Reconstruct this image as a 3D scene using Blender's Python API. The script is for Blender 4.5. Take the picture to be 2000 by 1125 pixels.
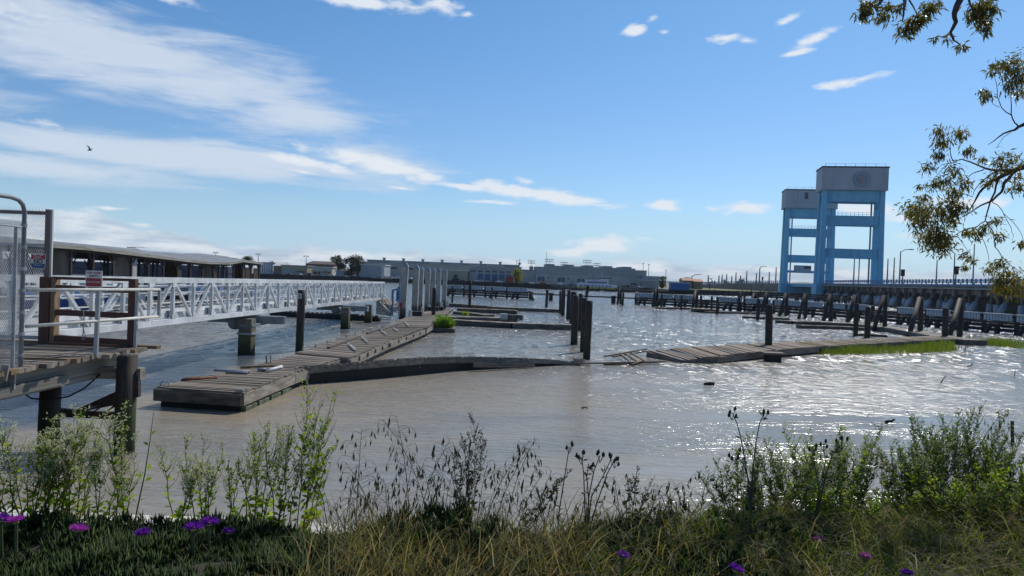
import bpy, math, random
import numpy as np
from mathutils import Vector, Matrix
R = math.radians
rng = random.Random(7)
nr = np.random.default_rng(11)
for o in list(bpy.data.objects): bpy.data.objects.remove(o)
sc = bpy.context.scene
COL = sc.collection

# ------------------------------------------------------------------ camera
FPX, EYE, PITCH, ROLL = 1482.0, 4.0, R(-0.87), R(2.1)
cF = Vector((0, math.cos(PITCH), math.sin(PITCH)))
_u = Vector((0, -math.sin(PITCH), math.cos(PITCH))); _r = Vector((1, 0, 0))
cR = _r*math.cos(ROLL) + _u*math.sin(ROLL)
cU = _u*math.cos(ROLL) - _r*math.sin(ROLL)
cam = bpy.data.cameras.new('camera'); co = bpy.data.objects.new('camera', cam); COL.objects.link(co)
co.matrix_world = Matrix(((cR.x, cU.x, -cF.x, 0), (cR.y, cU.y, -cF.y, 0), (cR.z, cU.z, -cF.z, EYE), (0, 0, 0, 1)))
cam.sensor_width = 36; cam.lens = 36*FPX/2000; cam.clip_start = 0.1; cam.clip_end = 20000
sc.camera = co

SUN_AZ, SUN_EL = R(33), R(46)
SUND = Vector((math.sin(SUN_AZ)*math.cos(SUN_EL), math.cos(SUN_AZ)*math.cos(SUN_EL), math.sin(SUN_EL)))
sl = bpy.data.lights.new('sun', 'SUN'); so = bpy.data.objects.new('sun', sl); COL.objects.link(so)
so.rotation_euler = SUND.to_track_quat('Z', 'Y').to_euler(); so.location = (20, 30, 60)
sl.energy = 3.6; sl.angle = R(0.53); sl.color = (1.0, 0.955, 0.88)
sc.view_settings.view_transform = 'Standard'; sc.view_settings.look = 'None'
sc.view_settings.exposure = 0.0; sc.view_settings.gamma = 1.0; sc.view_settings.use_curve_mapping = False
sc.cycles.max_bounces = 6; sc.cycles.transparent_max_bounces = 12
sc.cycles.sample_clamp_indirect = 6
sc.cycles.use_denoising = True; sc.cycles.denoiser = 'OPENIMAGEDENOISE'; sc.cycles.denoising_prefilter = 'ACCURATE'

def ray(px, py): return cF + cR*((px-1000)/FPX) - cU*((py-562.5)/FPX)
def G(px, py, z=0.0):
    d = ray(px, py); t = (z-EYE)/d.z
    return Vector((d.x*t, d.y*t, z))
def D(px, py, y):
    d = ray(px, py); t = y/d.y
    return Vector((d.x*t, y, EYE+d.z*t))
def azel(px, py):
    d = ray(px, py).normalized()
    return math.degrees(math.atan2(d.x, d.y)), math.degrees(math.asin(d.z))

# ------------------------------------------------------------------ node helpers
class E:
    def __init__(s, nt, k): s.nt, s.k = nt, k
    def _m(s, op, b=None, c=None, cl=False):
        n = s.nt.nodes.new('ShaderNodeMath'); n.operation = op; n.use_clamp = cl
        for i, v in enumerate((s, b, c)):
            if v is None: continue
            if isinstance(v, E): s.nt.links.new(v.k, n.inputs[i])
            else: n.inputs[i].default_value = v
        return E(s.nt, n.outputs[0])
    def __add__(s, b): return s._m('ADD', b)
    __radd__ = __add__
    def __sub__(s, b): return s._m('SUBTRACT', b)
    def __rsub__(s, b): return (s*-1)+b
    def __mul__(s, b): return s._m('MULTIPLY', b)
    __rmul__ = __mul__
    def __truediv__(s, b): return s._m('DIVIDE', b)
    def mx(s, b): return s._m('MAXIMUM', b)
    def mn(s, b): return s._m('MINIMUM', b)
    def clamp(s): return s._m('ADD', 0.0, cl=True)
    def f(s, op, b=None): return s._m(op, b)
    def smooth(s, a, b, t0=0.0, t1=1.0):
        n = s.nt.nodes.new('ShaderNodeMapRange'); n.interpolation_type = 'SMOOTHSTEP'
        s.nt.links.new(s.k, n.inputs[0])
        for i, v in zip((1, 2, 3, 4), (a, b, t0, t1)):
            if isinstance(v, E): s.nt.links.new(v.k, n.inputs[i])
            else: n.inputs[i].default_value = v
        return E(s.nt, n.outputs[0])
def vec(nt, x, y, z=0.0):
    n = nt.nodes.new('ShaderNodeCombineXYZ')
    for i, v in enumerate((x, y, z)):
        if isinstance(v, E): nt.links.new(v.k, n.inputs[i])
        else: n.inputs[i].default_value = v
    return E(nt, n.outputs[0])
def sep(nt, v):
    n = nt.nodes.new('ShaderNodeSeparateXYZ'); nt.links.new(v.k, n.inputs[0])
    return [E(nt, o) for o in n.outputs]
def noise(nt, v, scale, detail=4, rough=.55, dist=0.0):
    n = nt.nodes.new('ShaderNodeTexNoise'); n.inputs['Scale'].default_value = scale
    n.inputs['Detail'].default_value = detail; n.inputs['Roughness'].default_value = rough
    n.inputs['Distortion'].default_value = dist
    if v is not None: nt.links.new(v.k, n.inputs['Vector'])
    return E(nt, n.outputs['Fac'])
def mapping(nt, v, loc=(0, 0, 0), rot=(0, 0, 0), scale=(1, 1, 1), typ='POINT'):
    n = nt.nodes.new('ShaderNodeMapping'); n.vector_type = typ
    nt.links.new(v.k, n.inputs[0])
    n.inputs['Location'].default_value = loc; n.inputs['Rotation'].default_value = rot; n.inputs['Scale'].default_value = scale
    return E(nt, n.outputs[0])
def mixc(nt, fac, a, b, mode='MIX'):
    n = nt.nodes.new('ShaderNodeMix'); n.data_type = 'RGBA'; n.blend_type = mode
    for s_, v in ((n.inputs[0], fac), (n.inputs[6], a), (n.inputs[7], b)):
        if isinstance(v, E): nt.links.new(v.k, s_)
        elif isinstance(v, (int, float)): s_.default_value = v
        else: s_.default_value = (*v[:3], 1)
    return E(nt, n.outputs[2])

# ------------------------------------------------------------------ sky
w = bpy.data.worlds.new('World'); sc.world = w; w.use_nodes = True
nt = w.node_tree; nt.nodes.clear()
out = nt.nodes.new('ShaderNodeOutputWorld'); bg = nt.nodes.new('ShaderNodeBackground')
sky = nt.nodes.new('ShaderNodeTexSky'); sky.sky_type = 'NISHITA'; sky.sun_disc = False
sky.sun_elevation = SUN_EL; sky.sun_rotation = SUN_AZ
sky.altitude = 0; sky.air_density = 1.0; sky.dust_density = 0.45; sky.ozone_density = 2.0
tc = nt.nodes.new('ShaderNodeTexCoord'); gen = E(nt, tc.outputs['Generated'])
X, Y, Z = sep(nt, gen)
az = X.f('ARCTAN2', Y)*57.29578
el = Z.f('ARCSINE')*57.29578
uv = vec(nt, az, el)
# noise fields live on the sphere of directions
nsoft = noise(nt, mapping(nt, uv, rot=(0, 0, R(-9)), scale=(.07, .22, 1)), 1.0, 7, .6, .6)
nfine = noise(nt, mapping(nt, uv, rot=(0, 0, R(-8)), scale=(.42, 1.1, 1)), 1.0, 8, .62, .35)
def blobs(lst, base):
    acc = None
    for (px, py, hw, hh, tilt, amp) in lst:
        a, e = azel(px, py)
        t = -tilt+2.1
        m = mapping(nt, uv, loc=(a, e, 0), rot=(0, 0, R(t)), scale=(hw*57.3/FPX, hh*57.3/FPX, 1), typ='TEXTURE')
        n = nt.nodes.new('ShaderNodeVectorMath'); n.operation = 'LENGTH'; nt.links.new(m.k, n.inputs[0])
        v = (1.0 - E(nt, n.outputs['Value']))*amp
        acc = v if acc is None else acc.mx(v)
    return acc
soft = blobs([(250, 112, 560, 108, 11, 1.15), (570, 210, 230, 58, 13, 1.1), (330, 304, 600, 46, 4, 1.5), (540, 318, 330, 30, 7, 1.7), (100, 325, 420, 34, 4, 1.2), (150, 50, 330, 70, 14, .8),
              (-350, 150, 400, 120, 8, 1.0), (700, 315, 220, 50, 8, .9), (740, 275, 60, 40, 0, .35)], 0)
nwisp = noise(nt, mapping(nt, uv, rot=(0, 0, R(-14)), scale=(.10, .75, 1)), 1.0, 8, .62, .5)
dsoft = (soft + (nsoft-.5)*1.5 + (nwisp-.5)*2.0).smooth(.06, 1.08)*.86
hard = blobs([(740, 322, 190, 26, 12, 1.1), (610, 318, 130, 14, 9, .9), (590, 336, 60, 6, 8, .8), (905, 364, 80, 10, 6, 1.1), (1050, 380, 200, 20, 9, 1.2),
              (1030, 355, 36, 13, 9, .9), (960, 395, 70, 7, 2, .8), (700, 2, 160, 20, 3, .95), (860, 12, 60, 20, 12, .8), (915, 28, 30, 10, 5, .8), (330, -6, 90, 14, 8, .7),
              (1238, 57, 33, 15, -4, 1.4), (1272, 37, 20, 9, -10, .8), (1298, 63, 18, 8, 0, .7), (1415, 74, 48, 13, -6, .8), (1460, 78, 30, 10, 10, .6),
              (1592, 76, 58, 17, -24, .72), (1562, 102, 40, 9, -8, .9), (1535, 40, 36, 11, -22, .9), (1660, 160, 100, 12, -5, .75),
              (1298, 400, 42, 16, 2, .9), (1450, 407, 85, 17, 2, .9), (1680, 408, 90, 22, 4, .9), (1780, 425, 70, 13, 4, .8), (1790, 460, 90, 12, 2, .8), (1880, 395, 90, 18, 4, .8),
              (1180, 478, 100, 25, -2, 1.1), (1120, 492, 90, 14, -4, .9), (215, 407, 46, 5, 2, .7), (790, 368, 40, 5, 4, .7), (285, 440, 46, 8, 4, .6), (70, 240, 60, 10, 6, .55),
              (2300, 300, 300, 40, -6, .9), (2500, 60, 300, 60, -12, .9), (-300, -60, 300, 50, 8, .9)], 0)
dhard = (hard + (nfine-.5)*1.9).smooth(.12, .80)*.92
# low cumulus bank along the whole horizon
bankn = noise(nt, mapping(nt, uv, scale=(.16, .05, 1)), 1.0, 5, .55)
puff = noise(nt, mapping(nt, uv, scale=(.55, 1.3, 1)), 1.0, 7, .6, .3)
left = az.smooth(-19.0, -31.0, 0.0, 1.75)
top = bankn*2.2 + .45 + left + (puff-.5)*1.25
dbank = (top - el).smooth(-.12, .55)*.86
# thin high streaks elsewhere in the sky, outside the stretch in view
else_n = noise(nt, mapping(nt, gen, scale=(2.0, 3.2, 5.0)), 1.3, 6, .6, .8)
dels = else_n.smooth(.56, .80, 0.0, .5)*el.smooth(24.0, 34.0)
shade = noise(nt, mapping(nt, uv, loc=(0, .35, 0), scale=(.22, 1.15, 1)), 1.0, 6, .55)
skyc = E(nt, sky.outputs[0])
skyc = mixc(nt, 1.0, skyc, vec(nt, el.smooth(7.0, 21.0, .64, .53), .855, 1.09), 'MULTIPLY')
SKYS = 0.10
def cl(*c): return tuple(v/SKYS for v in c)
skyc = mixc(nt, el.smooth(7.5, -.5, 0.0, .8), skyc, cl(.50, .71, .92))
c1 = mixc(nt, dsoft, skyc, cl(.65, .735, .85))
c1 = mixc(nt, dels, c1, cl(.62, .69, .79))
bankc = mixc(nt, shade.smooth(.36, .64), cl(.47, .57, .70), cl(.84, .88, .92))
c1 = mixc(nt, dbank, c1, bankc)
c1 = mixc(nt, dhard, c1, cl(.80, .85, .91))
nt.links.new(c1.k, bg.inputs['Color']); bg.inputs['Strength'].default_value = SKYS
nt.links.new(bg.outputs[0], out.inputs[0])
w.cycles.sampling_method = 'MANUAL'; w.cycles.sample_map_resolution = 1024

# ------------------------------------------------------------------ materials
def base_mat(name):
    m = bpy.data.materials.new(name); m.use_nodes = True
    return m, m.node_tree, m.node_tree.nodes['Principled BSDF']
def mat(name, col, col2=None, rough=.75, scale=4.0, stretch=(1, 1, 1), bump=.15, bscale=None, metal=0.0, rnd=.25, contrast=(.3, .7), coords='Object', tide=None, spec=.4, rust=None, low=None):
    """procedural surface: two tones mixed by noise, a per-object brightness change, fine relief"""
    m, nt, p = base_mat(name)
    tc = nt.nodes.new('ShaderNodeTexCoord'); oi = nt.nodes.new('ShaderNodeObjectInfo')
    rn = E(nt, oi.outputs['Random'])
    if coords == 'World':
        g = nt.nodes.new('ShaderNodeNewGeometry'); v0 = E(nt, g.outputs['Position'])
    else: v0 = E(nt, tc.outputs[coords])
    va = nt.nodes.new('ShaderNodeVectorMath'); va.operation = 'ADD'
    nt.links.new(v0.k, va.inputs[0]); nt.links.new((rn*37.0).k, va.inputs[1])
    v = mapping(nt, E(nt, va.outputs[0]), scale=stretch)
    n1 = noise(nt, v, scale, 6, .6, .3)
    col2 = col2 or tuple(c*.62 for c in col)
    c = mixc(nt, n1.smooth(*contrast), col2, col)
    n2 = noise(nt, v, scale*.23, 3, .5)
    c = mixc(nt, 1.0, c, vec(nt, n2*.5+.75, n2*.5+.75, n2*.5+.75), 'MULTIPLY')
    b = (rn-.5)*(2*rnd)+1.0
    c = mixc(nt, 1.0, c, vec(nt, b, b, b), 'MULTIPLY')
    if rust:
        c = mixc(nt, noise(nt, v, scale*1.7, 5, .65).smooth(.60, .72), c, rust)
    if tide:
        g = nt.nodes.new('ShaderNodeNewGeometry'); gx, gy, gz = sep(nt, E(nt, g.outputs['Position']))
        nz = noise(nt, E(nt, g.outputs['Position']), 3.0, 4)
        h = gz + (nz-.5)*.7
        for (z0, z1, cc) in tide:
            c = mixc(nt, h.smooth(z1, z0), c, cc)
    nt.links.new(c.k, p.inputs['Base Color'])
    p.inputs['Roughness'].default_value = rough; p.inputs['Metallic'].default_value = metal
    p.inputs['Specular IOR Level'].default_value = spec
    if bump:
        bn = nt.nodes.new('ShaderNodeBump'); bn.inputs['Strength'].default_value = bump; bn.inputs['Distance'].default_value = .02
        nt.links.new(noise(nt, v, bscale or scale*3, 5, .6).k, bn.inputs['Height']); nt.links.new(bn.outputs[0], p.inputs['Normal'])
    return m
def leaf_mat(name, cols, trans=.45, rough=.5, tcol=(1.9, 2.1, .75)):
    """leaf: colour varies from one leaf to the next; light passes through"""
    m, nt, p = base_mat(name)
    g = nt.nodes.new('ShaderNodeNewGeometry')
    rp = nt.nodes.new('ShaderNodeValToRGB'); nt.links.new(g.outputs['Random Per Island'], rp.inputs[0])
    el_ = rp.color_ramp.elements
    while len(el_) < len(cols): el_.new(.5)
    for i, c in enumerate(cols):
        el_[i].position = i/(max(1, len(cols)-1)); el_[i].color = (*c, 1)
    t = nt.nodes.new('ShaderNodeBsdfTranslucent'); mx = nt.nodes.new('ShaderNodeMixShader')
    nt.links.new(rp.outputs[0], p.inputs['Base Color']); p.inputs['Roughness'].default_value = rough; p.inputs['Specular IOR Level'].default_value = .22
    nt.links.new(mixc(nt, 1.0, E(nt, rp.outputs[0]), tcol, 'MULTIPLY').k, t.inputs['Color'])
    mx.inputs[0].default_value = trans
    nt.links.new(p.outputs[0], mx.inputs[1]); nt.links.new(t.outputs[0], mx.inputs[2])
    nt.links.new(mx.outputs[0], nt.nodes['Material Output'].inputs['Surface'])
    return m
M = {}
M['plank'] = mat('weathered_plank', (.34, .285, .225), (.16, .13, .10), .85, 3.0, (2.0, 6, 1), .5, rnd=.32)
M['plank_dark'] = mat('damp_plank', (.23, .185, .145), (.10, .08, .062), .8, 3.0, (2.0, 6, 1), .5, rnd=.32)
M['plank_warm'] = mat('brown_plank', (.33, .215, .125), (.16, .105, .06), .8, 3.0, (2.0, 6, 1), .5, rnd=.35)
M['fascia'] = mat('weathered_fascia', (.36, .32, .26), (.17, .145, .11), .85, 2.5, (2.5, 1, 1), .4, rnd=.15)
M['fascia_dark'] = mat('dark_board', (.15, .135, .115), (.06, .052, .045), .8, 2.5, (2.5, 1, 1), .4, rnd=.2)
M['float_side'] = mat('worn_float_board', (.27, .235, .19), (.115, .095, .075), .8, 2.5, (2.5, 1, 1), .4, rnd=.2)
M['pier_beam'] = mat('greyed_beam', (.30, .29, .25), (.15, .14, .12), .85, 2.0, (1, 3, 1), .4, rnd=.15)
M['creosote'] = mat('creosoted_timber', (.060, .045, .038), (.018, .014, .013), .7, 3.0, (3, 3, .5), .5, rnd=.3)
M['creosote_tide'] = mat('creosoted_pile', (.060, .043, .035), (.020, .015, .013), .7, 3.0, (3, 3, .5), .6, rnd=.25,
                         tide=[(.55, 1.3, (.030, .036, .014)), (.0, .4, (.012, .013, .009))])
M['green_pile'] = mat('algae_pile', (.085, .07, .05), (.028, .022, .018), .8, 2.5, (3, 3, .4), .5, rnd=.15,
                      tide=[(.8, 1.4, (.055, .065, .018)), (.15, .8, (.03, .042, .010)), (-.1, .3, (.015, .018, .01))])
M['conc_pile'] = mat('concrete_pile', (.40, .39, .36), (.27, .26, .24), .85, 1.5, (2, 2, .6), .2, rnd=.08,
                     tide=[(.7, 1.25, (.085, .08, .065)), (.1, .6, (.03, .03, .025))])
M['gang_pile'] = mat('stained_pile', (.20, .185, .14), (.11, .10, .075), .8, 2.0, (2, 2, .6), .3, rnd=.08,
                     tide=[(.75, 1.3, (.11, .10, .05)), (.2, .9, (.035, .042, .012)), (.0, .3, (.012, .014, .01))])
M['conc'] = mat('concrete', (.40, .385, .35), (.27, .255, .23), .9, 1.2, bump=.25, rnd=.1)
M['white'] = mat('white_paint', (.72, .73, .73), (.50, .50, .49), .5, 1.6, (1, 1, 1), bump=.08, rnd=.10, coords='World', rust=(.38, .31, .24))
M['white_rust'] = mat('painted_pipe', (.66, .64, .58), (.50, .48, .42), .5, 6.0, bump=.1, rnd=.06, rust=(.22, .11, .05))
M['galv'] = mat('galvanised_steel', (.42, .43, .43), (.28, .29, .30), .5, 8.0, bump=.1, metal=.35, rnd=.1)
M['wire'] = mat('galvanised_wire', (.52, .52, .52), (.38, .38, .39), .5, 8.0, bump=0, metal=.3, rnd=.05)
M['rustfr'] = mat('rusty_frame', (.24, .19, .17), (.15, .10, .08), .75, 6.0, bump=.2, rnd=.1)
M['brown'] = mat('brown_timber', (.13, .058, .038), (.075, .032, .022), .7, 3.0, (1, 4, 1), .3, rnd=.12)
M['steel_grey'] = mat('grey_steel', (.23, .25, .27), (.16, .175, .19), .5, 3.0, bump=.1, rnd=.1, rust=(.2, .13, .08))
M['blue'] = mat('tower_blue', (.165, .45, .64), (.13, .38, .56), .6, .35, (1, 1, .3), .05, coords='World', rnd=.05, rust=(.16, .30, .38))
M['bluerail'] = mat('rail_blue', (.10, .24, .42), (.07, .18, .33), .6, 1.0, bump=.05, rnd=.08)
M['towergrey'] = mat('tower_cladding', (.39, .43, .475), (.32, .36, .405), .7, .25, (1, 1, .3), .05, coords='World', rnd=.03)
M['navy'] = mat('dark_trim', (.02, .025, .06), (.015, .02, .04), .6, 2.0, bump=.05)
M['seal_blue'] = mat('seal_paint', (.22, .28, .34), (.18, .235, .29), .6, .8, bump=.05, coords='World')
M['seal_ring'] = mat('seal_ring_paint', (.17, .225, .29), (.14, .19, .25), .6, .8, bump=.05, coords='World')
M['seal_orange'] = mat('seal_emblem_paint', (.29, .27, .23), (.25, .235, .20), .6, .8, bump=.05, coords='World')
M['roof'] = mat('galvanised_roofing', (.31, .32, .33), (.21, .215, .22), .6, .5, (1, 6, 1), .2, coords='World', rnd=.1, rust=(.2, .15, .12))
M['roofedge'] = mat('roof_edge_board', (.40, .37, .31), (.22, .2, .16), .85, 2.0, (1, 3, 1), .3, rnd=.1)
M['ply'] = mat('old_plywood', (.055, .037, .025), (.028, .02, .014), .85, 1.5, (1, 1, .4), .2, rnd=.3)
M['ply_grey'] = mat('grey_plywood', (.36, .34, .32), (.22, .2, .18), .85, 1.5, (1, 1, .4), .2, rnd=.2)
M['corr'] = mat('fender_panel', (.50, .54, .58), (.38, .42, .46), .6, 1.5, (1, 1, 1), .1, rnd=.1)
M['jacket'] = mat('pile_jacket', (.40, .42, .45), (.29, .31, .33), .65, 1.0, (1, 1, .4), .1, rnd=.12)
M['deckconc'] = mat('stained_concrete', (.25, .23, .20), (.13, .115, .095), .9, .35, (1, 1, 2.0), .2, coords='World', rnd=.05)
M['quay'] = mat('tarred_quay', (.055, .052, .05), (.025, .024, .024), .85, .5, (1, 1, 2), .3, coords='World')
M['barge'] = mat('barge_hull', (.045, .055, .085), (.03, .037, .06), .6, .2, bump=.1, coords='World')
M['fascia_black'] = mat('black_float', (.018, .018, .017), (.010, .010, .010), .6, 3.0, bump=.3, rnd=.2)
M['mossy'] = mat('mossy_float', (.22, .25, .17), (.07, .08, .04), .8, 4.0, bump=.4, rnd=.2)
M['rustpipe'] = mat('rusty_pipe', (.30, .13, .055), (.16, .06, .03), .85, 12., bump=.4)
M['greypipe'] = mat('grey_pipe', (.28, .31, .36), (.18, .2, .25), .5, 8., bump=.1)
M['black'] = mat('black_rubber', (.018, .018, .02), (.010, .010, .011), .6, 5., bump=.1)
M['glass'] = mat('dark_glass', (.035, .05, .07), (.02, .03, .045), .12, 1., bump=0, rnd=.2)
M['red'] = mat('sign_red', (.42, .045, .045), (.34, .035, .04), .5, 4., bump=.03)
M['sblue'] = mat('sign_blue', (.05, .13, .27), (.04, .10, .22), .5, 4., bump=.03)
M['signwhite'] = mat('sign_white', (.62, .61, .57), (.54, .53, .49), .5, 6., bump=.03)
M['signblack'] = mat('sign_ink', (.025, .025, .03), (.02, .02, .025), .6, 4., bump=0)
M['soil'] = mat('bank_soil', (.05, .042, .03), (.024, .02, .015), .95, 2.5, bump=.6, coords='World')
M['land'] = mat('yard_ground', (.24, .22, .19), (.15, .14, .12), .95, .06, bump=.1, coords='World')
M['lawn'] = mat('rough_grass', (.13, .16, .035), (.17, .14, .07), .95, .15, bump=.2, coords='World')
M['hill'] = mat('wooded_hill', (.10, .13, .12), (.07, .10, .10), 1.0, .004, bump=.0, coords='World')
M['bark'] = mat('eucalyptus_bark', (.16, .125, .10), (.07, .055, .045), .85, 5., (2, 2, .5), .4)
M['trunk'] = mat('far_bark', (.07, .055, .045), None, .9, 3., bump=.2)
M['curb'] = mat('weathered_curb', (.62, .60, .55), (.42, .40, .36), .9, 5., bump=.4)
M['rock'] = mat('shore_rock', (.14, .125, .105), (.06, .055, .05), .9, 5., bump=.6)
for k, c in dict(tan=(.36, .33, .25), cream=(.55, .52, .45), brownwall=(.25, .18, .13), brownroof=(.10, .065, .05), greywall=(.33, .34, .34), greydark=(.25, .275, .30),
                 factory=(.44, .44, .41), factory_top=(.35, .385, .40), bluedoor=(.075, .13, .22), redbox=(.32, .06, .045), bluebox=(.05, .17, .42), orange_roof=(.40, .17, .08),
                 shed=(.35, .39, .42), paleroof=(.62, .61, .57), yellow=(.55, .42, .05), shipwhite=(.72, .73, .74), shipblue=(.05, .10, .28), machine=(.50, .20, .03), darkcar=(.035, .04, .05)).items():
    M[k] = mat(k+'_paint', c, tuple(v*.82 for v in c), .7, .6, bump=.05, coords='World', rnd=.08)
M['pepper'] = leaf_mat('pepperweed_leaf', [(.085, .13, .018), (.13, .19, .022), (.18, .22, .028), (.11, .17, .022), (.23, .23, .035), (.09, .14, .02)], .68)
M['pepper_low'] = leaf_mat('turning_leaf', [(.09, .11, .02), (.22, .13, .03), (.30, .10, .03), (.13, .14, .03), (.24, .17, .04)], .5)
M['pepper_grey'] = leaf_mat('shrub_leaf', [(.05, .075, .025), (.08, .105, .035), (.12, .15, .045), (.06, .09, .03)], .55)
M['petal'] = leaf_mat('white_floret', [(.82, .79, .62), (.88, .85, .70), (.66, .68, .42), (.80, .76, .58)], .55, .6, (1.12, 1.12, 1.0))
M['stem'] = mat('green_stem', (.10, .12, .04), (.07, .08, .03), .7, 20., bump=0)
M['drystem'] = mat('dry_stem', (.075, .06, .04), (.05, .04, .03), .8, 20., bump=0)
M['oat'] = leaf_mat('oat_spikelet', [(.055, .045, .035), (.085, .07, .05), (.04, .034, .03), (.12, .10, .07)], .25)
M['straw'] = leaf_mat('dry_grass_blade', [(.24, .19, .10), (.10, .115, .035), (.36, .30, .18), (.09, .10, .03), (.13, .14, .045), (.26, .17, .08), (.11, .12, .04)], .5, .5, (1.5, 1.4, 1.0))
M['grass'] = leaf_mat('green_grass_blade', [(.04, .06, .014), (.065, .09, .018), (.10, .12, .025), (.05, .07, .016), (.14, .125, .05), (.035, .05, .014)], .5)
M['marsh'] = leaf_mat('marsh_grass_blade', [(.075, .11, .018), (.10, .145, .02), (.13, .16, .03), (.065, .09, .018), (.15, .14, .05)], .45)
M['ice'] = leaf_mat('ice_plant_leaf', [(.025, .048, .014), (.038, .07, .016), (.02, .04, .014), (.06, .10, .02), (.035, .065, .017), (.11, .14, .03)], .34, .6)
M['iceflower'] = leaf_mat('ice_plant_petal', [(.15, .025, .32), (.20, .035, .36), (.11, .02, .27), (.25, .05, .38)], .45, .5, (1.4, 1, 1.5))
M['icepink'] = leaf_mat('pink_petal', [(.38, .05, .40), (.45, .08, .44), (.30, .04, .34)], .45, .5, (1.4, 1, 1.4))
M['icegold'] = mat('flower_eye', (.55, .40, .08), None, .8, 20., bump=0)
M['thistle'] = leaf_mat('thistle_leaf', [(.030, .036, .018), (.045, .05, .022), (.06, .065, .03), (.025, .03, .018)], .3)
M['euc'] = leaf_mat('eucalyptus_leaf', [(.08, .08, .03), (.115, .10, .035), (.065, .068, .03), (.18, .13, .045), (.095, .085, .04), (.21, .13, .055), (.07, .075, .035)], .45, .3)
M['bush'] = leaf_mat('bright_bush_leaf', [(.08, .15, .018), (.12, .20, .025), (.15, .22, .03), (.09, .16, .02)], .5)
M['fartree'] = leaf_mat('dark_tree_leaf', [(.022, .034, .016), (.032, .045, .02), (.018, .028, .015), (.045, .05, .022)], .25)
M['fartree_red'] = leaf_mat('reddish_tree_leaf', [(.11, .06, .03), (.07, .05, .028), (.09, .07, .03)], .25)
M['fartree_lime'] = leaf_mat('lime_tree_leaf', [(.13, .18, .02), (.20, .22, .03), (.22, .17, .03), (.10, .15, .02)], .45)

def water_mat():
    m, nt, p = base_mat('muddy_water')
    g = nt.nodes.new('ShaderNodeNewGeometry'); v = E(nt, g.outputs['Position'])
    big = noise(nt, mapping(nt, v, rot=(0, 0, R(14)), scale=(.045, .16, 1)), 1.0, 4, .6, 1.2)
    big2 = noise(nt, mapping(nt, v, rot=(0, 0, R(-10)), scale=(.012, .05, 1)), 1.0, 4, .6, .8)
    silt = noise(nt, mapping(nt, v, rot=(0, 0, R(18)), scale=(.05, .13, 1)), 1.0, 5, .6, 1.0)
    vx, vy, vz = sep(nt, v)
    c = mixc(nt, silt.smooth(.35, .65), (.27, .25, .21), (.355, .305, .235))
    nosky_brown = (vx+3.0).f('ABSOLUTE').smooth(9.5, 4.0)*(vy-26.0-vx*.5+(silt-.5)*10.0).f('ABSOLUTE').smooth(6.5, 1.5)  # brown painted where the docks block the sky's reflection
    c = mixc(nt, nosky_brown*.5, c, (.37, .285, .18))
    # sky's blue reflection painted as base colour: gangway tongue, loose patches, far water
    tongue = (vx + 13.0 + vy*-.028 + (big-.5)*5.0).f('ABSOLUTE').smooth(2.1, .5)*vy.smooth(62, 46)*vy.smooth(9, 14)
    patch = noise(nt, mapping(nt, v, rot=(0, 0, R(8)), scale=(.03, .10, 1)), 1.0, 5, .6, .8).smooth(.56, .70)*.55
    clear = tongue.mx(patch).mx(vy.smooth(26.0, 75.0, 0.0, .55))  # weight of the painted sky blue
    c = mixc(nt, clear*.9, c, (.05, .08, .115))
    nt.links.new(c.k, p.inputs['Base Color'])
    nt.links.new(vy.smooth(24.0, 60.0, .175, .15).k, p.inputs['Roughness']); p.inputs['IOR'].default_value = 1.333; p.inputs['Specular IOR Level'].default_value = .5
    r1 = noise(nt, mapping(nt, v, rot=(0, 0, R(24)), scale=(1.0, 2.2, 1)), 2.3, 3, .6, .4)
    r2 = noise(nt, mapping(nt, v, rot=(0, 0, R(-12)), scale=(1.0, 1.8, 1)), 7.5, 3, .6, .3)
    r3 = noise(nt, mapping(nt, v, rot=(0, 0, R(18)), scale=(1.0, 2.5, 1)), .55, 3, .55, .6)
    r4 = noise(nt, mapping(nt, v, rot=(0, 0, R(8)), scale=(.55, 2.9, 1)), 1.7, 3, .55, .5)
    h = r1*.20 + r2*.06 + r3*.55 + r4*.50
    st = (big*.6+big2*.6).smooth(.44, .64, .16, 1.1).mx(tongue*.9)*vy.smooth(14.0, 40.0, .50, 1.0)
    bn = nt.nodes.new('ShaderNodeBump'); bn.inputs['Distance'].default_value = .32
    nt.links.new(st.k, bn.inputs['Strength']); nt.links.new(h.k, bn.inputs['Height'])
    # choppy facets of the open basin, beyond the sheltered edge
    vo = nt.nodes.new('ShaderNodeTexVoronoi'); vo.inputs['Scale'].default_value = 1.0
    nt.links.new(mapping(nt, v, rot=(0, 0, R(12)), scale=(3.6, 1.5, 1)).k, vo.inputs['Vector'])
    wind = noise(nt, mapping(nt, v, rot=(0, 0, R(6)), scale=(.02, .06, 1)), 1.0, 4, .6, .8).smooth(.30, .55, .35, 1.0)
    chop = vy.smooth(22.0, 48.0)*wind*(1.0-tongue*.5)
    cr, cg, cb = sep(nt, E(nt, vo.outputs['Color']))
    tx = ((cr+cb)*.5-.5)*.85*chop; ty = (cg-.5)*1.05*chop
    va = nt.nodes.new('ShaderNodeVectorMath'); va.operation = 'ADD'; nt.links.new(bn.outputs[0], va.inputs[0]); nt.links.new(vec(nt, tx, ty, 0.0).k, va.inputs[1])
    vn = nt.nodes.new('ShaderNodeVectorMath'); vn.operation = 'NORMALIZE'; nt.links.new(va.outputs[0], vn.inputs[0]); nt.links.new(vn.outputs[0], p.inputs['Normal'])
    return m
M['water'] = water_mat()

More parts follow.
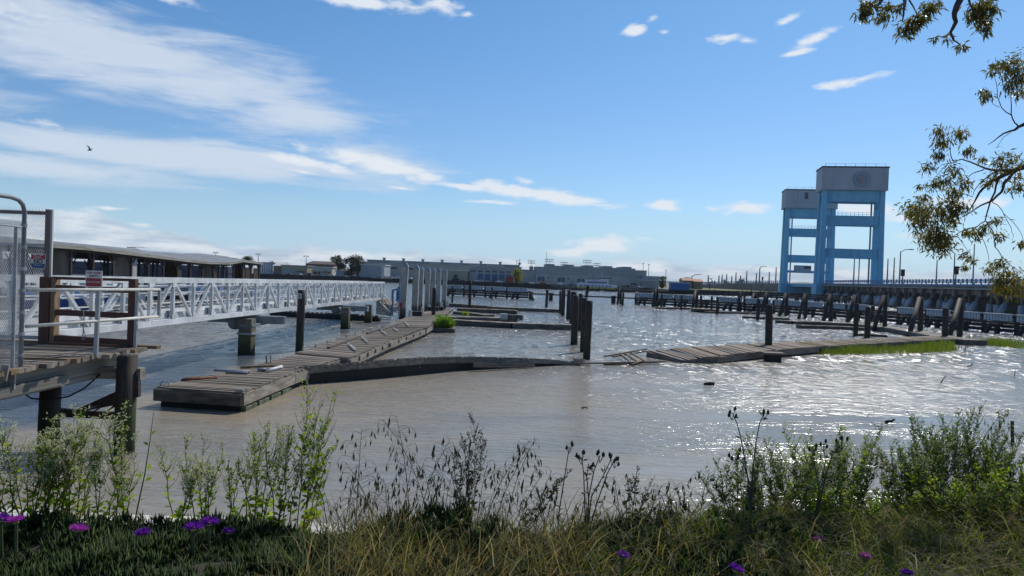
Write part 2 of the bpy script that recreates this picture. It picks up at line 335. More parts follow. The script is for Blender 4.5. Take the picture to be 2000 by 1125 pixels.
# ------------------------------------------------------------------ mesh builder and object helpers
class MB:
    def __init__(s): s.v, s.f = [], []
    def add(s, vs, fs):
        b = len(s.v); s.v.extend([tuple(q) for q in vs]); s.f.extend([tuple(i+b for i in q) for q in fs]); return s
    def box(s, a, b):
        (x0, y0, z0), (x1, y1, z1) = a, b
        return s.add([(x0, y0, z0), (x1, y0, z0), (x1, y1, z0), (x0, y1, z0), (x0, y0, z1), (x1, y0, z1), (x1, y1, z1), (x0, y1, z1)], BOXF)
    def beam(s, p0, p1, wd, ht, up=(0, 0, 1), taper=1.0):
        p0, p1 = Vector(p0), Vector(p1); ax, sd, u = frame(p0, p1, up)
        vs = []
        for p, k in ((p0, 1), (p1, taper)):
            for a, b in ((-1, -1), (1, -1), (1, 1), (-1, 1)): vs.append(p+sd*(a*wd/2*k)+u*(b*ht/2*k))
        return s.add(vs, [(3, 2, 1, 0), (4, 5, 6, 7), (0, 1, 5, 4), (1, 2, 6, 5), (2, 3, 7, 6), (3, 0, 4, 7)])
    def tube(s, pts, r, n=6, cap=True):
        pts = [Vector(p) for p in pts]; rs = r if isinstance(r, (list, tuple)) else [r]*len(pts)
        b = len(s.v); u = None
        for i, p in enumerate(pts):
            t = (pts[min(i+1, len(pts)-1)]-pts[max(i-1, 0)]).normalized()
            if u is None: u = t.orthogonal().normalized()
            u = (u-t*u.dot(t)).normalized(); q = t.cross(u)
            for k in range(n):
                a = 2*math.pi*k/n; s.v.append(tuple(p+(u*math.cos(a)+q*math.sin(a))*rs[i]))
        for i in range(len(pts)-1):
            for k in range(n):
                k2 = (k+1) % n; s.f.append((b+i*n+k, b+i*n+k2, b+(i+1)*n+k2, b+(i+1)*n+k))
        if cap:
            s.f.append(tuple(b+k for k in reversed(range(n)))); e = b+(len(pts)-1)*n; s.f.append(tuple(e+k for k in range(n)))
        return s
    def prism(s, poly, z0, z1):
        n = len(poly); b = len(s.v)
        s.v += [(x, y, z0) for x, y in poly]+[(x, y, z1) for x, y in poly]
        s.f.append(tuple(b+i for i in reversed(range(n)))); s.f.append(tuple(b+n+i for i in range(n)))
        for i in range(n): j = (i+1) % n; s.f.append((b+i, b+j, b+n+j, b+n+i))
        return s
    def quad(s, *q): return s.add(q, [tuple(range(len(q)))])
    def build(s, name, m, parent=None, org=None, smooth=False):
        org = Vector(org) if org is not None else Vector(ORG.get(parent.name, (0, 0, 0)) if parent else (0, 0, 0))
        me = bpy.data.meshes.new(name)
        me.from_pydata([(x-org.x, y-org.y, z-org.z) for x, y, z in s.v], [], s.f)
        if isinstance(m, list):
            for q in m: me.materials.append(M[q] if isinstance(q, str) else q)
        else: me.materials.append(M[m] if isinstance(m, str) else m)
        if smooth: me.polygons.foreach_set('use_smooth', [True]*len(me.polygons))
        return link(name, me, parent, org if parent is None else None)
BOXF = [(3, 2, 1, 0), (4, 5, 6, 7), (0, 1, 5, 4), (1, 2, 6, 5), (2, 3, 7, 6), (3, 0, 4, 7)]
ORG = {}
def frame(p0, p1, up=(0, 0, 1)):
    ax = (p1-p0).normalized(); up = Vector(up)
    if abs(ax.dot(up)) > .98: up = Vector((1, 0, 0))
    sd = ax.cross(up).normalized(); return ax, sd, sd.cross(ax)
def link(name, me, parent=None, loc=None):
    o = bpy.data.objects.new(name, me); COL.objects.link(o)
    if parent:
        o.parent = parent
        ORG[o.name] = ORG.get(parent.name, (0, 0, 0))
    if loc is not None: o.location = loc; ORG[o.name] = tuple(loc)
    return o
def tag(o, label=None, cat=None, group=None, kind=None):
    for k, v in (('label', label), ('category', cat), ('group', group), ('kind', kind)):
        if v: o[k] = v
    return o
def thing(name, label, cat, loc, group=None):
    o = bpy.data.objects.new(name, None); COL.objects.link(o); o.location = loc; ORG[o.name] = tuple(loc)
    o.empty_display_size = .2
    return tag(o, label, cat, group)
def struct(name, mb, m): return tag(mb.build(name, m), kind='structure')
UNIT = {}
def unit(m, var=0):
    k = (m, var)
    if k not in UNIT:
        r = random.Random(var*17+3); me = bpy.data.meshes.new('board')
        j = .0 if var == 0 else 1.0
        vs = []
        for x in (-.5, 0, .5) if var else (-.5, .5):
            e = r.uniform(-.006, .006)*j if x else 0
            for y, z in ((-.5, -.5), (.5, -.5), (.5, .5), (-.5, .5)):
                vs.append((x+e, y*(1+r.uniform(-.07, .04)*j), z+(r.uniform(-.06, .14)*j if z > 0 else 0)))
        n = len(vs)//4; fs = [(3, 2, 1, 0), tuple(4*(n-1)+i for i in range(4))]
        for i in range(n-1):
            for q in range(4): q2 = (q+1) % 4; fs.append((4*i+q, 4*i+q2, 4*i+4+q2, 4*i+4+q))
        me.from_pydata(vs, [], fs); me.materials.append(M[m]); UNIT[k] = me
    return UNIT[k]
def bar(name, p0, p1, wd, ht, m, parent, up=(0, 0, 1), var=0):
    """a straight board or bar as an object of its own, sharing one mesh per material"""
    p0, p1 = Vector(p0), Vector(p1); ax, sd, u = frame(p0, p1, up)
    o = bpy.data.objects.new(name, unit(m, var)); COL.objects.link(o)
    c = (p0+p1)/2-Vector(ORG.get(parent.name, (0, 0, 0))) if parent else (p0+p1)/2
    mw = Matrix((( ax.x, sd.x, u.x, 0), (ax.y, sd.y, u.y, 0), (ax.z, sd.z, u.z, 0), (0, 0, 0, 1)))
    if parent: o.parent = parent
    o.matrix_local = Matrix.Translation(c) @ mw @ Matrix.Diagonal((max(1e-4, (p1-p0).length), wd, ht, 1))
    return o
def npmesh(name, verts, nper, faces, m, parent=None, kind=None, smooth=False):
    """verts: (N, nper, 3); the same small face list for every piece"""
    N, nper = verts.shape[:2]; org = np.array(ORG.get(parent.name, (0, 0, 0)) if parent else (0, 0, 0))
    me = bpy.data.meshes.new(name)
    if N:
        V_ = (verts.reshape(-1, 3)-org).astype(np.float32)
        me.vertices.add(len(V_)); me.vertices.foreach_set('co', V_.ravel())
        fl = np.concatenate([np.array(f) for f in faces]); ls = np.array([len(f) for f in faces])
        idx = (fl[None, :]+(np.arange(N)*nper)[:, None]).ravel()
        me.loops.add(len(idx)); me.loops.foreach_set('vertex_index', idx.astype(np.int32))
        tot = np.tile(ls, N); st = np.concatenate([[0], np.cumsum(tot)[:-1]])
        me.polygons.add(len(tot)); me.polygons.foreach_set('loop_start', st.astype(np.int32)); me.polygons.foreach_set('loop_total', tot.astype(np.int32))
        me.update(calc_edges=True)
        if smooth: me.polygons.foreach_set('use_smooth', [True]*len(me.polygons))
    me.materials.append(M[m]); o = link(name, me, parent)
    if kind: o['kind'] = kind
    return o
def leaf_verts(P, Dr, L, W, droop=.2):
    """lance-shaped leaves folded along the midrib: base, two sides, tip; (N,6,3)"""
    P = np.asarray(P, float); Dr = np.asarray(Dr, float); Dr = Dr/np.maximum(1e-6, np.linalg.norm(Dr, axis=1, keepdims=True))
    N = len(P); L = np.broadcast_to(np.asarray(L, float), (N,))[:, None]; W = np.broadcast_to(np.asarray(W, float), (N,))[:, None]
    rv = nr.normal(size=(N, 3)); S = np.cross(Dr, rv); S /= np.maximum(1e-6, np.linalg.norm(S, axis=1, keepdims=True)); U = np.cross(S, Dr)
    dz = np.array([0, 0, -1.0])
    mid = P+Dr*L*.45; tip = P+Dr*L+dz*L*droop
    return np.stack([P, mid+S*W*.5+U*W*.15, mid+dz*L*droop*.2, mid-S*W*.5+U*W*.15, tip], 1)
LEAFF = [(0, 1, 2), (0, 2, 3), (1, 4, 2), (2, 4, 3)]
def oct_verts(P, r, squash=1.0):
    P = np.asarray(P, float); N = len(P); r = np.broadcast_to(np.asarray(r, float), (N,))[:, None, None]
    o = np.array([(1, 0, 0), (0, 1, 0), (-1, 0, 0), (0, -1, 0), (0, 0, squash), (0, 0, -squash)], float)
    a = nr.uniform(0, 6.28, N); c, s = np.cos(a), np.sin(a)
    Rm = np.zeros((N, 3, 3)); Rm[:, 0, 0] = c; Rm[:, 0, 1] = -s; Rm[:, 1, 0] = s; Rm[:, 1, 1] = c; Rm[:, 2, 2] = 1
    return P[:, None, :]+np.einsum('nij,kj->nki', Rm, o)*r
OCTF = [(0, 1, 4), (1, 2, 4), (2, 3, 4), (3, 0, 4), (1, 0, 5), (2, 1, 5), (3, 2, 5), (0, 3, 5)]
def rand_dirs(n, up=0.0):
    d = nr.normal(size=(n, 3)); d /= np.linalg.norm(d, axis=1, keepdims=True); d[:, 2] += up
    return d
ORD = ['first', 'second', 'third', 'fourth', 'fifth', 'sixth', 'seventh', 'eighth', 'ninth', 'tenth', 'eleventh', 'twelfth', 'thirteenth', 'fourteenth']
def text(name, body, m, parent, loc, rot, size, extrude=.002):
    cu = bpy.data.curves.new(name, 'FONT'); cu.body = body; cu.size = size; cu.align_x = 'CENTER'; cu.align_y = 'CENTER'; cu.extrude = extrude
    cu.offset = size*.012
    tmp = bpy.data.objects.new(name, cu); COL.objects.link(tmp); bpy.context.view_layer.update()
    me = bpy.data.meshes.new_from_object(tmp.evaluated_get(bpy.context.evaluated_depsgraph_get())); me.name = name
    bpy.data.objects.remove(tmp); me.materials.clear(); me.materials.append(M[m]); o = bpy.data.objects.new(name, me); COL.objects.link(o)
    o.parent = parent; o.location = Vector(loc)-Vector(ORG.get(parent.name, (0, 0, 0))); o.rotation_euler = rot
    return o

# ================================================================== SETTING
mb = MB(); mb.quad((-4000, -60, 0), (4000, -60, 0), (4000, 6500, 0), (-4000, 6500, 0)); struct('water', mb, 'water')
shore = [(-900, 120), (-300, 205), (-113, 240), (-85, 264), (-44, 291), (0, 273), (14, 266), (15, 304), (54, 304), (55, 266), (75, 270), (100, 292), (125, 345), (160, 420), (420, 520), (3500, 1500)]
land = shore+[(3500, 6000), (-3500, 6000), (-3500, 120)]
mb = MB(); mb.prism(land, -1.5, 1.45); struct('far_shore', mb, 'land')
mb = MB(); mb.add([(62, 282, 1.455), (78, 274, 1.455), (112, 325, 1.455), (140, 420, 1.455), (70, 430, 1.455)], [(0, 1, 2, 3, 4)]); struct('grass_slope', mb, 'lawn')
# distant hills across the bay
def hills(name, x0, x1, y, h, seed):
    r = random.Random(seed); mb = MB(); n = 60
    prev = None
    for i in range(n+1):
        t = i/n; x = x0+(x1-x0)*t
        e = math.sin(math.pi*t)**.6*(h*(.7+.3*math.sin(t*9+seed)+.12*math.sin(t*31)))
        row = [(x, y-400, -2), (x, y, e), (x, y+500, e*.6), (x, y+900, -2)]
        mb.v += row
        if i:
            b = (i-1)*4
            for k in range(3): mb.f.append((b+k, b+4+k, b+5+k, b+1+k))
    struct(name, mb, 'hill')
hills('hills', 900, 2600, 5200, 36, 2)

# ---- shore bank in the foreground
def edge_y(x): return 4.95+.30*max(0, x)+.05*math.sin(x*2.3)-(.02*x if x < 0 else 0)
def ground_z(x, y):
    e = edge_y(x); t = y-e
    z = 2.24+.05*math.sin(x*1.7+y)+.04*math.sin(y*3.1-x)
    if t > 0: z -= min(t*.55+t*t*.10, 3.2)
    return z
mb = MB(); xs = [-60, -30, -16]+[-12+.4*i for i in range(61)]+[16, 25, 45, 80]; ys = [-40, -20, -8, 0]+[2+.3*i for i in range(40)]
for x in xs:
    for y in ys: mb.v.append((x, y, ground_z(x, y)+.03*nr.normal()))
for i in range(len(xs)-1):
    for j in range(len(ys)-1):
        a = i*len(ys)+j; mb.f.append((a, a+len(ys), a+len(ys)+1, a+1))
o = mb.build('shore_bank', 'soil', smooth=True); tag(o, kind='structure')

# ================================================================== FAR SHORE
def gb(mb, x0, x1, y0, y1, z0, z1): return mb.box((x0, y0, z0), (x1, y1, z1))
def px_x(px, py, y): return D(px, py, y).x
def bld(name, label, px0, px1, ytop, d, depth, wall, roofm=None, base=1.44, cat='building', rise=0.0, ytop1=None, roofover=.3):
    """box building spanning two pixel columns of the photograph's view, at distance d"""
    x0 = px_x(px0, 540, d); x1 = px_x(px1, 540, d); zt = D((px0+px1)/2, ytop, d).z
    t = thing(name, label, cat, ((x0+x1)/2, d, base))
    m = MB(); gb(m, x0, x1, d, d+depth, base, zt); m.build('wall', wall, t)
    if roofm:
        m = MB()
        if rise: 
            m.add([(x0-roofover, d-roofover, zt), (x1+roofover, d-roofover, zt), (x1+roofover, d+depth/2, zt+rise), (x0-roofover, d+depth/2, zt+rise), (x0-roofover, d+depth+roofover, zt), (x1+roofover, d+depth+roofover, zt)],
                  [(0, 1, 2, 3), (3, 2, 5, 4), (0, 3, 4), (1, 5, 2), (0, 4, 5, 1)])
        else: gb(m, x0-roofover, x1+roofover, d-roofover, d+depth, zt+.003, zt+.35)
        m.build('roof', roofm, t)
    return t, x0, x1, zt
def windows(t, name, d, lst, m='glass', proud=.06):
    for (pa, pb, ya, yb) in lst:
        a = D(pa, ya, d); b = D(pb, yb, d)
        mb = MB(); gb(mb, a.x, b.x, d-proud, d+.02, b.z, a.z); mb.build(name, m, t)

# quay wall along the far bank, with piles and cap
t = thing('quay_wall', 'long black timber quay wall along the far bank below the warehouses', 'quay wall', (-20, 262, 0))
def off(line, k): return [(x, y-k) for x, y in line]
for i in range(2, 11):
    if i in (6, 8): continue
    a, b = shore[i], shore[i+1]
    if i in (7,): continue
    mb = MB(); mb.beam((a[0], a[1]-.5, .2), (b[0], b[1]-.5, .2), .8, 2.6); mb.build('wall_section', 'quay', t)
    mb = MB(); mb.beam((a[0], a[1]-.55, 1.62), (b[0], b[1]-.55, 1.62), 1.2, .25); mb.build('cap_beam', 'creosote', t)
    n = max(2, int((Vector(b)-Vector(a)).length/3.0))
    for k in range(n):
        p = Vector(a).lerp(Vector(b), k/n); bar('fender_pile', (p.x, p.y-1.05, -.8), (p.x, p.y-1.05, 1.75+rng.uniform(-.25, .4)), .4, .4, 'creosote', t)
# low timber pier in front of the basin where the ferry lies
t = thing('timber_pier', 'low black timber pier in front of the moored white ferry', 'pier', (34, 263, 0))
mb = MB(); gb(mb, 13, 57, 262, 264.5, .35, .85); mb.build('deck', 'creosote', t)
for k in range(22): bar('pile', (14+k*2, 261.8, -.8), (14+k*2, 261.8, 1.0+rng.uniform(-.2, .35)), .35, .35, 'creosote', t)
for k in range(7): mb = MB(); gb(mb, 14+k*6, 18.5+k*6, 262.1, 262.25, -.3, .34); mb.build('sheeting', 'quay', t)

# dark barge / dock wall on the left, behind the boathouse
a = D(296, 516, 225); b = D(446, 520, 225)
t = thing('drydock_barge', 'long dark blue barge hull moored behind the boathouse', 'barge', ((a.x+b.x)/2, 232, 0))
mb = MB(); gb(mb, a.x-70, b.x, 225, 243, -.3, 3.75); mb.build('hull', 'barge', t)
mb = MB(); gb(mb, a.x-70.2, b.x+.2, 224.8, 243.2, 1.7, 2.0); mb.build('rubbing_strake', 'navy', t)
for k in range(9):
    x = a.x+1+k*2.6; bar('rail_post', (x, 226, 3.74), (x, 226, 5.0+(k % 3)*.5), .14, .14, 'barge', t)
for k in range(5):
    x = b.x-9+k*1.6; mb = MB(); gb(mb, x, x+.9, 226, 227, 3.74, 4.2); mb.build('deck_box', 'shipwhite', t)

# --- buildings left of the trees
t, x0, x1, zt = bld('columned_building', 'white colonnaded building with a dark back wall, beside the boathouse end', 505, 535, 513.8, 296, 14, 'cream', 'greywall')
for k in range(7):
    x = x0+.4+k*(x1-x0-.8)/6; mb = MB(); gb(mb, x-.28, x+.28, 295.2, 296, 1.44, zt-.4); mb.build('column', 'shipwhite', t)
for k in range(6):
    x = x0+.4+(k+.5)*(x1-x0-.8)/6
    for z0_, z1_ in ((1.6, 3.2), (3.7, zt-.6)): mb = MB(); gb(mb, x-.5, x+.5, 295.9, 296.05, z0_, z1_); mb.build('window', 'glass', t)
t, x0, x1, zt = bld('low_shed', 'shed with a bright sloping roof next to the colonnaded building', 534, 552, 519, 290, 10, 'brownwall', 'paleroof', rise=1.4)
t, x0, x1, zt = bld('long_low_building', 'long low tan building with a pale blue double door and small windows', 549, 599, 519.5, 288, 14, 'tan', 'greywall', cat='building')
windows(t, 'door', 288, [(559, 568, 526, 535), (553, 557, 527, 536), (570, 573, 527, 536)], 'shed')
windows(t, 'window', 288, [(581, 584, 529, 532), (586, 589, 529, 532), (591, 594, 530, 533)])
t, x0, x1, zt = bld('brown_hangar', 'tall brown walled building with a dark maroon roof beside the dark trees', 597, 652, 516, 300, 22, 'brownwall', 'brownroof', rise=1.3)
windows(t, 'window', 300, [(600, 603, 523, 526), (604.5, 607.5, 523, 526), (600, 604, 530, 534), (634, 637, 519, 522)])
mb = MB(); gb(mb, x0-.05, x1+.05, 299.75, 300, zt-1.0, zt+.02); mb.build('roof_band', 'brownroof', t)
t, x0, x1, zt = bld('cream_front_building', 'small cream building with an upper porch in front of the brown hangar', 609, 648, 522.5, 289, 8, 'cream', 'paleroof')
windows(t, 'window', 289, [(613, 619, 530, 535), (622, 625, 529, 536), (633, 639, 529, 531), (641, 644, 530, 534)])
mb = MB(); gb(mb, x0, x1, 287.6, 289, zt-1.7, zt-1.4); mb.build('porch', 'tan', t)
t, *_ = bld('small_grey_shed', 'small blue grey shed between the cream building and the dark trees', 656, 672, 530, 284, 6, 'shed', 'greywall')
t, x0, x1, zt = bld('grey_metal_shed', 'plain blue grey metal shed with pale roof trim, right of the dark trees', 704, 750, 518, 284, 14, 'shed', 'paleroof')
mb = MB(); gb(mb, x1-1.0, x1-.02, 283.9, 284, 1.44, zt-.1); mb.build('corner_trim', 'paleroof', t)
for k in range(14):
    x = x0+.4+k*(x1-x0-2)/13; mb = MB(); gb(mb, x, x+.08, 283.93, 284, 1.45, zt-.1); mb.build('wall_rib', 'greywall', t)
# --- long factory
FD = 325
t, x0, x1, zt = bld('long_factory', 'very long grey factory with a row of roof vents and white clerestory windows', 694, 1018, 517, FD, 40, 'factory')
z_hi = D(740, 511.5, FD).z; z_hi2 = D(1005, 521, FD).z
mb = MB(); gb(mb, x0+3, x1-1, FD+10, FD+32, zt-1, zt+.95); mb.build('clerestory', 'greydark', t)
mb = MB(); gb(mb, x0-.3, x1+.3, FD-.4, FD+10, zt+.01, zt+.28); mb.build('roof', 'factory_top', t)
mb = MB(); gb(mb, x0+2.7, x1-.7, FD+9.5, FD+32, zt+.953, zt+1.3); mb.build('roof', 'factory_top', t)
for k in range(8):
    x = x0+10+k*8.6; mb = MB(); gb(mb, x-.5, x+.5, FD+12, FD+13, zt+1.28, zt+2.1); gb(mb, x-.8, x+.8, FD+11.8, FD+13.2, zt+2.1, zt+2.4); mb.build('roof_vent', 'greydark', t)
for k, px in enumerate((775, 852, 891, 929, 964)):
    xa = px_x(px, 520, FD+10)
    for q in range(5 if k != 4 else 8): mb = MB(); gb(mb, xa-3+q*1.0, xa-3+q*1.0+.6, FD+9.9, FD+10.02, zt+.35, zt+.8); mb.build('clerestory_window', 'shipwhite', t)  # clerestory panes are plain white
windows(t, 'window', FD, [(756, 775, 521, 525.5), (797, 812, 523, 527)])
t, x0, x1, zt = bld('tan_flat_shed', 'low tan flat shed with white roof edge behind the grey concrete piles', 863, 914, 528.5, 290, 9, 'tan', 'paleroof')
GD = 292
t, x0, x1, zt = bld('blue_garage', 'grey garage building with a row of big blue doors beside the lime green tree', 916, 1004, 524.5, GD, 16, 'shed', 'factory_top')
for k in range(6):
    a = 919+k*14
    windows(t, 'window', GD, [(a+.5, a+10, 527.5+k*.5, 531+k*.5)], 'glass')
    if k: windows(t, 'garage_door', GD, [(a, a+10.5, 534+k*.4, 547+k*.5)], 'bluedoor', .1)
t, *_ = bld('red_container', 'red shipping container at the foot of the lime green tree', 988, 1003, 540, 276, 3, 'redbox', None, cat='container')
t, x0, x1, zt = bld('link_block', 'plain grey low block between the lime tree and the big warehouse', 1019, 1050, 528.5, 306, 20, 'factory', 'greydark')
mb = MB(); gb(mb, x0+3, x0+4.5, 308, 310, zt+.34, zt+1.8); mb.build('chimney', 'greydark', t)
# --- big warehouse in the middle
WD = 305
t, x0, x1, zt = bld('big_warehouse', 'big stepped grey warehouse with three dark doors behind the white ferry', 1047, 1262, 526.5, WD, 36, 'factory')
zb = D(1150, 538.5, WD).z
mb = MB(); gb(mb, x0-.12, x1+.12, WD-.12, WD+36.1, zb, zt+.15); mb.build('upper_cladding', 'factory_top', t)
mb = MB(); gb(mb, x0-.4, x1+.3, WD-.4, WD+36, zt+.153, zt+.42); mb.build('roof', 'greywall', t)
xa, xb = px_x(1066, 520, WD+8), px_x(1241, 520, WD+8); zc = D(1150, 521.2, WD+8).z
mb = MB(); gb(mb, xa, xb, WD+8, WD+30, zt+.4, zc); mb.build('clerestory', 'factory_top', t)
for k in range(5):
    x = xa+(xb-xa)*(.0+k*.215); mb = MB(); gb(mb, x, x+3.6, WD+7.8, WD+28, zc+.003, zc+.62); mb.build('roof_monitor', 'greydark', t)
mb = MB(); gb(mb, xa-.1, xb+.1, WD+7.9, WD+8, zt+.9, zt+1.0); mb.build('gutter', 'greydark', t)
windows(t, 'warehouse_door', WD, [(1050.5, 1063, 540, 549), (1089.5, 1102.5, 542, 551), (1128, 1141, 544, 552)], 'bluedoor', .1)
windows(t, 'window', WD, [(1108, 1112, 543, 545), (1069, 1072, 541, 543), (1190, 1195, 542, 544), (1189, 1193, 534, 538), (1231, 1243, 553, 560)], 'glass')
for k in range(11):
    x = x0+2+k*4; mb = MB(); gb(mb, x, x+.3, WD-.2, WD-.12, 1.45, zb-.02); mb.build('pilaster', 'factory', t)
t, x0, x1, zt = bld('warehouse_annex', 'lower grey annex at the right end of the stepped warehouse', 1256, 1287, 541, 298, 24, 'factory_top', 'greywall')
mb = MB(); xx = px_x(1240, 548, 297.5); gb(mb, x0-2, x0+5, 296, 298, 4.3, 4.5); mb.build('canopy', 'paleroof', t)
windows(t, 'shutter', 298, [(1262, 1266, 552, 562), (1272, 1280, 553, 563)], 'greywall')
t, x0, x1, zt = bld('blue_container', 'bright blue box container on the quay left of the bridge', 1312, 1347, 553.5, 262, 4, 'bluebox', 'shed', base=1.44, cat='container')
for k in range(16):
    x = x0+.2+k*(x1-x0-.5)/15; mb = MB(); gb(mb, x, x+.12, 261.92, 262, 1.5, zt-.05); mb.build('wall_rib', 'bluebox', t)
for (pa, pb, yt, lab) in ((1334, 1352, 548, 'small house with an orange tiled hip roof behind the blue container'), (1356, 1373, 550, 'small house with an orange tiled gable roof, right of the hip roofed one')):
    t, x0, x1, zt = bld('tiled_house', lab, pa, pb, yt, 330, 7, 'brownwall', 'orange_roof', cat='house', rise=1.1)
    t['group'] = 'orange roofed houses by the bridge'
    windows(t, 'window', 330, [(pa+3, pa+5, 555, 558), (pa+9, pa+11, 555.5, 558.5)])

# --- trees on the far shore
def far_tree(label, px, py_top, py_base, wpx, d, m='fartree', name='broad_tree', n=1500, group='trees on the far shore', clumps=9, trunkf=.35, base=1.44):
    b = D(px, py_base, d); h = D(px, py_top, d).z-base; wd = wpx*d/FPX
    t = thing(name, label, 'tree', (b.x, d, base), group)
    mb = MB(); mb.tube([(b.x, d, base-.2), (b.x+.1*wd*.3, d, base+h*.3), (b.x, d, base+h*.75)], [wd*.06+.08, wd*.05+.06, .05], 6)
    cl_ = []
    for k in range(clumps):
        a = rng.uniform(0, 6.28); rr = math.sqrt(rng.random())*wd*.36; z = base+h*rng.uniform(trunkf+.08, .88); k_ = 1-abs((z-base)/h-.55)*1.1
        c = Vector((b.x+math.cos(a)*rr*k_*1.15, d+math.sin(a)*rr*k_, z)); cl_.append((c, wd*rng.uniform(.15, .25)))
        mb.tube([(b.x, d, base+h*rng.uniform(.22, .5)), c.lerp(Vector((b.x, d, c.z)), .4)-Vector((0, 0, .06*h)), c], [wd*.02+.02, wd*.014+.01, .01], 4)
    mb.build('trunk', 'trunk', t)
    P = []
    for c, r_ in cl_:
        q = rand_dirs(n//clumps)*(nr.random((n//clumps, 1))**.4)*r_*np.array([1.15, 1.0, .8]); P.append(q+np.array(c))
    P = np.concatenate(P); s = wd*.055+.05
    npmesh('crown', leaf_verts(P, rand_dirs(len(P)), nr.uniform(.7, 1.4, len(P))*s, s*.8), 6, LEAFF, m, t, 'stuff')
    return t
far_tree('tall dark open tree left of its bushier neighbour by the brown hangar', 659, 491.5, 537, 34, 286, clumps=10, n=1600, trunkf=.3)
far_tree('wide bushy dark green tree between the brown hangar and the grey shed', 685, 498, 538, 42, 285, clumps=14, n=2400, trunkf=.05)
far_tree('reddish topped tree rising behind the wide bushy dark tree', 699, 495.5, 537, 24, 300, 'fartree_red', n=900)
far_tree('round dark dome tree showing above the boathouse roof end', 486, 499, 530, 26, 300, clumps=12, n=1500, trunkf=.4)
far_tree('small rounded dark tree behind the white colonnaded building', 528, 508, 532, 16, 340, n=500)
far_tree('small dark tree right of another one behind the colonnaded building', 541, 509.5, 532, 13, 340, n=500)
far_tree('bright lime green and yellow tree in front of the grey warehouses', 1011, 523, 551, 25, 272, 'fartree_lime', n=2200, clumps=15, trunkf=.05)
far_tree('broad dark bush tree at the right end of the warehouse annex', 1293, 538.5, 564, 26, 304, n=1300, clumps=12, trunkf=.05)
far_tree('small round tree right of the orange roofed houses', 1386, 547, 559, 10, 330, n=400, clumps=6, trunkf=.1)
far_tree('low spreading pine beside the bridge approach', 1418, 546, 557, 20, 420, n=700, trunkf=.3, base=1.45)
far_tree('taller leaning pine beside the bridge approach', 1444, 541, 556, 22, 420, n=800, trunkf=.35, base=1.45)

# --- light masts and poles on the far shore
def mast(label, px, yt, yb, d, heads=4, name='floodlight_mast', group='floodlight masts of the ball field', r=.09, base=1.44):
    b = D(px, yb, d); zt = D(px, yt, d).z
    t = thing(name, label, 'light mast', (b.x, d, base), group)
    mb = MB(); mb.tube([(b.x, d, base), (b.x, d, zt)], [r*1.4, r*.8], 6); mb.build('pole', 'steel_grey', t)
    if heads:
        mb = MB(); wd = .35*heads
        for row in range(2 if heads > 2 else 1):
            z = zt-row*1.0; mb.beam((b.x-wd, d, z), (b.x+wd, d, z), .1, .1)
            for k in range(heads):
                x = b.x-wd+2*wd*(k/(heads-1)) if heads > 1 else b.x
                gb(mb, x-.24, x+.24, d-.25, d+.05, z-.42, z-.05)
        mb.build('lamp_bank', 'greydark', t)
    return t
for px, yt, yb, hd, lab in ((1036.5, 509, 545, 4, 'floodlight mast over the low grey block left of the warehouse'), (1072, 506, 530, 5, 'floodlight mast left of all those above the warehouse roof'),
                            (1101, 512, 530, 4, 'lower floodlight mast second from the left above the warehouse'), (1146, 508, 530, 5, 'widest floodlight mast above the middle of the warehouse roof'),
                            (1165.5, 514, 532, 4, 'lowest floodlight mast above the warehouse roof')):
    mast(lab, px, yt, yb, 360, hd)
mast('tall thin bare pole rising left of the warehouse roof', 1066.5, 491, 530, 350, 0, 'flag_pole', None)
for px, yt, lab in ((1008, 508, 'thin pole behind the factory, left of a pair above the lime tree'), (1013.5, 507, 'thin pole behind the factory, right of a pair above the lime tree'),
                    (1255, 514, 'dark floodlight pole at the warehouse end, left of a pair'), (1266, 516, 'dark floodlight pole at the warehouse end, right of a pair'), (1300, 527, 'short floodlight pole above the dark bush tree')):
    mast(lab, px, yt, 550, 340, 1, 'lamp_pole', 'lamp poles on the far shore', .12)
for px, yt, lab in ((420, 492.5, 'tall lamp pole above the sagging boathouse roof'), (503.5, 495.5, 'tall lamp pole beside the white colonnaded building'), (597, 499.5, 'tall lamp pole at the left corner of the brown hangar')):
    mast(lab, px, yt, 535, 287, 2, 'yard_lamp', 'tall yard lamps on the far shore', .13)

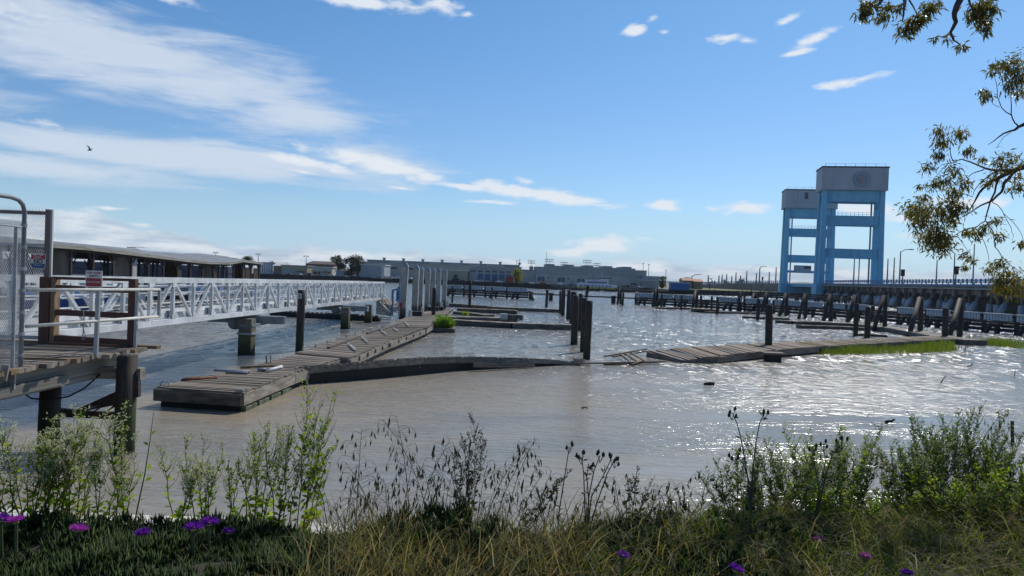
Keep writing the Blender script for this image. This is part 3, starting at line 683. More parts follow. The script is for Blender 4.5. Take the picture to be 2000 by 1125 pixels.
# --- vehicles and yard clutter
def vehicle(name, label, cat, px, py, lpx, d, body, kind='car'):
    b = D(px, py, d); L = lpx*d/FPX; z = 1.45
    t = thing(name, label, cat, (b.x, d, z), 'vehicles on the far quay')
    h = L*.22
    def side(poly, y0, y1): 
        m = MB(); n = len(poly); m.v += [(b.x+p[0]*L, d+y0, z+p[1]*L) for p in poly]+[(b.x+p[0]*L, d+y1, z+p[1]*L) for p in poly]
        m.f += [tuple(range(n)), tuple(reversed(range(n, 2*n)))]+[(i, n+i, n+(i+1) % n, (i+1) % n) for i in range(n)]; return m
    if kind == 'car': side([(-.5, .07), (.5, .07), (.5, .19), (.28, .21), (.16, .33), (-.25, .33), (-.38, .21), (-.5, .2)], -.85, .85).build('body', body, t)
    elif kind == 'truck':
        side([(.12, .07), (.5, .07), (.5, .2), (.36, .22), (.3, .36), (.12, .36)], -.9, .9).build('cab', body, t); side([(-.5, .08), (.11, .08), (.11, .22), (-.5, .22)], -.95, .95).build('bed', body, t)
    elif kind == 'van': side([(-.5, .07), (.5, .07), (.5, .2), (.36, .38), (-.5, .38)], -.95, .95).build('body', body, t)
    m = MB()
    if kind == 'car': m = side([(-.22, .22), (.13, .22), (.1, .3), (-.2, .3)], -.87, .87)
    else: m = side([(.2, .22), (.42, .22), (.34, .33), (.2, .33)], -.97, .97)
    m.build('window', 'glass', t)
    for sx in (-.3, .3):
        for sy in (-.86, .86):
            m = MB(); c = Vector((b.x+sx*L, d+sy, z+.075*L)); m.tube([c-Vector((0, .12, 0)), c+Vector((0, .12, 0))], .078*L, 10); m.build('wheel', 'black', t)
    return t
vehicle('pickup_truck', 'white pickup truck parked beside the lime tree, before the warehouse', 'truck', 1041, 556, 16, 276, 'shipwhite', 'truck')
vehicle('parked_car', 'dark car parked left of the white pickup by the lime tree', 'car', 1027, 554, 11, 277, 'darkcar')
vehicle('parked_car', 'pale car parked between the first two warehouse doors', 'car', 1078, 556, 10, 284, 'shed')
vehicle('van', 'white van parked near the second warehouse door', 'van', 1096, 557, 12, 282, 'shipwhite', 'van')
vehicle('parked_car', 'dark car parked left of the moored ferry', 'car', 1116, 558, 10, 280, 'darkcar')
vehicle('pickup_truck', 'white flatbed truck in front of the blue garage doors', 'truck', 935, 548, 15, 280, 'shipwhite', 'truck')
vehicle('van', 'white van parked below the grey metal shed', 'van', 722, 541, 13, 286, 'shipwhite', 'van')
vehicle('pickup_truck', 'white pickup truck by the quay edge behind the gangway end', 'truck', 773, 549, 15, 283.5, 'shipwhite', 'truck')
vehicle('parked_car', 'teal covered car parked under the wide bushy tree', 'car', 690, 540, 13, 281, 'shipblue')
vehicle('parked_car', 'pale car parked before the long tan building', 'car', 585, 538, 12, 278, 'shed')
vehicle('parked_car', 'dark car parked right of the stacked black crates', 'car', 905, 547, 11, 278, 'darkcar')
for nm, lab, px, py, lp, d, m_, kd in (('parked_car', 'red car parked at the left end of the blue garage doors', 922, 549, 10, 281, 'redbox', 'car'), ('van', 'white van parked between the blue garage doors and the red container', 976, 551, 11, 279, 'shipwhite', 'van'),
        ('parked_car', 'silver car parked before the second garage door', 949, 550, 10, 278, 'shed', 'car'), ('pickup_truck', 'dark pickup truck parked before the middle garage doors', 961, 550.5, 11, 282, 'darkcar', 'truck'), ('van', 'white van parked between warehouse door and ferry', 1130, 558, 10, 303, 'shipwhite', 'van'),
        ('parked_car', 'white car parked beside the warehouse annex shutter', 1252, 563, 11, 288, 'shipwhite', 'car'), ('pickup_truck', 'dark truck parked right of the ferry bow', 1222, 562, 13, 292, 'darkcar', 'truck'), ('parked_car', 'pale car parked under the cream building porch', 628, 539, 11, 281, 'shed', 'car'),
        ('van', 'pale van parked left of the small blue grey shed', 648, 539, 11, 279, 'paleroof', 'van'), ('parked_car', 'dark car parked before the pale blue double door', 566, 537, 11, 279, 'darkcar', 'car'), ('parked_car', 'white car parked below the long factory wall', 802, 545, 11, 286, 'shipwhite', 'car')):
    vehicle(nm, lab, nm.split('_')[-1], px, py, lp, d, m_, kd)
def yard_stack(name, label, cat, px, py, d, wpx, hpx, m):
    b = D(px, py, d); L = wpx*d/FPX; h = hpx*d/FPX; t = thing(name, label, cat, (b.x, d, 1.45), 'stacks on the far quay'); n = 4
    for i in range(n):
        for j in range(2): mb = MB(); gb(mb, b.x-L/2+i*L/n+.04, b.x-L/2+(i+1)*L/n-.04, d-.6, d+.6, 1.45+j*h/2+.02, 1.45+(j+1)*h/2-.02-rng.random()*.1*h); mb.build('bundle', m, t)
yard_stack('timber_stack', 'stack of tan timber bundles by the grey metal shed', 'timber stack', 758, 545, 281, 16, 5, 'tan'); yard_stack('timber_stack', 'rust coloured stack on the quay left of the timber bundles', 'stack', 741, 544, 279, 9, 4, 'brownwall')
yard_stack('pallet_stack', 'stack of dark pallets right of the orange excavator', 'stack', 1083, 559, 272, 7, 4, 'brownwall'); yard_stack('pallet_stack', 'grey stack of blocks at the ferry stern', 'stack', 1121, 561, 272, 6, 4, 'greywall'); yard_stack('pallet_stack', 'dark equipment stack right of the ferry', 'stack', 1240, 565, 276, 12, 6, 'greydark')
# orange excavator
b = D(1061, 556, 279); t = thing('excavator', 'small orange excavator on the quay left of the ferry', 'excavator', (b.x, 279, 1.45), 'vehicles on the far quay')
mb = MB(); gb(mb, b.x-1.1, b.x+.9, 278.4, 279.8, 1.45, 1.95); mb.build('track', 'black', t)
mb = MB(); gb(mb, b.x-1.1, b.x+.3, 278.5, 279.7, 1.95, 2.5); mb.build('body', 'machine', t)
mb = MB(); gb(mb, b.x-.3, b.x+.3, 278.6, 279.4, 2.5, 3.1); mb.build('cab', 'glass', t)
mb = MB(); mb.beam((b.x+.3, 279, 2.3), (b.x+1.2, 279, 3.0), .2, .22); mb.beam((b.x+1.2, 279, 3.0), (b.x+1.6, 279, 1.7), .18, .18); mb.build('boom', 'machine', t)
b = D(891, 546, 283)
for k, (dx, dz, lab) in enumerate(((-.75, 0, 'black crate on the quay, lower left of a stack'), (.6, 0, 'black crate on the quay, lower right of a stack'), (-.1, 1.2, 'black crate on top of two others on the quay'))):
    t = thing('stacked_crate', lab, 'crate', (b.x+dx, 282, 1.45+dz), 'black crates stacked on the quay')
    mb = MB(); gb(mb, b.x+dx-.6, b.x+dx+.6, 281.4, 282.6, 1.45+dz, 2.63+dz); mb.build('crate_body', 'black', t)
    mb = MB(); gb(mb, b.x+dx-.63, b.x+dx+.63, 281.35, 281.4, 2.35+dz, 2.6+dz); mb.build('crate_rim', 'darkcar', t)

# --- moored ferry
SD = 285
a = D(1127, 563, SD); b = D(1205, 566, SD); zb = D(1166, 563.5, SD).z
t = thing('ferry', 'white two deck ferry with yellow lower hull moored at the far quay', 'ferry', ((a.x+b.x)/2, SD, 0))
L0, L1 = a.x, b.x
def hullpoly(z0, z1, over, m, nm):
    mb = MB(); pts = []
    for (x, hw) in ((L0, 1.4), (L0+2, 1.9), (L1-5, 1.9), (L1-2.2, 1.2), (L1+over, .05)): pts.append((x, hw))
    poly0 = [(x, SD-h) for x, h in pts]+[(x, SD+h) for x, h in reversed(pts)]
    mb.prism(poly0, z0, z1); return mb.build(nm, m, t)
hullpoly(-.4, zb, -1.6, 'quay', 'lower_hull'); hullpoly(zb, zb+.55, -1.0, 'yellow', 'hull_stripe'); hullpoly(zb+.55, zb+1.55, 0.0, 'shipwhite', 'hull')
for k in range(9):
    x = L0+1+k*1.35; mb = MB(); gb(mb, x, x+.8, SD-1.93, SD-1.88, zb+.75, zb+1.15); mb.build('window', 'shipblue', t)
mb = MB(); gb(mb, L0+.3, L0+3.6, SD-1.5, SD+1.5, zb+1.55, zb+2.1); mb.build('stern_rail', 'shipwhite', t)
xa, xb = px_x(1145, 555, SD), px_x(1187, 555, SD)
mb = MB(); gb(mb, xa, xb, SD-1.6, SD+1.6, zb+1.553, zb+3.1); mb.build('cabin', 'shipwhite', t)
for k in range(7): x = xa+.4+k*1.05; mb = MB(); gb(mb, x, x+.8, SD-1.66, SD-1.6, zb+2.0, zb+2.6); mb.build('window', 'shipblue', t)
mb = MB(); gb(mb, xa-.2, xb+.4, SD-1.8, SD+1.8, zb+3.1, zb+3.25); mb.build('upper_deck', 'shipwhite', t)
xc = px_x(1176, 545, SD); mb = MB(); gb(mb, xc-.6, xb+.2, SD-1.2, SD+1.2, zb+3.25, zb+4.5); mb.build('wheelhouse', 'shipwhite', t)
mb = MB(); gb(mb, xc-.7, xb+.26, SD-1.26, SD+1.26, zb+3.75, zb+4.25); mb.build('window', 'glass', t)
mb = MB()
for k in range(6): x = xa+.1+k*.95; mb.beam((x, SD-1.7, zb+3.25), (x, SD-1.7, zb+3.95), .07, .07)
mb.beam((xa, SD-1.7, zb+3.95), (xc-.6, SD-1.7, zb+3.95), .07, .07); mb.build('railing', 'shipblue', t)
mb = MB(); mb.tube([(xc, SD, zb+4.5), (xc-.3, SD, zb+6.4)], [.09, .05], 5); mb.beam((xc-.9, SD, zb+5.5), (xc+.5, SD, zb+5.5), .08, .08); mb.build('mast', 'shipwhite', t)

# ================================================================== BRIDGE
BD = Vector((.187, .982, 0)).normalized(); BA = Vector((BD.y, -BD.x, 0))
T1 = Vector((115.6, 262, 0)); T2 = T1+BD*65+BA*-1.6
def br(s, a, z): p = T1+BD*s+BA*a; return Vector((p.x, p.y, z))
def bbox(mb, s0, s1, a0, a1, z0, z1):
    vs = [br(s, a, z) for z in (z0, z1) for (s, a) in ((s0, a0), (s0, a1), (s1, a1), (s1, a0))]
    return mb.add(vs, BOXF)
DZ = 5.3
t = thing('causeway_bridge', 'long concrete causeway with blue railings leading to the blue lift towers', 'bridge', br(-60, 0, DZ))
bridge = t
mb = MB(); bbox(mb, -210, -3, -8.6, 8.6, DZ-.45, DZ); mb.build('deck', 'deckconc', t)
mb = MB(); bbox(mb, -210, -3, -8.95, -8.6, DZ-.62, DZ-.38); mb.build('edge_beam', 'conc', t)
mb = MB(); bbox(mb, -210, -3, -8.62, -8.3, DZ, DZ+.35); mb.build('parapet', 'bluerail', t)
mb = MB(); bbox(mb, -3, 68, -8.5, 8.5, DZ-1.2, DZ); mb.build('lift_span', 'blue', t)
for s in range(-204, -3, 6):
    mb = MB(); bbox(mb, s-.5, s+.5, -8.6, 8.6, DZ-1.9, DZ-.45); mb.build('crosshead', 'deckconc', t)
mb = MB(); bbox(mb, -210, -3, -7.9, -7.3, DZ-1.55, DZ-.45); mb.build('girder', 'deckconc', t)
mb = MB(); bbox(mb, -210, -3, 3, 3.6, DZ-1.55, DZ-.45); mb.build('girder', 'deckconc', t)
for i, s in enumerate(range(-204, -2, 2)):
    bar('railing_post', br(s, -8.46, DZ+.5), br(s, -8.46, DZ+1.35), .22, .22, 'bluerail', t)
for s in range(-208, -6, 1):
    if s % 2: bar('railing_panel', br(s-.75, -8.46, DZ+.95), br(s+.75, -8.46, DZ+.95), .05, .26, 'bluerail', t)
for z in (DZ+.68, DZ+1.22): bar('rail', br(-210, -8.46, z), br(-3, -8.46, z), .09, .1, 'bluerail', t)
mb = MB(); bbox(mb, -210, -3, 8.3, 8.62, DZ, DZ+.35); mb.build('parapet', 'bluerail', t)
for s in range(-204, -2, 4): bar('railing_post', br(s, 8.46, DZ+.5), br(s, 8.46, DZ+1.35), .22, .22, 'bluerail', t)
for z in (DZ+.68, DZ+1.22): bar('rail', br(-210, 8.46, z), br(-3, 8.46, z), .09, .1, 'bluerail', t)
# concrete piles with pale jackets
for i in range(70):
    s = -204+i*2.9+rng.uniform(-.4, .4)
    rake = (i % 4 == 1)
    a = -7.9+rng.uniform(-.3, .3) if not rake else -9.2
    tp = br(s, -7.5, DZ-1.0); bt = br(s-(1.0 if rake else 0), a-(1.6 if rake else 0), -.8)
    mb = MB(); mb.tube([tp, bt], .33, 8); p = mb.build('pile', 'deckconc', t, smooth=True)
    k0, k1 = rng.uniform(.36, .44), .78
    mb = MB(); mb.tube([tp.lerp(bt, k0), tp.lerp(bt, k1)], rng.uniform(.56, .66), 10); mb.build('jacket', 'jacket', p, smooth=True)
mb = MB(); bbox(mb, -210, -3, 1, 1.6, -.8, DZ-.5); mb.build('inner_wall', 'deckconc', t)
# far approach
def far_app(p0, p1, z0, z1, hw=9.0):
    n = Vector((-(p1-p0).y, (p1-p0).x, 0)).normalized()
    return [p0+n*hw, p0-n*hw, p1-n*hw, p1+n*hw]
ap = [br(68, 0, 0), Vector((128, 385, 0)), Vector((123, 470, 0))]; az_ = [DZ, DZ-.4, 3.2]
for i in range(2):
    q = far_app(ap[i], ap[i+1], 0, 0); mb = MB()
    zt_ = [az_[i], az_[i], az_[i+1], az_[i+1]]
    mb.add([(v.x, v.y, -.8) for v in q]+[(v.x, v.y, z) for v, z in zip(q, zt_)], [(3, 2, 1, 0), (4, 5, 6, 7), (0, 1, 5, 4), (1, 2, 6, 5), (2, 3, 7, 6), (3, 0, 4, 7)])
    mb.build('approach_ramp', 'deckconc', t)
    e0, e1 = q[0], q[3]
    for k in range(22):
        p = e0.lerp(e1, k/22); z = az_[i]+(az_[i+1]-az_[i])*k/22; bar('railing_post', (p.x, p.y, z), (p.x, p.y, z+1.3), .25, .25, 'bluerail', t)
    for dz in (.3, .75, 1.2): bar('rail', (e0.x, e0.y, az_[i]+dz), (e1.x, e1.y, az_[i+1]+dz), .1, .16, 'bluerail', t)

def tower(O, label, seal):
    t = thing('lift_tower', label, 'bridge tower', (O.x, O.y, 0), 'blue lift towers of the bridge')
    def P(s, a, z): p = O+BD*s+BA*a; return Vector((p.x, p.y, z))
    def bx(mb, s0, s1, a0, a1, z0, z1): return mb.add([P(s, a, z) for z in (z0, z1) for (s, a) in ((s0, a0), (s0, a1), (s1, a1), (s1, a0))], BOXF)
    W_, Dp = 9.2, 3.0
    for sa in (-1, 1):
        for ss in (-1, 1):
            mb = MB(); c = .75
            vs = []
            for z, k in ((.5, 1.28), (38.2, 1.0)):
                for (u, v) in ((-1, -1), (1, -1), (1, 1), (-1, 1)): vs.append(P(ss*Dp*(1.0 if z > 1 else 1.15)+u*.75*k, sa*W_*(1.0 if z > 1 else 1.02)+v*c*k, z))
            mb.add([vs[0], vs[3], vs[2], vs[1], vs[4], vs[7], vs[6], vs[5]], BOXF); mb.build('leg', 'blue', t)
        for z in (15.2, 20.5, 26.5, 32, 36.6, 9.5):
            bar('side_strut', P(-Dp, sa*W_, z), P(Dp, sa*W_, z), .5, .6, 'blue', t)
        for z0_, z1_ in ((15.5, 26.5),):
            pass
    for ss in (-1, 1):
        for (z0_, z1_) in ((33.6, 37.7), (25.7, 28.9), (14.5, 17.6)):
            mb = MB(); bx(mb, ss*Dp-.55, ss*Dp+.55, -W_+.9, W_-.9, z0_, z1_); mb.build('crossbeam', 'blue', t)
    for ss in (-1, 1):
        for (z0_, z1_) in ((33.6, 37.4), (25.7, 28.9), (14.5, 17.6)):
            for z in (z0_+.08, z1_-.08): bar('flange', P(ss*Dp-.62, -W_+.9, z), P(ss*Dp-.62, W_-.9, z), .16, .14, 'blue', t)
            for a in np.linspace(-W_+2.2, W_-2.2, 7): bar('stiffener', P(ss*Dp-.6, a, z0_+.2), P(ss*Dp-.6, a, z1_-.2), .09, .14, 'blue', t, up=BA)
    for sa in (-1, 1):
        for z in (7.5, 11.2, 13.4, 19.0, 23.0, 30.4, 31.8): bar('splice_plate', P(-Dp-.86, sa*W_-.84, z), P(-Dp-.86, sa*W_+.84, z), .1, .5, 'blue', t)
        for e in (-.72, .72): bar('leg_flange', P(-Dp-.97, sa*W_+e*1.2, 1.0), P(-Dp-.80, sa*W_+e, 37.3), .12, .12, 'blue', t)
    for k in range(7): bar('roof_rail_post', P(-5.2, -9.8+k*3.2, 45.45), P(-5.2, -9.8+k*3.2, 46.3), .09, .09, 'steel_grey', t)
    bar('roof_rail', P(-5.2, -9.8, 46.3), P(-5.2, 9.4, 46.3), .07, .07, 'steel_grey', t)
    for a in np.linspace(-W_+2, W_-2, 12): bar('catwalk_post', P(-Dp, a, 28.9), P(-Dp, a, 30.1), .08, .08, 'blue', t)
    for z in (29.5, 30.1): bar('catwalk_rail', P(-Dp, -W_+1, z), P(-Dp, W_-2, z), .07, .07, 'blue', t)
    mb = MB(); bx(mb, -5.2, 5.2, -10.6, 10.4, 37.7, 45.0); mb.build('machinery_house', 'towergrey', t)
    for k in range(36):
        a = -10.45+k*.59; bar('cladding_rib', P(-5.24, a, 37.75), P(-5.24, a, 44.9), .1, .08, 'towergrey', t, up=BD)
    mb = MB(); bx(mb, -5.4, 5.4, -10.8, 10.6, 45.003, 45.45); mb.build('roof_trim', 'navy', t)
    mb = MB(); bx(mb, -5.28, 5.28, -10.68, 10.48, 37.45, 37.697); mb.build('base_trim', 'shed', t)
    mb = MB(); bx(mb, -4.2, 4.2, -10.9, -7.9, -.8, 5.2); mb.build('base_pier', 'blue', t)
    mb = MB(); bx(mb, -4.2, 4.2, 7.9, 10.9, -.8, 5.2); mb.build('base_pier', 'blue', t)
    mb = MB(); bx(mb, -3.6, -2.8, -7.9, 7.9, 1.4, 5.0); mb.build('base_wall', 'blue', t)
    for a in ((6.6,) if seal else (-6.8, 4.2, 6.0)):
        bar('guide_cable', P(-.5, a, 5.3), P(-.5, a, 38), .42, .42, 'steel_grey', t)
    if seal:
        def disc(r0, nm, m, s, k=32, fn=None):
            mb = MB(); vs = []
            for i in range(k):
                an = 2*math.pi*i/k; r_ = r0*(fn(an) if fn else 1); vs.append((math.cos(an)*r_, math.sin(an)*r_))
            mb.v += [tuple(P(s-.08, 1.9+x, 41.2+y)) for x, y in vs]+[tuple(P(s, 1.9+x, 41.2+y)) for x, y in vs]
            mb.f.append(tuple(range(k))); mb.f += [(i, k+i, k+(i+1) % k, (i+1) % k) for i in range(k)]
            return mb.build(nm, m, t)
        disc(2.75, 'emblem_rim', 'seal_ring', -5.30); disc(2.55, 'emblem', 'seal_blue', -5.40); disc(1.75, 'emblem_ring', 'seal_ring', -5.50); disc(1.62, 'emblem_field', 'seal_blue', -5.60)
        disc(.95, 'emblem_figure', 'seal_orange', -5.70, 28, lambda a: 1+.16*math.sin(3*a+.8)+.10*math.sin(5*a)-.12*math.cos(2*a))
        bar('guide_cable', P(2.0, 4.1, 5.3), P(2.0, 4.1, 14.5), .28, .28, 'steel_grey', t)
    else:
        mb = MB(); bx(mb, -5.35, -5.2, -2.9, -1.5, 41.3, 44.0); mb.build('window', 'glass', t)
        mb = MB(); bx(mb, -5.5, -5.2, -7.4, -6.2, 39.5, 43.6); mb.build('cable_housing', 'shed', t)
        mb = MB(); bx(mb, -4.6, -2.2, -5.6, 1.0, 10.4, 13.2); mb.build('operator_cabin', 'towergrey', t)
        mb = MB(); bx(mb, -4.66, -4.6, -2.0, 1.0, 11.8, 12.8); mb.build('cabin_window', 'glass', t)
        mb = MB(); bx(mb, -3.6, -2.9, -W_+.9, W_-.9, 10.0, 11.0); mb.build('crossbeam', 'blue', t)
    for k in range(16):
        z = 16+k*1.35; bar('ladder_rung', P(-Dp-.9, -W_+1.1, z), P(-Dp-.9, -W_+1.7, z), .09, .09, 'blue', t)
    bar('ladder_rail', P(-Dp-.9, -W_+1.1, 15), P(-Dp-.9, -W_+1.1, 37), .1, .1, 'blue', t); bar('ladder_rail', P(-Dp-.9, -W_+1.7, 15), P(-Dp-.9, -W_+1.7, 37), .1, .1, 'blue', t)
    return t
tower(T1, 'nearer sky blue bridge lift tower with a round seal on its grey top', True)
tower(T2, 'farther sky blue bridge lift tower with a small window in its grey top', False)

# --- lamp posts and poles on the bridge
def pole(label, px, yt, s=None, arm=0, signal=False, a=-7.4, d=None, zb=DZ):
    if d is None:
        # where the pixel column meets the bridge's near edge
        dr = ray(px, 540); k = dr.x/dr.y
        base = T1+BA*a; s = (k*base.y-base.x)/(BD.x-k*BD.y); p = base+BD*s; d = p.y
    else: p = D(px, 550, d)
    zt = D(px, yt, d).z
    t = thing('traffic_signal' if signal else ('street_lamp' if arm else 'light_pole'), label, 'traffic signal' if signal else 'lamp post', (p.x, p.y, zb), 'poles along the causeway')
    r_ = max(.09, d*.0008)
    mb = MB(); mb.tube([(p.x, p.y, zb), (p.x, p.y, zt)], [r_*1.3, r_*.8], 6); mb.build('pole', 'steel_grey', t)
    if arm:
        q = D(px+arm, yt-4, d); mb = MB(); mb.tube([(p.x, p.y, zt-.1), ((p.x+q.x)/2, p.y, zt+(q.z-zt)*.8), (q.x, p.y, q.z)], r_*.6, 5); mb.build('arm', 'steel_grey', t)
        mb = MB(); gb(mb, q.x-.1, q.x+r_*6, p.y-.2, p.y+.2, q.z-.15, q.z+.1); mb.build('lamp_head', 'galv', t)
    if signal:
        mb = MB(); gb(mb, p.x-.35, p.x+.35, p.y-.3, p.y+.3, zt-1.5, zt+.1); mb.build('signal_head', 'black', t)
for px, yt, arm, sg, lab in ((1757, 491, 20, 0, 'curved arm street lamp right of the nearer blue tower'), (1763, 527, 0, 1, 'traffic signal beside the curved arm street lamp'), (1745.5, 503, 0, 0, 'bare pole left of the curved arm street lamp'),
                             (1733, 505, 0, 0, 'thin bare pole beside the right leg of the nearer tower'), (1829, 508, 0, 0, 'pole with small insulators midway along the right causeway'), (1863, 494, 0, 0, 'bare tapered pole left of a traffic signal under the tree branches'),
                             (1867, 521, 0, 1, 'traffic signal right of a tapered pole under the tree branches'), (1900.5, 476, 0, 0, 'tallest thick pole on the causeway under the hanging leaves'), (1667.5, 505, 0, 0, 'thin pole seen inside the nearer blue tower')):
    pole(lab, px, yt, None, arm, bool(sg))
for k, (px, yt, arm, sg) in enumerate(((1335, 546, 6, 0), (1351, 540, 12, 0), (1383, 537, 0, 0), (1391, 548, -6, 0), (1396, 549, 0, 1), (1404, 538, 0, 0), (1410, 536, 0, 0), (1419, 535, 0, 0), (1429, 539, 0, 0), (1437, 532, 0, 0),
                                       (1446, 538, 0, 0), (1458, 529, 0, 0), (1477, 533, 0, 0), (1483, 524, 7, 0), (1489, 541, 0, 1), (1502, 531, 0, 0), (1515, 522, 0, 0))):
    kind_ = 'traffic signal' if sg else ('curved arm lamp' if arm else 'thin pole')
    where = {1335: 'left of the orange roofed houses', 1351: 'over the orange roofed houses', 1383: 'above the small round tree', 1391: 'right of the small round tree', 1396: 'left of the two pines', 1404: 'just left of the low pine',
             1410: 'over the left side of the low pine', 1419: 'over the top of the low pine', 1429: 'between the low and the leaning pine', 1437: 'over the left of the leaning pine', 1446: 'over the top of the leaning pine', 1458: 'right of the leaning pine',
             1477: 'just left of a curved arm lamp', 1483: 'midway between the pines and the farther tower', 1489: 'right of the lamp between pines and tower', 1502: 'second thin one left of the farther tower', 1515: 'close to the farther tower'}[px]
    pole(f'{kind_} on the far approach, {where}', px, yt, None, arm, bool(sg), d=395 if px > 1380 else 345, zb=1.45 if px < 1380 else 4.2)

# ================================================================== TIMBER FENDER WALK
FP = [(-13, 143), (3, 135.5), (21, 129), (32, 118), (41, 106.5), (45.5, 96), (47.5, 87), (50.5, 76), (54, 66), (58, 55)]
def along(pts, step):
    out_ = []; 
    for a, b in zip(pts[:-1], pts[1:]):
        a, b = Vector((*a, 0)), Vector((*b, 0)); n = max(1, round((b-a).length/step))
        for k in range(n): out_.append((a.lerp(b, k/n), a.lerp(b, (k+1)/n)))
    return out_
def corr_mesh():
    me = bpy.data.meshes.new('ribbed_panel'); vs, fs = [], []; n = 9
    for i in range(n):
        x0 = -.5+i/n; 
        for (xa, dy) in ((x0, 0), (x0+.25/n, 0), (x0+.32/n, -.5), (x0+.9/n, -.5)): vs += [(xa, dy, -.5), (xa, dy, .5)]
    vs += [(.5, 0, -.5), (.5, 0, .5)]
    for i in range(len(vs)//2-1): fs.append((2*i, 2*i+2, 2*i+3, 2*i+1))
    me.from_pydata(vs, [], fs); me.materials.append(M['corr']); return me
CORR = corr_mesh()
def fender(name, label, pts, light_from=0):
    segs = along(pts, 4.2); c = segs[len(segs)//2][0]
    t = thing(name, label, 'fender wall', (c.x, c.y, 0), 'timber fender walls of the bridge')
    org = Vector(ORG[t.name])
    for i, (a, b) in enumerate(segs):
        ax = (b-a).normalized(); nrm = Vector((-ax.y, ax.x, 0));
        if nrm.y > 0: nrm = -nrm
        L = (b-a).length
        pa, pb = a+ax*L*.06, b-ax*L*.06; mid = (pa+pb)/2+nrm*.1
        if not (len(segs) > 5 and i % 7 == 3):
            o = bpy.data.objects.new('panel', CORR); COL.objects.link(o); o.parent = t
            o.matrix_local = Matrix.Translation(Vector((mid.x, mid.y, 1.62))-org) @ Matrix(((ax.x, -nrm.x, 0, 0), (ax.y, -nrm.y, 0, 0), (0, 0, 1, 0), (0, 0, 0, 1))) @ Matrix.Diagonal(((pb-pa).length, .22, .62, 1))
            bar('cap_rail', pa+nrm*.1+Vector((0, 0, 1.99)), pb+nrm*.1+Vector((0, 0, 1.99)), .5, .1, 'corr', t)
        for z, h in ((1.12, .26), (.78, .36), (.36, .36)):
            bar('wale', a+Vector((0, 0, z))+nrm*(.05+.1*(z > 1)), b+Vector((0, 0, z))+nrm*(.05+.1*(z > 1)), .24, h*.93, 'creosote', t, var=1)
        bar('back_wale', a-nrm*1.2+Vector((0, 0, 1.3)), b-nrm*1.2+Vector((0, 0, 1.3)), .3, .3, 'creosote', t)
        bar('post', a+Vector((0, 0, -.8))-nrm*.25, a+Vector((0, 0, 1.95))-nrm*.25, .34, .34, 'creosote', t)
        m_ = a.lerp(b, .5)
        bar('cap_block', m_+nrm*.3-ax*.55+Vector((0, 0, 1.02)), m_+nrm*.3+ax*.55+Vector((0, 0, 1.02)), .7, .16, 'plank_dark', t)
        bar('batter_post', m_+nrm*.5-ax*.35+Vector((0, 0, .95)), m_+nrm*1.2-ax*.75+Vector((0, 0, -.6)), .34, .34, 'creosote', t)
        bar('batter_post', m_+nrm*.4+ax*.3+Vector((0, 0, .95)), m_+nrm*.5+ax*.35+Vector((0, 0, -.6)), .38, .38, 'creosote', t)
fender('timber_fender', 'short fender wall with pale ribbed panels behind the grey concrete piles', FP[:2])
fender('timber_fender', 'long curved fender wall with pale ribbed panels and dark planking below the bridge', FP[2:])
# low rail over the gap between both walls
t = thing('boom_rail', 'thin dark rail on short posts spanning the gap in the fender walls', 'rail', (12, 132, 0))
bar('beam', (3.4, 135.3, 1.05), (21, 129, 1.05), .28, .22, 'creosote', t)
for k in (.0, .2, .42, .8): p = Vector((3.4, 135.3, 0)).lerp(Vector((21, 129, 0)), k); bar('post', p+Vector((0, 0, -.6)), p+Vector((0, 0, 1.25)), .7, .5, 'creosote', t, up=(0, 1, 0)); bar('cap', p+Vector((-.45, 0, 1.28)), p+Vector((.45, 0, 1.28)), .7, .12, 'creosote', t)
# second, upper walkway beams in front of the near tower
t = thing('beam_walk', 'low dark walkway of long beams lying before the nearer tower', 'walkway', (50, 135, 0))
for k, (a, b) in enumerate((((46, 150, 2.6), (66, 150, 2.5)), ((47, 146, 2.25), (67, 146, 2.2)), ((46, 142, 1.9), (64, 142, 1.95)))):
    bar('beam', a, b, .5, .28, 'creosote', t)
    for q in range(6): p = Vector(a).lerp(Vector(b), q/5); bar('post', (p.x, p.y, -.6), (p.x, p.y, a[2]), .36, .36, 'creosote', t)

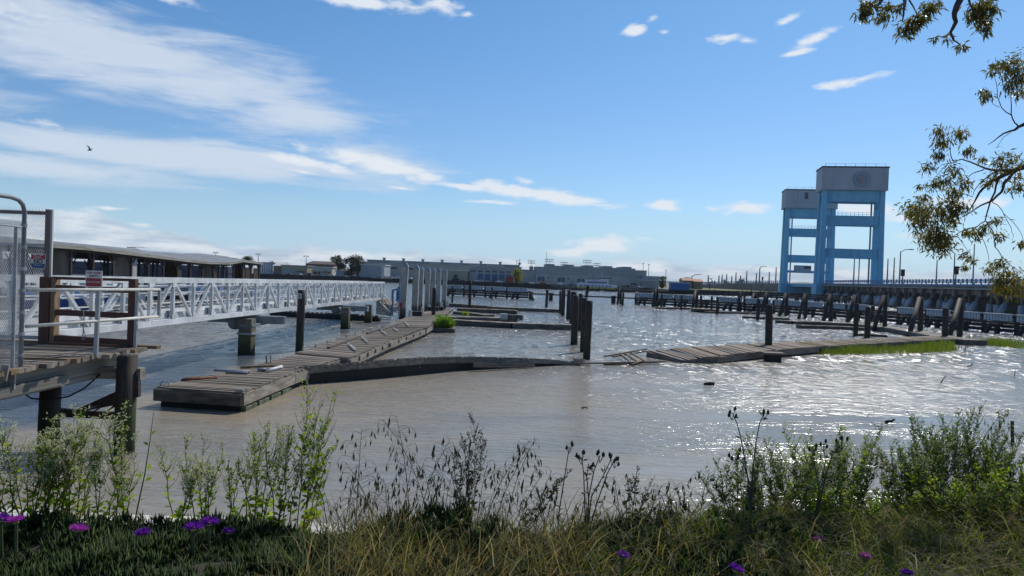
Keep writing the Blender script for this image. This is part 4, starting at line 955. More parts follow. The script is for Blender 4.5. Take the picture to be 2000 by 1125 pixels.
# ================================================================== BOATHOUSE
t = thing('boathouse', 'long open covered boathouse with a sagging grey roof on dark plywood posts', 'boathouse', (-48, 100, 0))
XE, XR, XB = -44.0, -51.5, -59.0
def eave_z(y):
    pts = [(50, 5.5), (78, 5.42), (92, 5.0), (104, 4.62), (109, 4.50), (118, 4.55), (124, 5.05), (131, 4.85), (133.5, 4.78)]
    for (a, za), (b, zb) in zip(pts[:-1], pts[1:]):
        if y <= b: return za+(zb-za)*(y-a)/(b-a)
    return pts[-1][1]
ystep = [50, 57, 64, 71, 78, 83, 88, 92.0, 98, 104, 109, 114, 118, 121, 124, 128, 131, 133.5]
for i in range(len(ystep)-1):
    a, b = ystep[i], ystep[i+1]; za, zb = eave_z(a), eave_z(b); ra, rb = za*.35+4.25, zb*.35+4.25
    if a >= 104: ra -= .12; rb -= .12
    mb = MB(); th = .12
    for (x0, x1, z00, z01, z10, z11) in ((XE, XR, za, zb, ra, rb), (XB, XR, za-.1, zb-.1, ra, rb)):
        mb.add([(x0, a, z00-th), (x1, a, z10-th), (x1, b, z11-th), (x0, b, z01-th), (x0, a, z00), (x1, a, z10), (x1, b, z11), (x0, b, z01)], BOXF)
    mb.build('roof_panel', 'roof', t)
    for q in range(5):
        f0 = q/5; xx = XE+(XR-XE)*f0; bar('roof_seam', (xx, a, za+(ra-za)*f0+.03), (xx, b, zb+(rb-zb)*f0+.03), .05, .05, 'roof', t)
    bar('fascia_board', (XE+.06, a, za-.14), (XE+.06, b, zb-.14), .07, .34, 'roofedge', t, var=1)
    bar('eave_beam', (XE-.4, a, za-.42), (XE-.4, b, zb-.42), .2, .3, 'ply', t)
bar('skylight', (XR+.2, 102, 6.0), (XR+.2, 104.5, 6.15), 1.2, .14, 'paleroof', t)
for k, y in enumerate([52+4.05*i for i in range(21)]):
    ze = eave_z(min(y, 133))-.5
    for j, x in enumerate((XE-.45, -51.5, -58.5)):
        bar('post', (x, y, -.5), (x, y, ze+(1.0 if j == 1 else 0)), .24, .24, 'creosote', t)
        if j != 1:
            bar('knee_brace', (x, y-1.0, ze), (x, y, ze-1.0), .12, .12, 'creosote', t); bar('knee_brace', (x, y+1.0, ze), (x, y, ze-1.0), .12, .12, 'creosote', t)
    bar('tie_beam', (XE-.4, y, ze+.12), (-58.6, y, ze+.12), .16, .26, 'ply', t)
    if k % 3 == 0 and y < 131:
        w_ = rng.uniform(1.4, 2.2); m_ = 'ply_grey' if k in (6, 9, 15) else 'ply'
        bar('partition', (XE-.5-w_, y+.16, ze/2+.7), (XE-.5, y+.16, ze/2+.7), .08, ze-1.0, m_, t)
    if k in (9, 12, 15, 18):
        bar('partition', (XE-.55, y+.1, ze/2+.7), (XE-.55, y+1.5, ze/2+.7), .08, ze-1.2, 'ply_grey' if k == 9 else 'ply', t)
for y in (126.5, 130.5): bar('partition', (XE-.5, y, 2.5), (XE-.5, y+2.2, 2.5), .08, 2.4, 'ply', t)
for k in range(14):
    bar('walk_plank_frame', (XE-3.5, 50+k*6, .4), (XE-3.5, 55.8+k*6, .4), 1.5, .35, 'plank_dark', t, var=1)
# boats tied up under and beside the boathouse
def boat(label, x, y, L, yaw, hullm, cabin=True, coverm=None):
    t = thing('moored_boat', label, 'boat', (x, y, 0), 'boats moored at the boathouse')
    ca, sa = math.cos(yaw), math.sin(yaw)
    def W(u, v, z): return (x+u*ca-v*sa, y+u*sa+v*ca, z)
    mb = MB(); n = 9; B_ = L*.3
    for i in range(n):
        u = -L/2+L*i/(n-1); k = (1-max(0, (i-4)/4.0)**1.8)
        hw = B_/2*max(.03, k); zt = .85+.35*(i/(n-1))**2
        mb.v += [W(u, -hw, zt), W(u, -hw*.72, -.2), W(u, hw*.72, -.2), W(u, hw, zt)]
        if i: b = (i-1)*4; mb.f += [(b+q, b+4+q, b+5+q, b+1+q) for q in range(3)]+[(b+3, b+7, b+4, b)]
    mb.f.append((0, 1, 2, 3)); mb.build('hull', hullm, t)
    if cabin:
        mb = MB(); vs = [W(u, v, z) for z, k in ((.9, 1), (2.0, .86)) for (u, v) in ((-L*.28*k, -B_*.36*k), (L*.18*k, -B_*.36*k), (L*.18*k, B_*.36*k), (-L*.28*k, B_*.36*k))]
        mb.add(vs, BOXF); mb.build('cabin', 'shipwhite', t)
        mb = MB(); vs = [W(u, v, z) for z, k in ((1.35, 1), (1.75, .95)) for (u, v) in ((-L*.25*k, -B_*.365*k), (L*.175*k, -B_*.365*k), (L*.175*k, B_*.365*k), (-L*.25*k, B_*.365*k))]
        mb.add(vs, BOXF); mb.build('cabin_window', 'glass', t)
    if coverm:
        mb = MB(); vs = [W(u, v, z) for (u, v, z) in ((-L*.45, -B_*.46, .95), (L*.3, -B_*.42, 1.05), (L*.3, B_*.42, 1.05), (-L*.45, B_*.46, .95), (-L*.4, 0, 1.75), (L*.28, 0, 1.6))]
        mb.add(vs, [(0, 1, 5, 4), (2, 3, 4, 5), (1, 2, 5), (3, 0, 4)]); mb.build('cover', coverm, t)
boat('blue covered motor boat tied beside the boathouse, left of the white cabin boat', -36.5, 62, 6.5, R(20), 'shipblue', False, 'bluebox')
boat('dark hulled motor boat with a white cabin seen through the gangway rails', -34, 76, 7.0, R(-5), 'darkcar', True)
boat('white cabin boat beside the boathouse, seen left of a dark hulled one', -37.5, 69.5, 7.5, R(8), 'shipwhite', True)
boat('small white boat with a blue canvas cover below the boathouse eave', -37, 92, 6.0, R(0), 'shipwhite', False, 'bluebox')
boat('white skiff with a tan cover tied up at the far boathouse posts', -38, 106, 5.0, R(10), 'shipwhite', False, 'tan')

# low log boom floats behind the gangway
t = thing('log_boom', 'line of low black floats lying behind the far end of the white gangway', 'float boom', (-16, 70, 0))
A = G(531, 617); B = G(742, 628)
for k in range(24):
    p = A.lerp(B, k/24); q = A.lerp(B, (k+.93)/24); mb = MB(); mb.tube([p+Vector((0, 0, .16)), q+Vector((0, 0, .16))], .34, 8); mb.build('float', 'black', t, smooth=True)
# floats and walkway left side (under the gangway, behind)
t = thing('service_float', 'low dark service float tied behind the gangway, left of the log boom', 'float', (-28, 60, 0))
for k in range(9): bar('plank_section', (-33, 60+k*3.2, .35), (-33, 63+k*3.2, .35), 1.8, .3, 'plank_dark', t, var=1)

# ================================================================== GANGWAY
GX, GX2 = -12.15, -13.75
def gz(y): return 2.03+(1.54-2.03)*(y-18.5)/(70-18.5)
def gx(y): return GX+.35*(y-18.5)/51.5
t = thing('gangway', 'long white aluminium truss gangway running out to the grey concrete piles', 'gangway', (GX, 18.5, gz(18.5)))
YS = [18.5+51.5*i/30 for i in range(31)]
H_ = 1.46
for side, off_ in ((0, 0.0), (1, GX2-GX)):
    for (a, b) in ((0, 11), (11, 30)):
        y0, y1 = YS[a]+(.03 if a else 0), YS[b]-.03
        for (dz, hh, nm, wd) in ((H_, .17, 'top_chord', .14), (.0, .20, 'bottom_chord', .14)):
            bar(nm, (gx(y0)+off_, y0, gz(y0)+dz), (gx(y1)+off_, y1, gz(y1)+dz), wd, hh, 'white', t)
    for i, y in enumerate(YS):
        big = i in (0, 11, 30)
        bar('truss_post', (gx(y)+off_, y, gz(y)+.1), (gx(y)+off_, y, gz(y)+H_-.08), .11 if not big else .15, .11, 'white', t, up=(0, 1, 0))
        if i < 16:
            for zz in (gz(y)+.17, gz(y)+H_-.15): bar('gusset_plate', (gx(y)+off_+.062, y-.15, zz), (gx(y)+off_+.062, y+.15, zz), .012, .17, 'white', t)
        if i < 30:
            y2 = YS[i+1]; e = .13
            lo, hi = (gz(y)+.1, gz(y2)+H_-.08) if i % 2 == 0 else (gz(y)+H_-.08, gz(y2)+.1)
            bar('diagonal_brace', (gx(y)+off_, y+e, lo), (gx(y2)+off_, y2-e, hi), .09, .10, 'white', t)
    hx = off_+(-.14 if side == 0 else .14)
    for z in (.55, .95, 1.22):
        bar('handrail', (gx(18.5)+hx, 18.5, gz(18.5)+z), (gx(70)+hx, 70, gz(70)+z), .045, .045, 'white', t)
    bar('kick_plate', (gx(18.5)+hx, 18.5, gz(18.5)+.22), (gx(70)+hx, 70, gz(70)+.22), .02, .2, 'white', t)
for i in range(0, 30):
    y, y2 = YS[i], YS[i+1]
    mb = MB(); mb.beam(((gx(y)+GX2-GX+gx(y))/2, y+.01, gz(y)+.07), ((gx(y2)*2+GX2-GX)/2, y2-.01, gz(y2)+.07), 1.44, .05); mb.build('deck_plate', 'white', t)
    if i % 2: bar('floor_beam', (gx(y), y, gz(y)-.04), (gx(y)+GX2-GX, y, gz(y)-.04), .09, .1, 'white', t); bar('post_bracket', (gx(y)-.15, y-.1, gz(y)+.26), (gx(y)-.15, y+.1, gz(y)+.26), .1, .24, 'steel_grey', t)
# end ramp
mb = MB()
p0, p1 = Vector((gx(70)+.1, 69.4, gz(70)-.02)), Vector((-10.0, 66.8, .50))
for k in range(12):
    a = p0.lerp(p1, k/12); b = p0.lerp(p1, (k+.86)/12); bar('ramp_plank', a, b, 1.5, .06, 'plank', t, var=1)
sd = Vector((p1-p0)).cross(Vector((0, 0, 1))).normalized()
for s in (-.75, .75):
    o_ = sd*s
    for k0, k1 in ((.02, .42), (.5, .98)):
        a = p0.lerp(p1, k0)+o_; b = p0.lerp(p1, k1)+o_
        mb = MB(); mb.tube([a, a+Vector((0, 0, .85)), a.lerp(b, .12)+Vector((0, 0, 1.02)), a.lerp(b, .85)+Vector((0, 0, 1.0)), b+Vector((0, 0, .85)), b], .05, 6); mb.build('ramp_rail', 'white', t, smooth=True)
    bar('ramp_stringer', p0+o_, p1+o_, .08, .16, 'white', t)
for k in range(9):
    z = .2+k*.13; bar('fender_slat', (-12.2, 68.6, z), (-10.6+.1*k*0, 67.0, z*.8), .06, .09, 'plank_dark', t, var=1)
# supports under the gangway
def support(label, y, xp, wpx, beam=True, round_=False, group='piles carrying the gangway', collar=None):
    x = gx(y)+xp; z = gz(y)-.2
    t = thing('gangway_pile', label, 'pile', (x, y, 0), group)
    w_ = wpx*y/FPX
    mb = MB(); gb(mb, x-w_/2, x+w_/2, y-w_/2, y+w_/2, -1.2, z-.04); mb.build('pile', 'gang_pile', t)
    if collar: mb = MB(); gb(mb, x-w_*.6, x+w_*.6, y-w_*.6, y+w_*.6, collar, collar+.08); mb.build('collar', 'galv', t)
    if beam:
        mb = MB(); gb(mb, x-2.3, x+1.25, y+1.2, y+1.75, z-.34, z+.02); mb.build('crosshead', 'steel_grey', t)
        mb = MB(); gb(mb, x-w_*.55, x+w_*.55, y-.3, y+1.8, z-.40, z-.30); mb.build('seat_plate', 'steel_grey', t)
        mb = MB(); mb.tube([(x-.8, y+.6, z-.30), (x-.8, y+.9, z-.30)], .32, 14); mb.build('roller', 'steel_grey', t, smooth=True)
b = G(481, 692); support('square stained pile with a collar under the middle of the white gangway', b.y, b.x-gx(b.y), 25, collar=.92)
b = G(674, 642); support('square stained pile under the far half of the gangway, left of another', b.y, b.x-gx(b.y), 15)
b = G(719, 630); support('square stained pile under the gangway end, nearest the ramp', b.y, b.x-gx(b.y), 13, beam=False)

# ================================================================== LANDING PIER
t = thing('pier', 'timber pier with planked deck and greyed beams at the left', 'pier', (-10, 12, 2.1)); pier = t
PZ = 2.10
y = 6.0; k = 0
while y < 17.15:
    x1 = -8.30+.035*(17-y)*-1+rng.uniform(-.05, .05); wd = .155
    if k in (24, 25) or y > 15.5: x1 += .13
    bar('plank', (-14.6, y, PZ-.04+rng.uniform(-.006, .006)), (x1, y, PZ-.04+rng.uniform(-.01, .01)), wd-.012, .08, rng.choice(['plank', 'plank', 'plank_dark', 'plank_warm']), t, var=rng.choice((1, 2, 3)))
    y += wd; k += 1
bar('end_plank', (-14.6, 17.25, PZ+.02), (-7.95, 17.2, PZ+.0), .2, .07, 'plank_warm', t, var=1)
for (xo, zc, hh, m_, y0_, y1_) in ((-8.62, 1.86, .36, 'pier_beam', 5.5, 16.6), (-8.50, 1.70, .17, 'pier_beam', 5.5, 14.7), (-8.66, 1.60, .12, 'pier_beam', 5.5, 16.4), (-11.4, 1.84, .4, 'pier_beam', 5.5, 16.8), (-14.2, 1.84, .4, 'pier_beam', 5.5, 16.8)):
    bar('stringer', (xo-.035*(17-y0_), y0_, zc), (xo-.035*(17-y1_), y1_, zc), .14, hh, m_, t, var=1)
bar('crossbeam', (-14.4, 16.1, 1.62), (-7.72, 16.0, 1.66), .22, .24, 'fascia', t, var=1)
bar('crossbeam', (-14.4, 12.2, 1.5), (-8.9, 12.2, 1.5), .25, .25, 'fascia_dark', t, var=1)
bar('crossbeam', (-14.4, 8.2, 1.5), (-8.9, 8.2, 1.5), .25, .25, 'fascia_dark', t, var=1)
for (px, pt, pb) in ((245, 700, 884), (97, 757, 882)):
    b = G(px-1, pb); r_ = 19.5*b.y/FPX
    mb = MB(); zt = min(D(px, pt-14, b.y).z, 2.06); mb.tube([(b.x-.03, b.y, -1.5), (b.x-.02, b.y, .6), (b.x, b.y, zt)], [r_*1.03, r_, r_*.98], 14)
    mb.build('pile', 'green_pile' if px == 245 else 'creosote_tide', t, smooth=True)
for (x, y) in ((-11.6, 15.8), (-13.8, 15.8), (-9.2, 9.0), (-11.8, 9.0), (-13.9, 9.0)):
    mb = MB(); mb.tube([(x, y, -1.5), (x, y, 1.7)], .2, 10); mb.build('pile', 'creosote_tide', t, smooth=True)
a, b = D(112, 806, 15.9), D(230, 812, 15.9); bar('cross_brace', a, b, .12, .15, 'creosote', t, var=1)
bar('cleat_block', D(268, 735, 15.9), D(268, 775, 15.9), .1, .12, 'creosote', t, up=(0, 1, 0))
# broken brace boards
mb = MB()
for (q0, q1, w0) in (((232, 772), (152, 801), .19), ((232, 785), (168, 801), .10), ((230, 788), (205, 806), .05), ((226, 776), (180, 806), .07)):
    p, q = D(*q0, 15.75), D(*q1, 15.75); mb.beam(p, q, .06, w0, taper=.25)
mb.build('broken_brace', 'creosote', t)
mb = MB(); mb.tube([D(45, 768, 15.2), D(62, 778, 15.3), D(80, 780, 15.4), D(110, 779, 15.5), D(135, 774, 15.6), D(165, 758, 15.7), D(195, 731, 15.9)], .018, 5); mb.build('hanging_cable', 'black', t)
bar('edge_bracket', D(24, 728, 13.1), D(22, 760, 13.1), .12, .03, 'galv', t, up=(0, 1, 0))
bar('metal_plate', D(6, 742, 12.7), D(12, 712, 12.7), .12, .03, 'ply_grey', t, up=(0, 1, 0))

# brown timber barrier at the pier end
t = thing('barrier_frame', 'dark brown timber barrier frame closing the end of the pier', 'barrier', (-9.4, 17.05, PZ))
xl, xr, yb = -10.55, -8.42, 17.02
zt = D(107, 541, yb).z
def bz(py, px=180): return D(px, py, yb).z
bar('post', (xl+.11, yb, PZ), (xl+.11, yb, zt), .22, .16, 'brown', t, up=(0, 1, 0)); bar('post', (xr-.07, yb, PZ), (xr-.07, yb, D(262, 545, yb).z), .15, .15, 'brown', t, up=(0, 1, 0))
bar('post_cheek', (xl+.28, yb+.05, PZ), (xl+.28, yb+.05, zt-.02), .10, .2, 'plank_warm', t, up=(0, 1, 0))
for (pl, pr, hh) in ((543.5, 547, .06), (561.5, 568, .11), (610, 617, .13), (662, 671, .17)):
    bar('rail_board', (xl+.22, yb+.01, bz(pl, 113)), (xr-.15, yb+.01, bz(pr, 258)), .07, hh, 'brown', t, var=1)
bar('kick_board', (xl+.25, yb-.1, PZ+.04), (xr-.1, yb-.1, PZ+.02), .12, .06, 'brown', t)
mb = MB(); a = D(163, 606, 16.8); mb.tube([a, D(164, 625, 16.8), D(162.5, 648, 16.8), D(161, 664, 16.8)], .012, 5); mb.tube([D(163, 645, 16.8), D(167, 655, 16.8), D(165, 664, 16.8)], .01, 5); mb.build('rope', 'galv', t)

# mesh fence panels
def mesh_panel(name, label, p0, ax, wd, ht, frm, sp=.052, rt=True, slope=1.9, wt=.0075):
    t = thing(name, label, 'fence', p0, 'mesh security fence panels of the pier'); p0 = Vector(p0); ax = Vector(ax).normalized()
    mb = MB(); up = Vector((0, 0, 1)); n_ = ax.cross(up)
    def seg(u0, v0, u1, v1): mb.beam(p0+ax*u0+up*v0+n_*.0, p0+ax*u1+up*v1, .003, wt, up=n_)
    for s in (1, -1):
        u = -ht/slope if s > 0 else 0
        end = wd if s > 0 else wd+ht/slope
        while u < end:
            # line: x = u + s*v/slope
            v0, v1 = 0.0, ht
            if s > 0:
                if u < 0: v0 = -u*slope
                if u+ht/slope > wd: v1 = (wd-u)*slope
            else:
                if u > wd: v0 = (u-wd)*slope
                if u-ht/slope < 0: v1 = u*slope
            if v1 > v0+.02: seg(u+s*v0/slope, v0, u+s*v1/slope, v1)
            u += sp
    o = mb.build('mesh', 'wire', t); o['kind'] = 'stuff'
    return t, p0, ax
zt = D(106, 411, 17.2).z
t, p0, ax = mesh_panel('mesh_panel', 'tall expanded metal mesh panel with rusty frame at the pier end, carrying a shield sign', (-10.56, 17.2, PZ+.05), (-1, 0, 0), 3.3, zt-PZ-.05, 1)
bar('frame_post', (-10.56, 17.2, PZ), (-10.56, 17.2, zt+.02), .09, .06, 'rustfr', t, up=(0, 1, 0)); bar('frame_edge', (-10.49, 17.24, PZ), (-10.49, 17.24, zt+.02), .05, .05, 'white_rust', t, up=(0, 1, 0))
bar('frame_rail', (-10.6, 17.2, zt-.07), (-13.9, 17.2, zt-.07), .07, .08, 'rustfr', t); bar('frame_rail', (-10.6, 17.2, PZ+.12), (-13.9, 17.2, PZ+.12), .07, .08, 'galv', t); bar('frame_post', (-13.9, 17.2, PZ), (-13.9, 17.2, zt), .09, .06, 'rustfr', t, up=(0, 1, 0))
zr = D(70, 500, 17.2).z; bar('frame_rail', (-10.6, 17.22, zr+.25), (-13.9, 17.22, zr+.25), .05, .06, 'galv', t)
mb = MB()
for k in range(44): mb.beam((-10.6-k*.075, 17.2, zt-.03), (-10.62-k*.075, 17.2, zt+.06), .004, .006, up=(0, 1, 0))
o = mb.build('mesh_tips', 'wire', t); o['kind'] = 'stuff'
fx0, fy0 = G(40, 716, PZ).x, G(40, 716, PZ).y
t, p0, ax = mesh_panel('mesh_panel', 'chain mesh panel on a rounded pipe frame at the left edge of the pier', (fx0, fy0, PZ-.0), (-.06, -1, 0), 4.2, 2.55, 1, .045, slope=1.6)
zc = D(46, 410, fy0).z
d_ = Vector((-.06, -1, 0)).normalized(); P0 = Vector((fx0, fy0, PZ-.05))
mb = MB(); top = zc+.02
mb.tube([P0, P0+Vector((0, 0, top-PZ)), P0+d_*.05+Vector((0, 0, top-PZ+.12)), P0+d_*.16+Vector((0, 0, top-PZ+.19)), P0+d_*.35+Vector((0, 0, top-PZ+.22)), P0+d_*4.0+Vector((0, 0, top-PZ+.22))], .038, 8); mb.build('pipe_frame', 'steel_grey', t, smooth=True)
mb = MB(); mb.tube([P0+Vector((0, 0, 2.5)), P0+d_*4.2+Vector((0, 0, 2.55))], .02, 6); mb.build('top_wire', 'galv', t)
mb = MB(); mb.tube([P0+d_*.2+Vector((0, 0, .05)), P0+d_*.2+Vector((0, 0, 2.5))], .03, 6); mb.build('tension_bar', 'galv', t)
for k in range(7): mb = MB(); c = P0+Vector((0, 0, .25+k*.38)); mb.tube([c-Vector((0, 0, .03)), c+Vector((0, 0, .03))], .052, 8); mb.build('band_clamp', 'galv', t)
# pipe railing
t = thing('pipe_railing', 'painted two rail pipe railing along the near edge of the pier', 'railing', (-8.5, 15, PZ))
a = Vector((fx0+.05, fy0+.05, 0)); b = Vector((-8.18, 17.62, 0))
za, zb_ = D(42, 566, a.y).z, D(311, 565.5, b.y).z
mb = MB(); mb.tube([(a.x, a.y, za), (b.x, b.y, zb_)], .032, 8); mb.build('top_rail', 'white_rust', t, smooth=True)
z2a, z2b = D(38, 637, a.y).z, D(308, 618, b.y).z
mb = MB(); mb.tube([(a.x, a.y, z2a), (b.x, b.y, z2b)], .032, 8); mb.build('bottom_rail', 'white_rust', t, smooth=True)
bar('end_post', (b.x, b.y, z2b-.03), (b.x, b.y, zb_), .06, .06, 'galv', t, up=(0, 1, 0))
q = G(153, 692, PZ); q = Vector((a.x+(b.x-a.x)*(q.y-a.y)/(b.y-a.y)+.0, q.y, 0)); bar('post', (q.x-.02, q.y, PZ-.05), (q.x, q.y, za+(zb_-za)*.35), .075, .06, 'galv', t, up=(0, 1, 0))
bar('post', (-8.38, 16.95, PZ), (-8.36, 16.95, zb_), .06, .06, 'galv', t, up=(0, 1, 0))
mb = MB(); c = Vector((-8.36, 16.95, z2b)); mb.tube([c-Vector((0, 0, .04)), c+Vector((0, 0, .04))], .06, 8); mb.build('clamp', 'white_rust', t)

# signs
a, b = D(166, 528, 16.9), D(197, 574, 16.9); cx, cz, w_, h_ = (a.x+b.x)/2, (a.z+b.z)/2, abs(b.x-a.x), a.z-b.z
t = thing('warning_sign', 'white and red safety sign hanging on the brown barrier frame', 'sign', (cx, 16.92, cz), 'warning signs at the pier end')
mb = MB(); gb(mb, cx-w_/2, cx+w_/2, 16.93, 16.945, cz-h_/2, cz+h_/2); mb.build('plate', 'signwhite', t)
mb = MB(); gb(mb, cx-w_*.45, cx+w_*.45, 16.924, 16.93, cz-h_*.18, cz+h_*.17); mb.build('red_band', 'red', t)
RX = (R(90), 0, 0)
text('lettering', 'FOR YOUR', 'red', t, (cx, 16.922, cz+h_*.40), RX, .062); text('lettering', 'SAFETY', 'red', t, (cx, 16.922, cz+h_*.26), RX, .062)
text('lettering', 'NO ACCESS', 'signwhite', t, (cx, 16.918, cz+h_*.0), RX, .056); text('lettering', 'BEYOND', 'red', t, (cx, 16.922, cz-h_*.26), RX, .06); text('lettering', 'THIS POINT', 'red', t, (cx, 16.922, cz-h_*.40), RX, .056)
a, b = D(60, 494.5, 17.14), D(88, 525, 17.14); cx, cz, w_, h_ = (a.x+b.x)/2, (a.z+b.z)/2, abs(b.x-a.x), a.z-b.z
t = thing('warning_sign', 'red white and blue shield shaped sign reading NO wired to the mesh panel', 'sign', (cx, 17.14, cz), 'warning signs at the pier end')
mb = MB(); mb.v = [(cx+x*w_, yy, cz+z*h_) for yy in (17.15, 17.165) for (x, z) in ((-.5, -.38), (-.38, -.5), (.38, -.5), (.5, -.38), (.5, .5), (-.5, .5))]
mb.f = [(0, 1, 2, 3, 4, 5), (11, 10, 9, 8, 7, 6)]+[(i, 6+i, 6+(i+1) % 6, (i+1) % 6) for i in range(6)]; mb.build('plate', 'signwhite', t)
mb = MB(); mb.v = [(cx+x*w_, yy, cz+z*h_) for yy in (17.143, 17.15) for (x, z) in ((-.47, .12), (.47, .12), (.47, .46), (.25, .36), (0, .42), (-.25, .36), (-.47, .46))]
mb.f = [(0, 1, 2, 3, 4, 5, 6), tuple(reversed(range(7, 14)))]+[(i, 7+i, 7+(i+1) % 7, (i+1) % 7) for i in range(7)]; mb.build('red_band', 'red', t)
mb = MB(); mb.v = [(cx+x*w_, yy, cz+z*h_) for yy in (17.143, 17.15) for (x, z) in ((-.47, -.17), (-.47, -.36), (-.36, -.47), (.36, -.47), (.47, -.36), (.47, -.17))]
mb.f = [(0, 1, 2, 3, 4, 5), tuple(reversed(range(6, 12)))]+[(i, 6+i, 6+(i+1) % 6, (i+1) % 6) for i in range(6)]; mb.build('blue_band', 'sblue', t)
text('lettering', 'PRIVATE', 'signwhite', t, (cx, 17.139, cz+h_*.29), RX, .036); text('lettering', 'PROPERTY', 'signwhite', t, (cx, 17.139, cz+h_*.19), RX, .042)
text('lettering', 'NO', 'signblack', t, (cx, 17.146, cz-h_*.03), RX, .13, .004); text('lettering', 'TRESPASSING', 'signwhite', t, (cx, 17.139, cz-h_*.27), RX, .034)

# ================================================================== PILES
def pile(label, xt, yt, xb, yb_, wpx, m='creosote_tide', group='old timber piles standing in the water', name='timber_pile', cap=None, square=False, z0=0.0, sides=10):
    b = G(xb, yb_, z0); tp = D(xt, yt, b.y); r_ = wpx/2*b.y/FPX
    t = thing(name, label, 'pile', (b.x, b.y, 0), group)
    if square:
        mb = MB(); dv = Vector((tp.x-b.x, 0, tp.z-b.z)).normalized(); mb.beam(b-dv*1.2, tp, 2*r_, 2*r_, up=(0, 1, 0)); mb.build('shaft', m, t)
        mb = MB(); hc = r_*2.0
        mb.add([tp+Vector((x*r_*1.12, y*r_*1.12, z)) for x, y, z in ((-1, -1, 0), (1, -1, 0), (1, 1, 0), (-1, 1, 0), (0, 0, hc*.95))], [(0, 1, 4), (1, 2, 4), (2, 3, 4), (3, 0, 4), (3, 2, 1, 0)]); mb.build('pyramid_cap', 'galv', t)
    else:
        dv = (tp-b).normalized(); n = 7; pts = [b-dv*1.2]+[b.lerp(tp, i/(n-1)) for i in range(n)]
        rs = [r_*1.04]+[r_*(1.03-.06*i/(n-1)+rng.uniform(-.025, .025)) for i in range(n)]
        mb = MB(); mb.tube(pts, rs, sides, cap=False)
        k = len(mb.v)-sides; top_i = len(mb.v); mb.v.append(tuple(tp+dv*r_*.12)); 
        for i in range(sides): mb.f.append((k+i, k+(i+1) % sides, top_i))
        mb.build('shaft', m, t, smooth=True)
        mb = MB(); mb.tube([tp-dv*.015, tp+dv*.02], [r_*.93, r_*.8], sides); mb.build('sawn_top', 'plank_dark', t)
    return t, b, tp, r_
t, b, tp, r_ = pile('lone dark pile with a small white plate standing beside the float dock', 589.5, 567, 584.5, 686, 15.5)
mb = MB(); c = tp+Vector((-.04, -r_*.98, -.27)); gb(mb, c.x-.1, c.x+.1, c.y-.02, c.y, c.z-.13, c.z+.13); mb.build('number_plate', 'signwhite', t); text('lettering', '1', 'signblack', t, (c.x, c.y-.022, c.z), RX, .22)
for i, (xt, yt, xb, yb_, wp, z0, lab) in enumerate(((792, 523, 786, 618, 12, .2, 'first and nearest square grey pile with a pyramid cap beside the gangway ramp'), (813.5, 527, 809.5, 614, 11.5, .2, 'second square grey pile with a pyramid cap from the gangway ramp'),
        (823, 529.5, 820, 611, 9.5, .2, 'third square grey capped pile, close behind the second one'), (836.5, 530.5, 833, 608.5, 8.8, .2, 'fourth square grey capped pile from the gangway ramp'), (847, 531.5, 844, 606, 8.2, .2, 'fifth square grey capped pile, behind the dark round pile'),
        (857.5, 532, 855, 604, 8.2, .2, 'sixth square grey capped pile from the gangway ramp'), (869.5, 534.5, 866.5, 601, 8.4, .2, 'seventh and last square grey capped pile, farthest from the ramp'))):
    pile(lab, xt, yt-2, xb, yb_, wp, 'conc_pile', 'square concrete piles with pyramid caps', 'concrete_pile', square=True, z0=z0)
CP = [(1151.5, 588, 1145.5, 702, 14, 'nearest thick pile at the front of the middle cluster'), (1142, 582, 1139, 687, 13, 'thick pile just behind the nearest one of the middle cluster'), (1124.5, 577.5, 1121, 673, 14, 'thick pile at the left front of the middle cluster'),
      (1134.5, 574, 1131, 646, 9, 'slim pile in the middle of the cluster between two thick ones'), (1121, 570, 1118, 632, 12, 'pile at the back of the middle cluster, behind the left front one'), (1111.5, 567, 1109, 624, 7.5, 'slim pile left of the middle cluster'),
      (1101, 567, 1099, 616, 8, 'right pile of a touching pair left of the middle cluster'), (1094.5, 568, 1093.5, 612, 4.5, 'left thin pile of a touching pair left of the middle cluster'), (1069, 566, 1067, 600, 5.5, 'short single pile at the outer end of the far finger float'),
      (1036, 573, 1042, 587, 4, 'small leaning stub pile below the boom rail'), (1148.5, 557, 1144.5, 586, 6, 'distant pile rising behind the middle cluster'), (848.5, 562, 846, 629, 7.5, 'dark round pile at the float dock edge beside the bright green bush'),
      (841.5, 558, 839, 609, 6, 'brownish pile half hidden among the grey concrete piles'), (918.5, 548, 917, 603, 5.5, 'dark pile at the finger floats right of the grey concrete piles'), (884, 559, 883, 591, 4, 'slim pile before the fender wall right of the grey piles'),
      (961.5, 561, 960.5, 584, 3.5, 'short slim pile midway before the short fender wall'), (1010.5, 551, 1009.5, 583.5, 4, 'tall slim pile near the end of the short fender wall'), (778, 560, 777, 590, 3.2, 'slim dark pile behind the gangway ramp'),
      (1503, 596, 1500.5, 688, 14, 'thick pile standing at the edge of the broken dock'), (1482, 584, 1480, 625, 7, 'slim pile behind and left of the thick broken dock pile'), (1695.5, 600, 1693, 670, 11, 'thick pile at the back of the marsh grass patch'),
      (1673.5, 593, 1671, 656, 9, 'pile left of the one at the back of the marsh grass'), (1847, 602, 1845.5, 666, 11, 'thick pile at the right end of the marsh grass, beside a raking pile'), (1401.5, 580, 1400.5, 613.5, 5, 'short pile at the end of the low dark float by the long fender'),
      (1390.5, 579, 1389.5, 611, 4.6, 'short pile next to another at the low dark float'), (1369.5, 577, 1368.5, 607.5, 4.6, 'short pile right of the three legged bent by the long fender'), (1331.5, 576, 1330.5, 605, 4.4, 'short pile midway along the far part of the long fender'),
      (1292.5, 574, 1291.5, 602, 4.4, 'short pile right of the first bent at the far fender end'), (1217.5, 571, 1216, 597, 4.2, 'short upright pile beside the bent in the fender gap')]
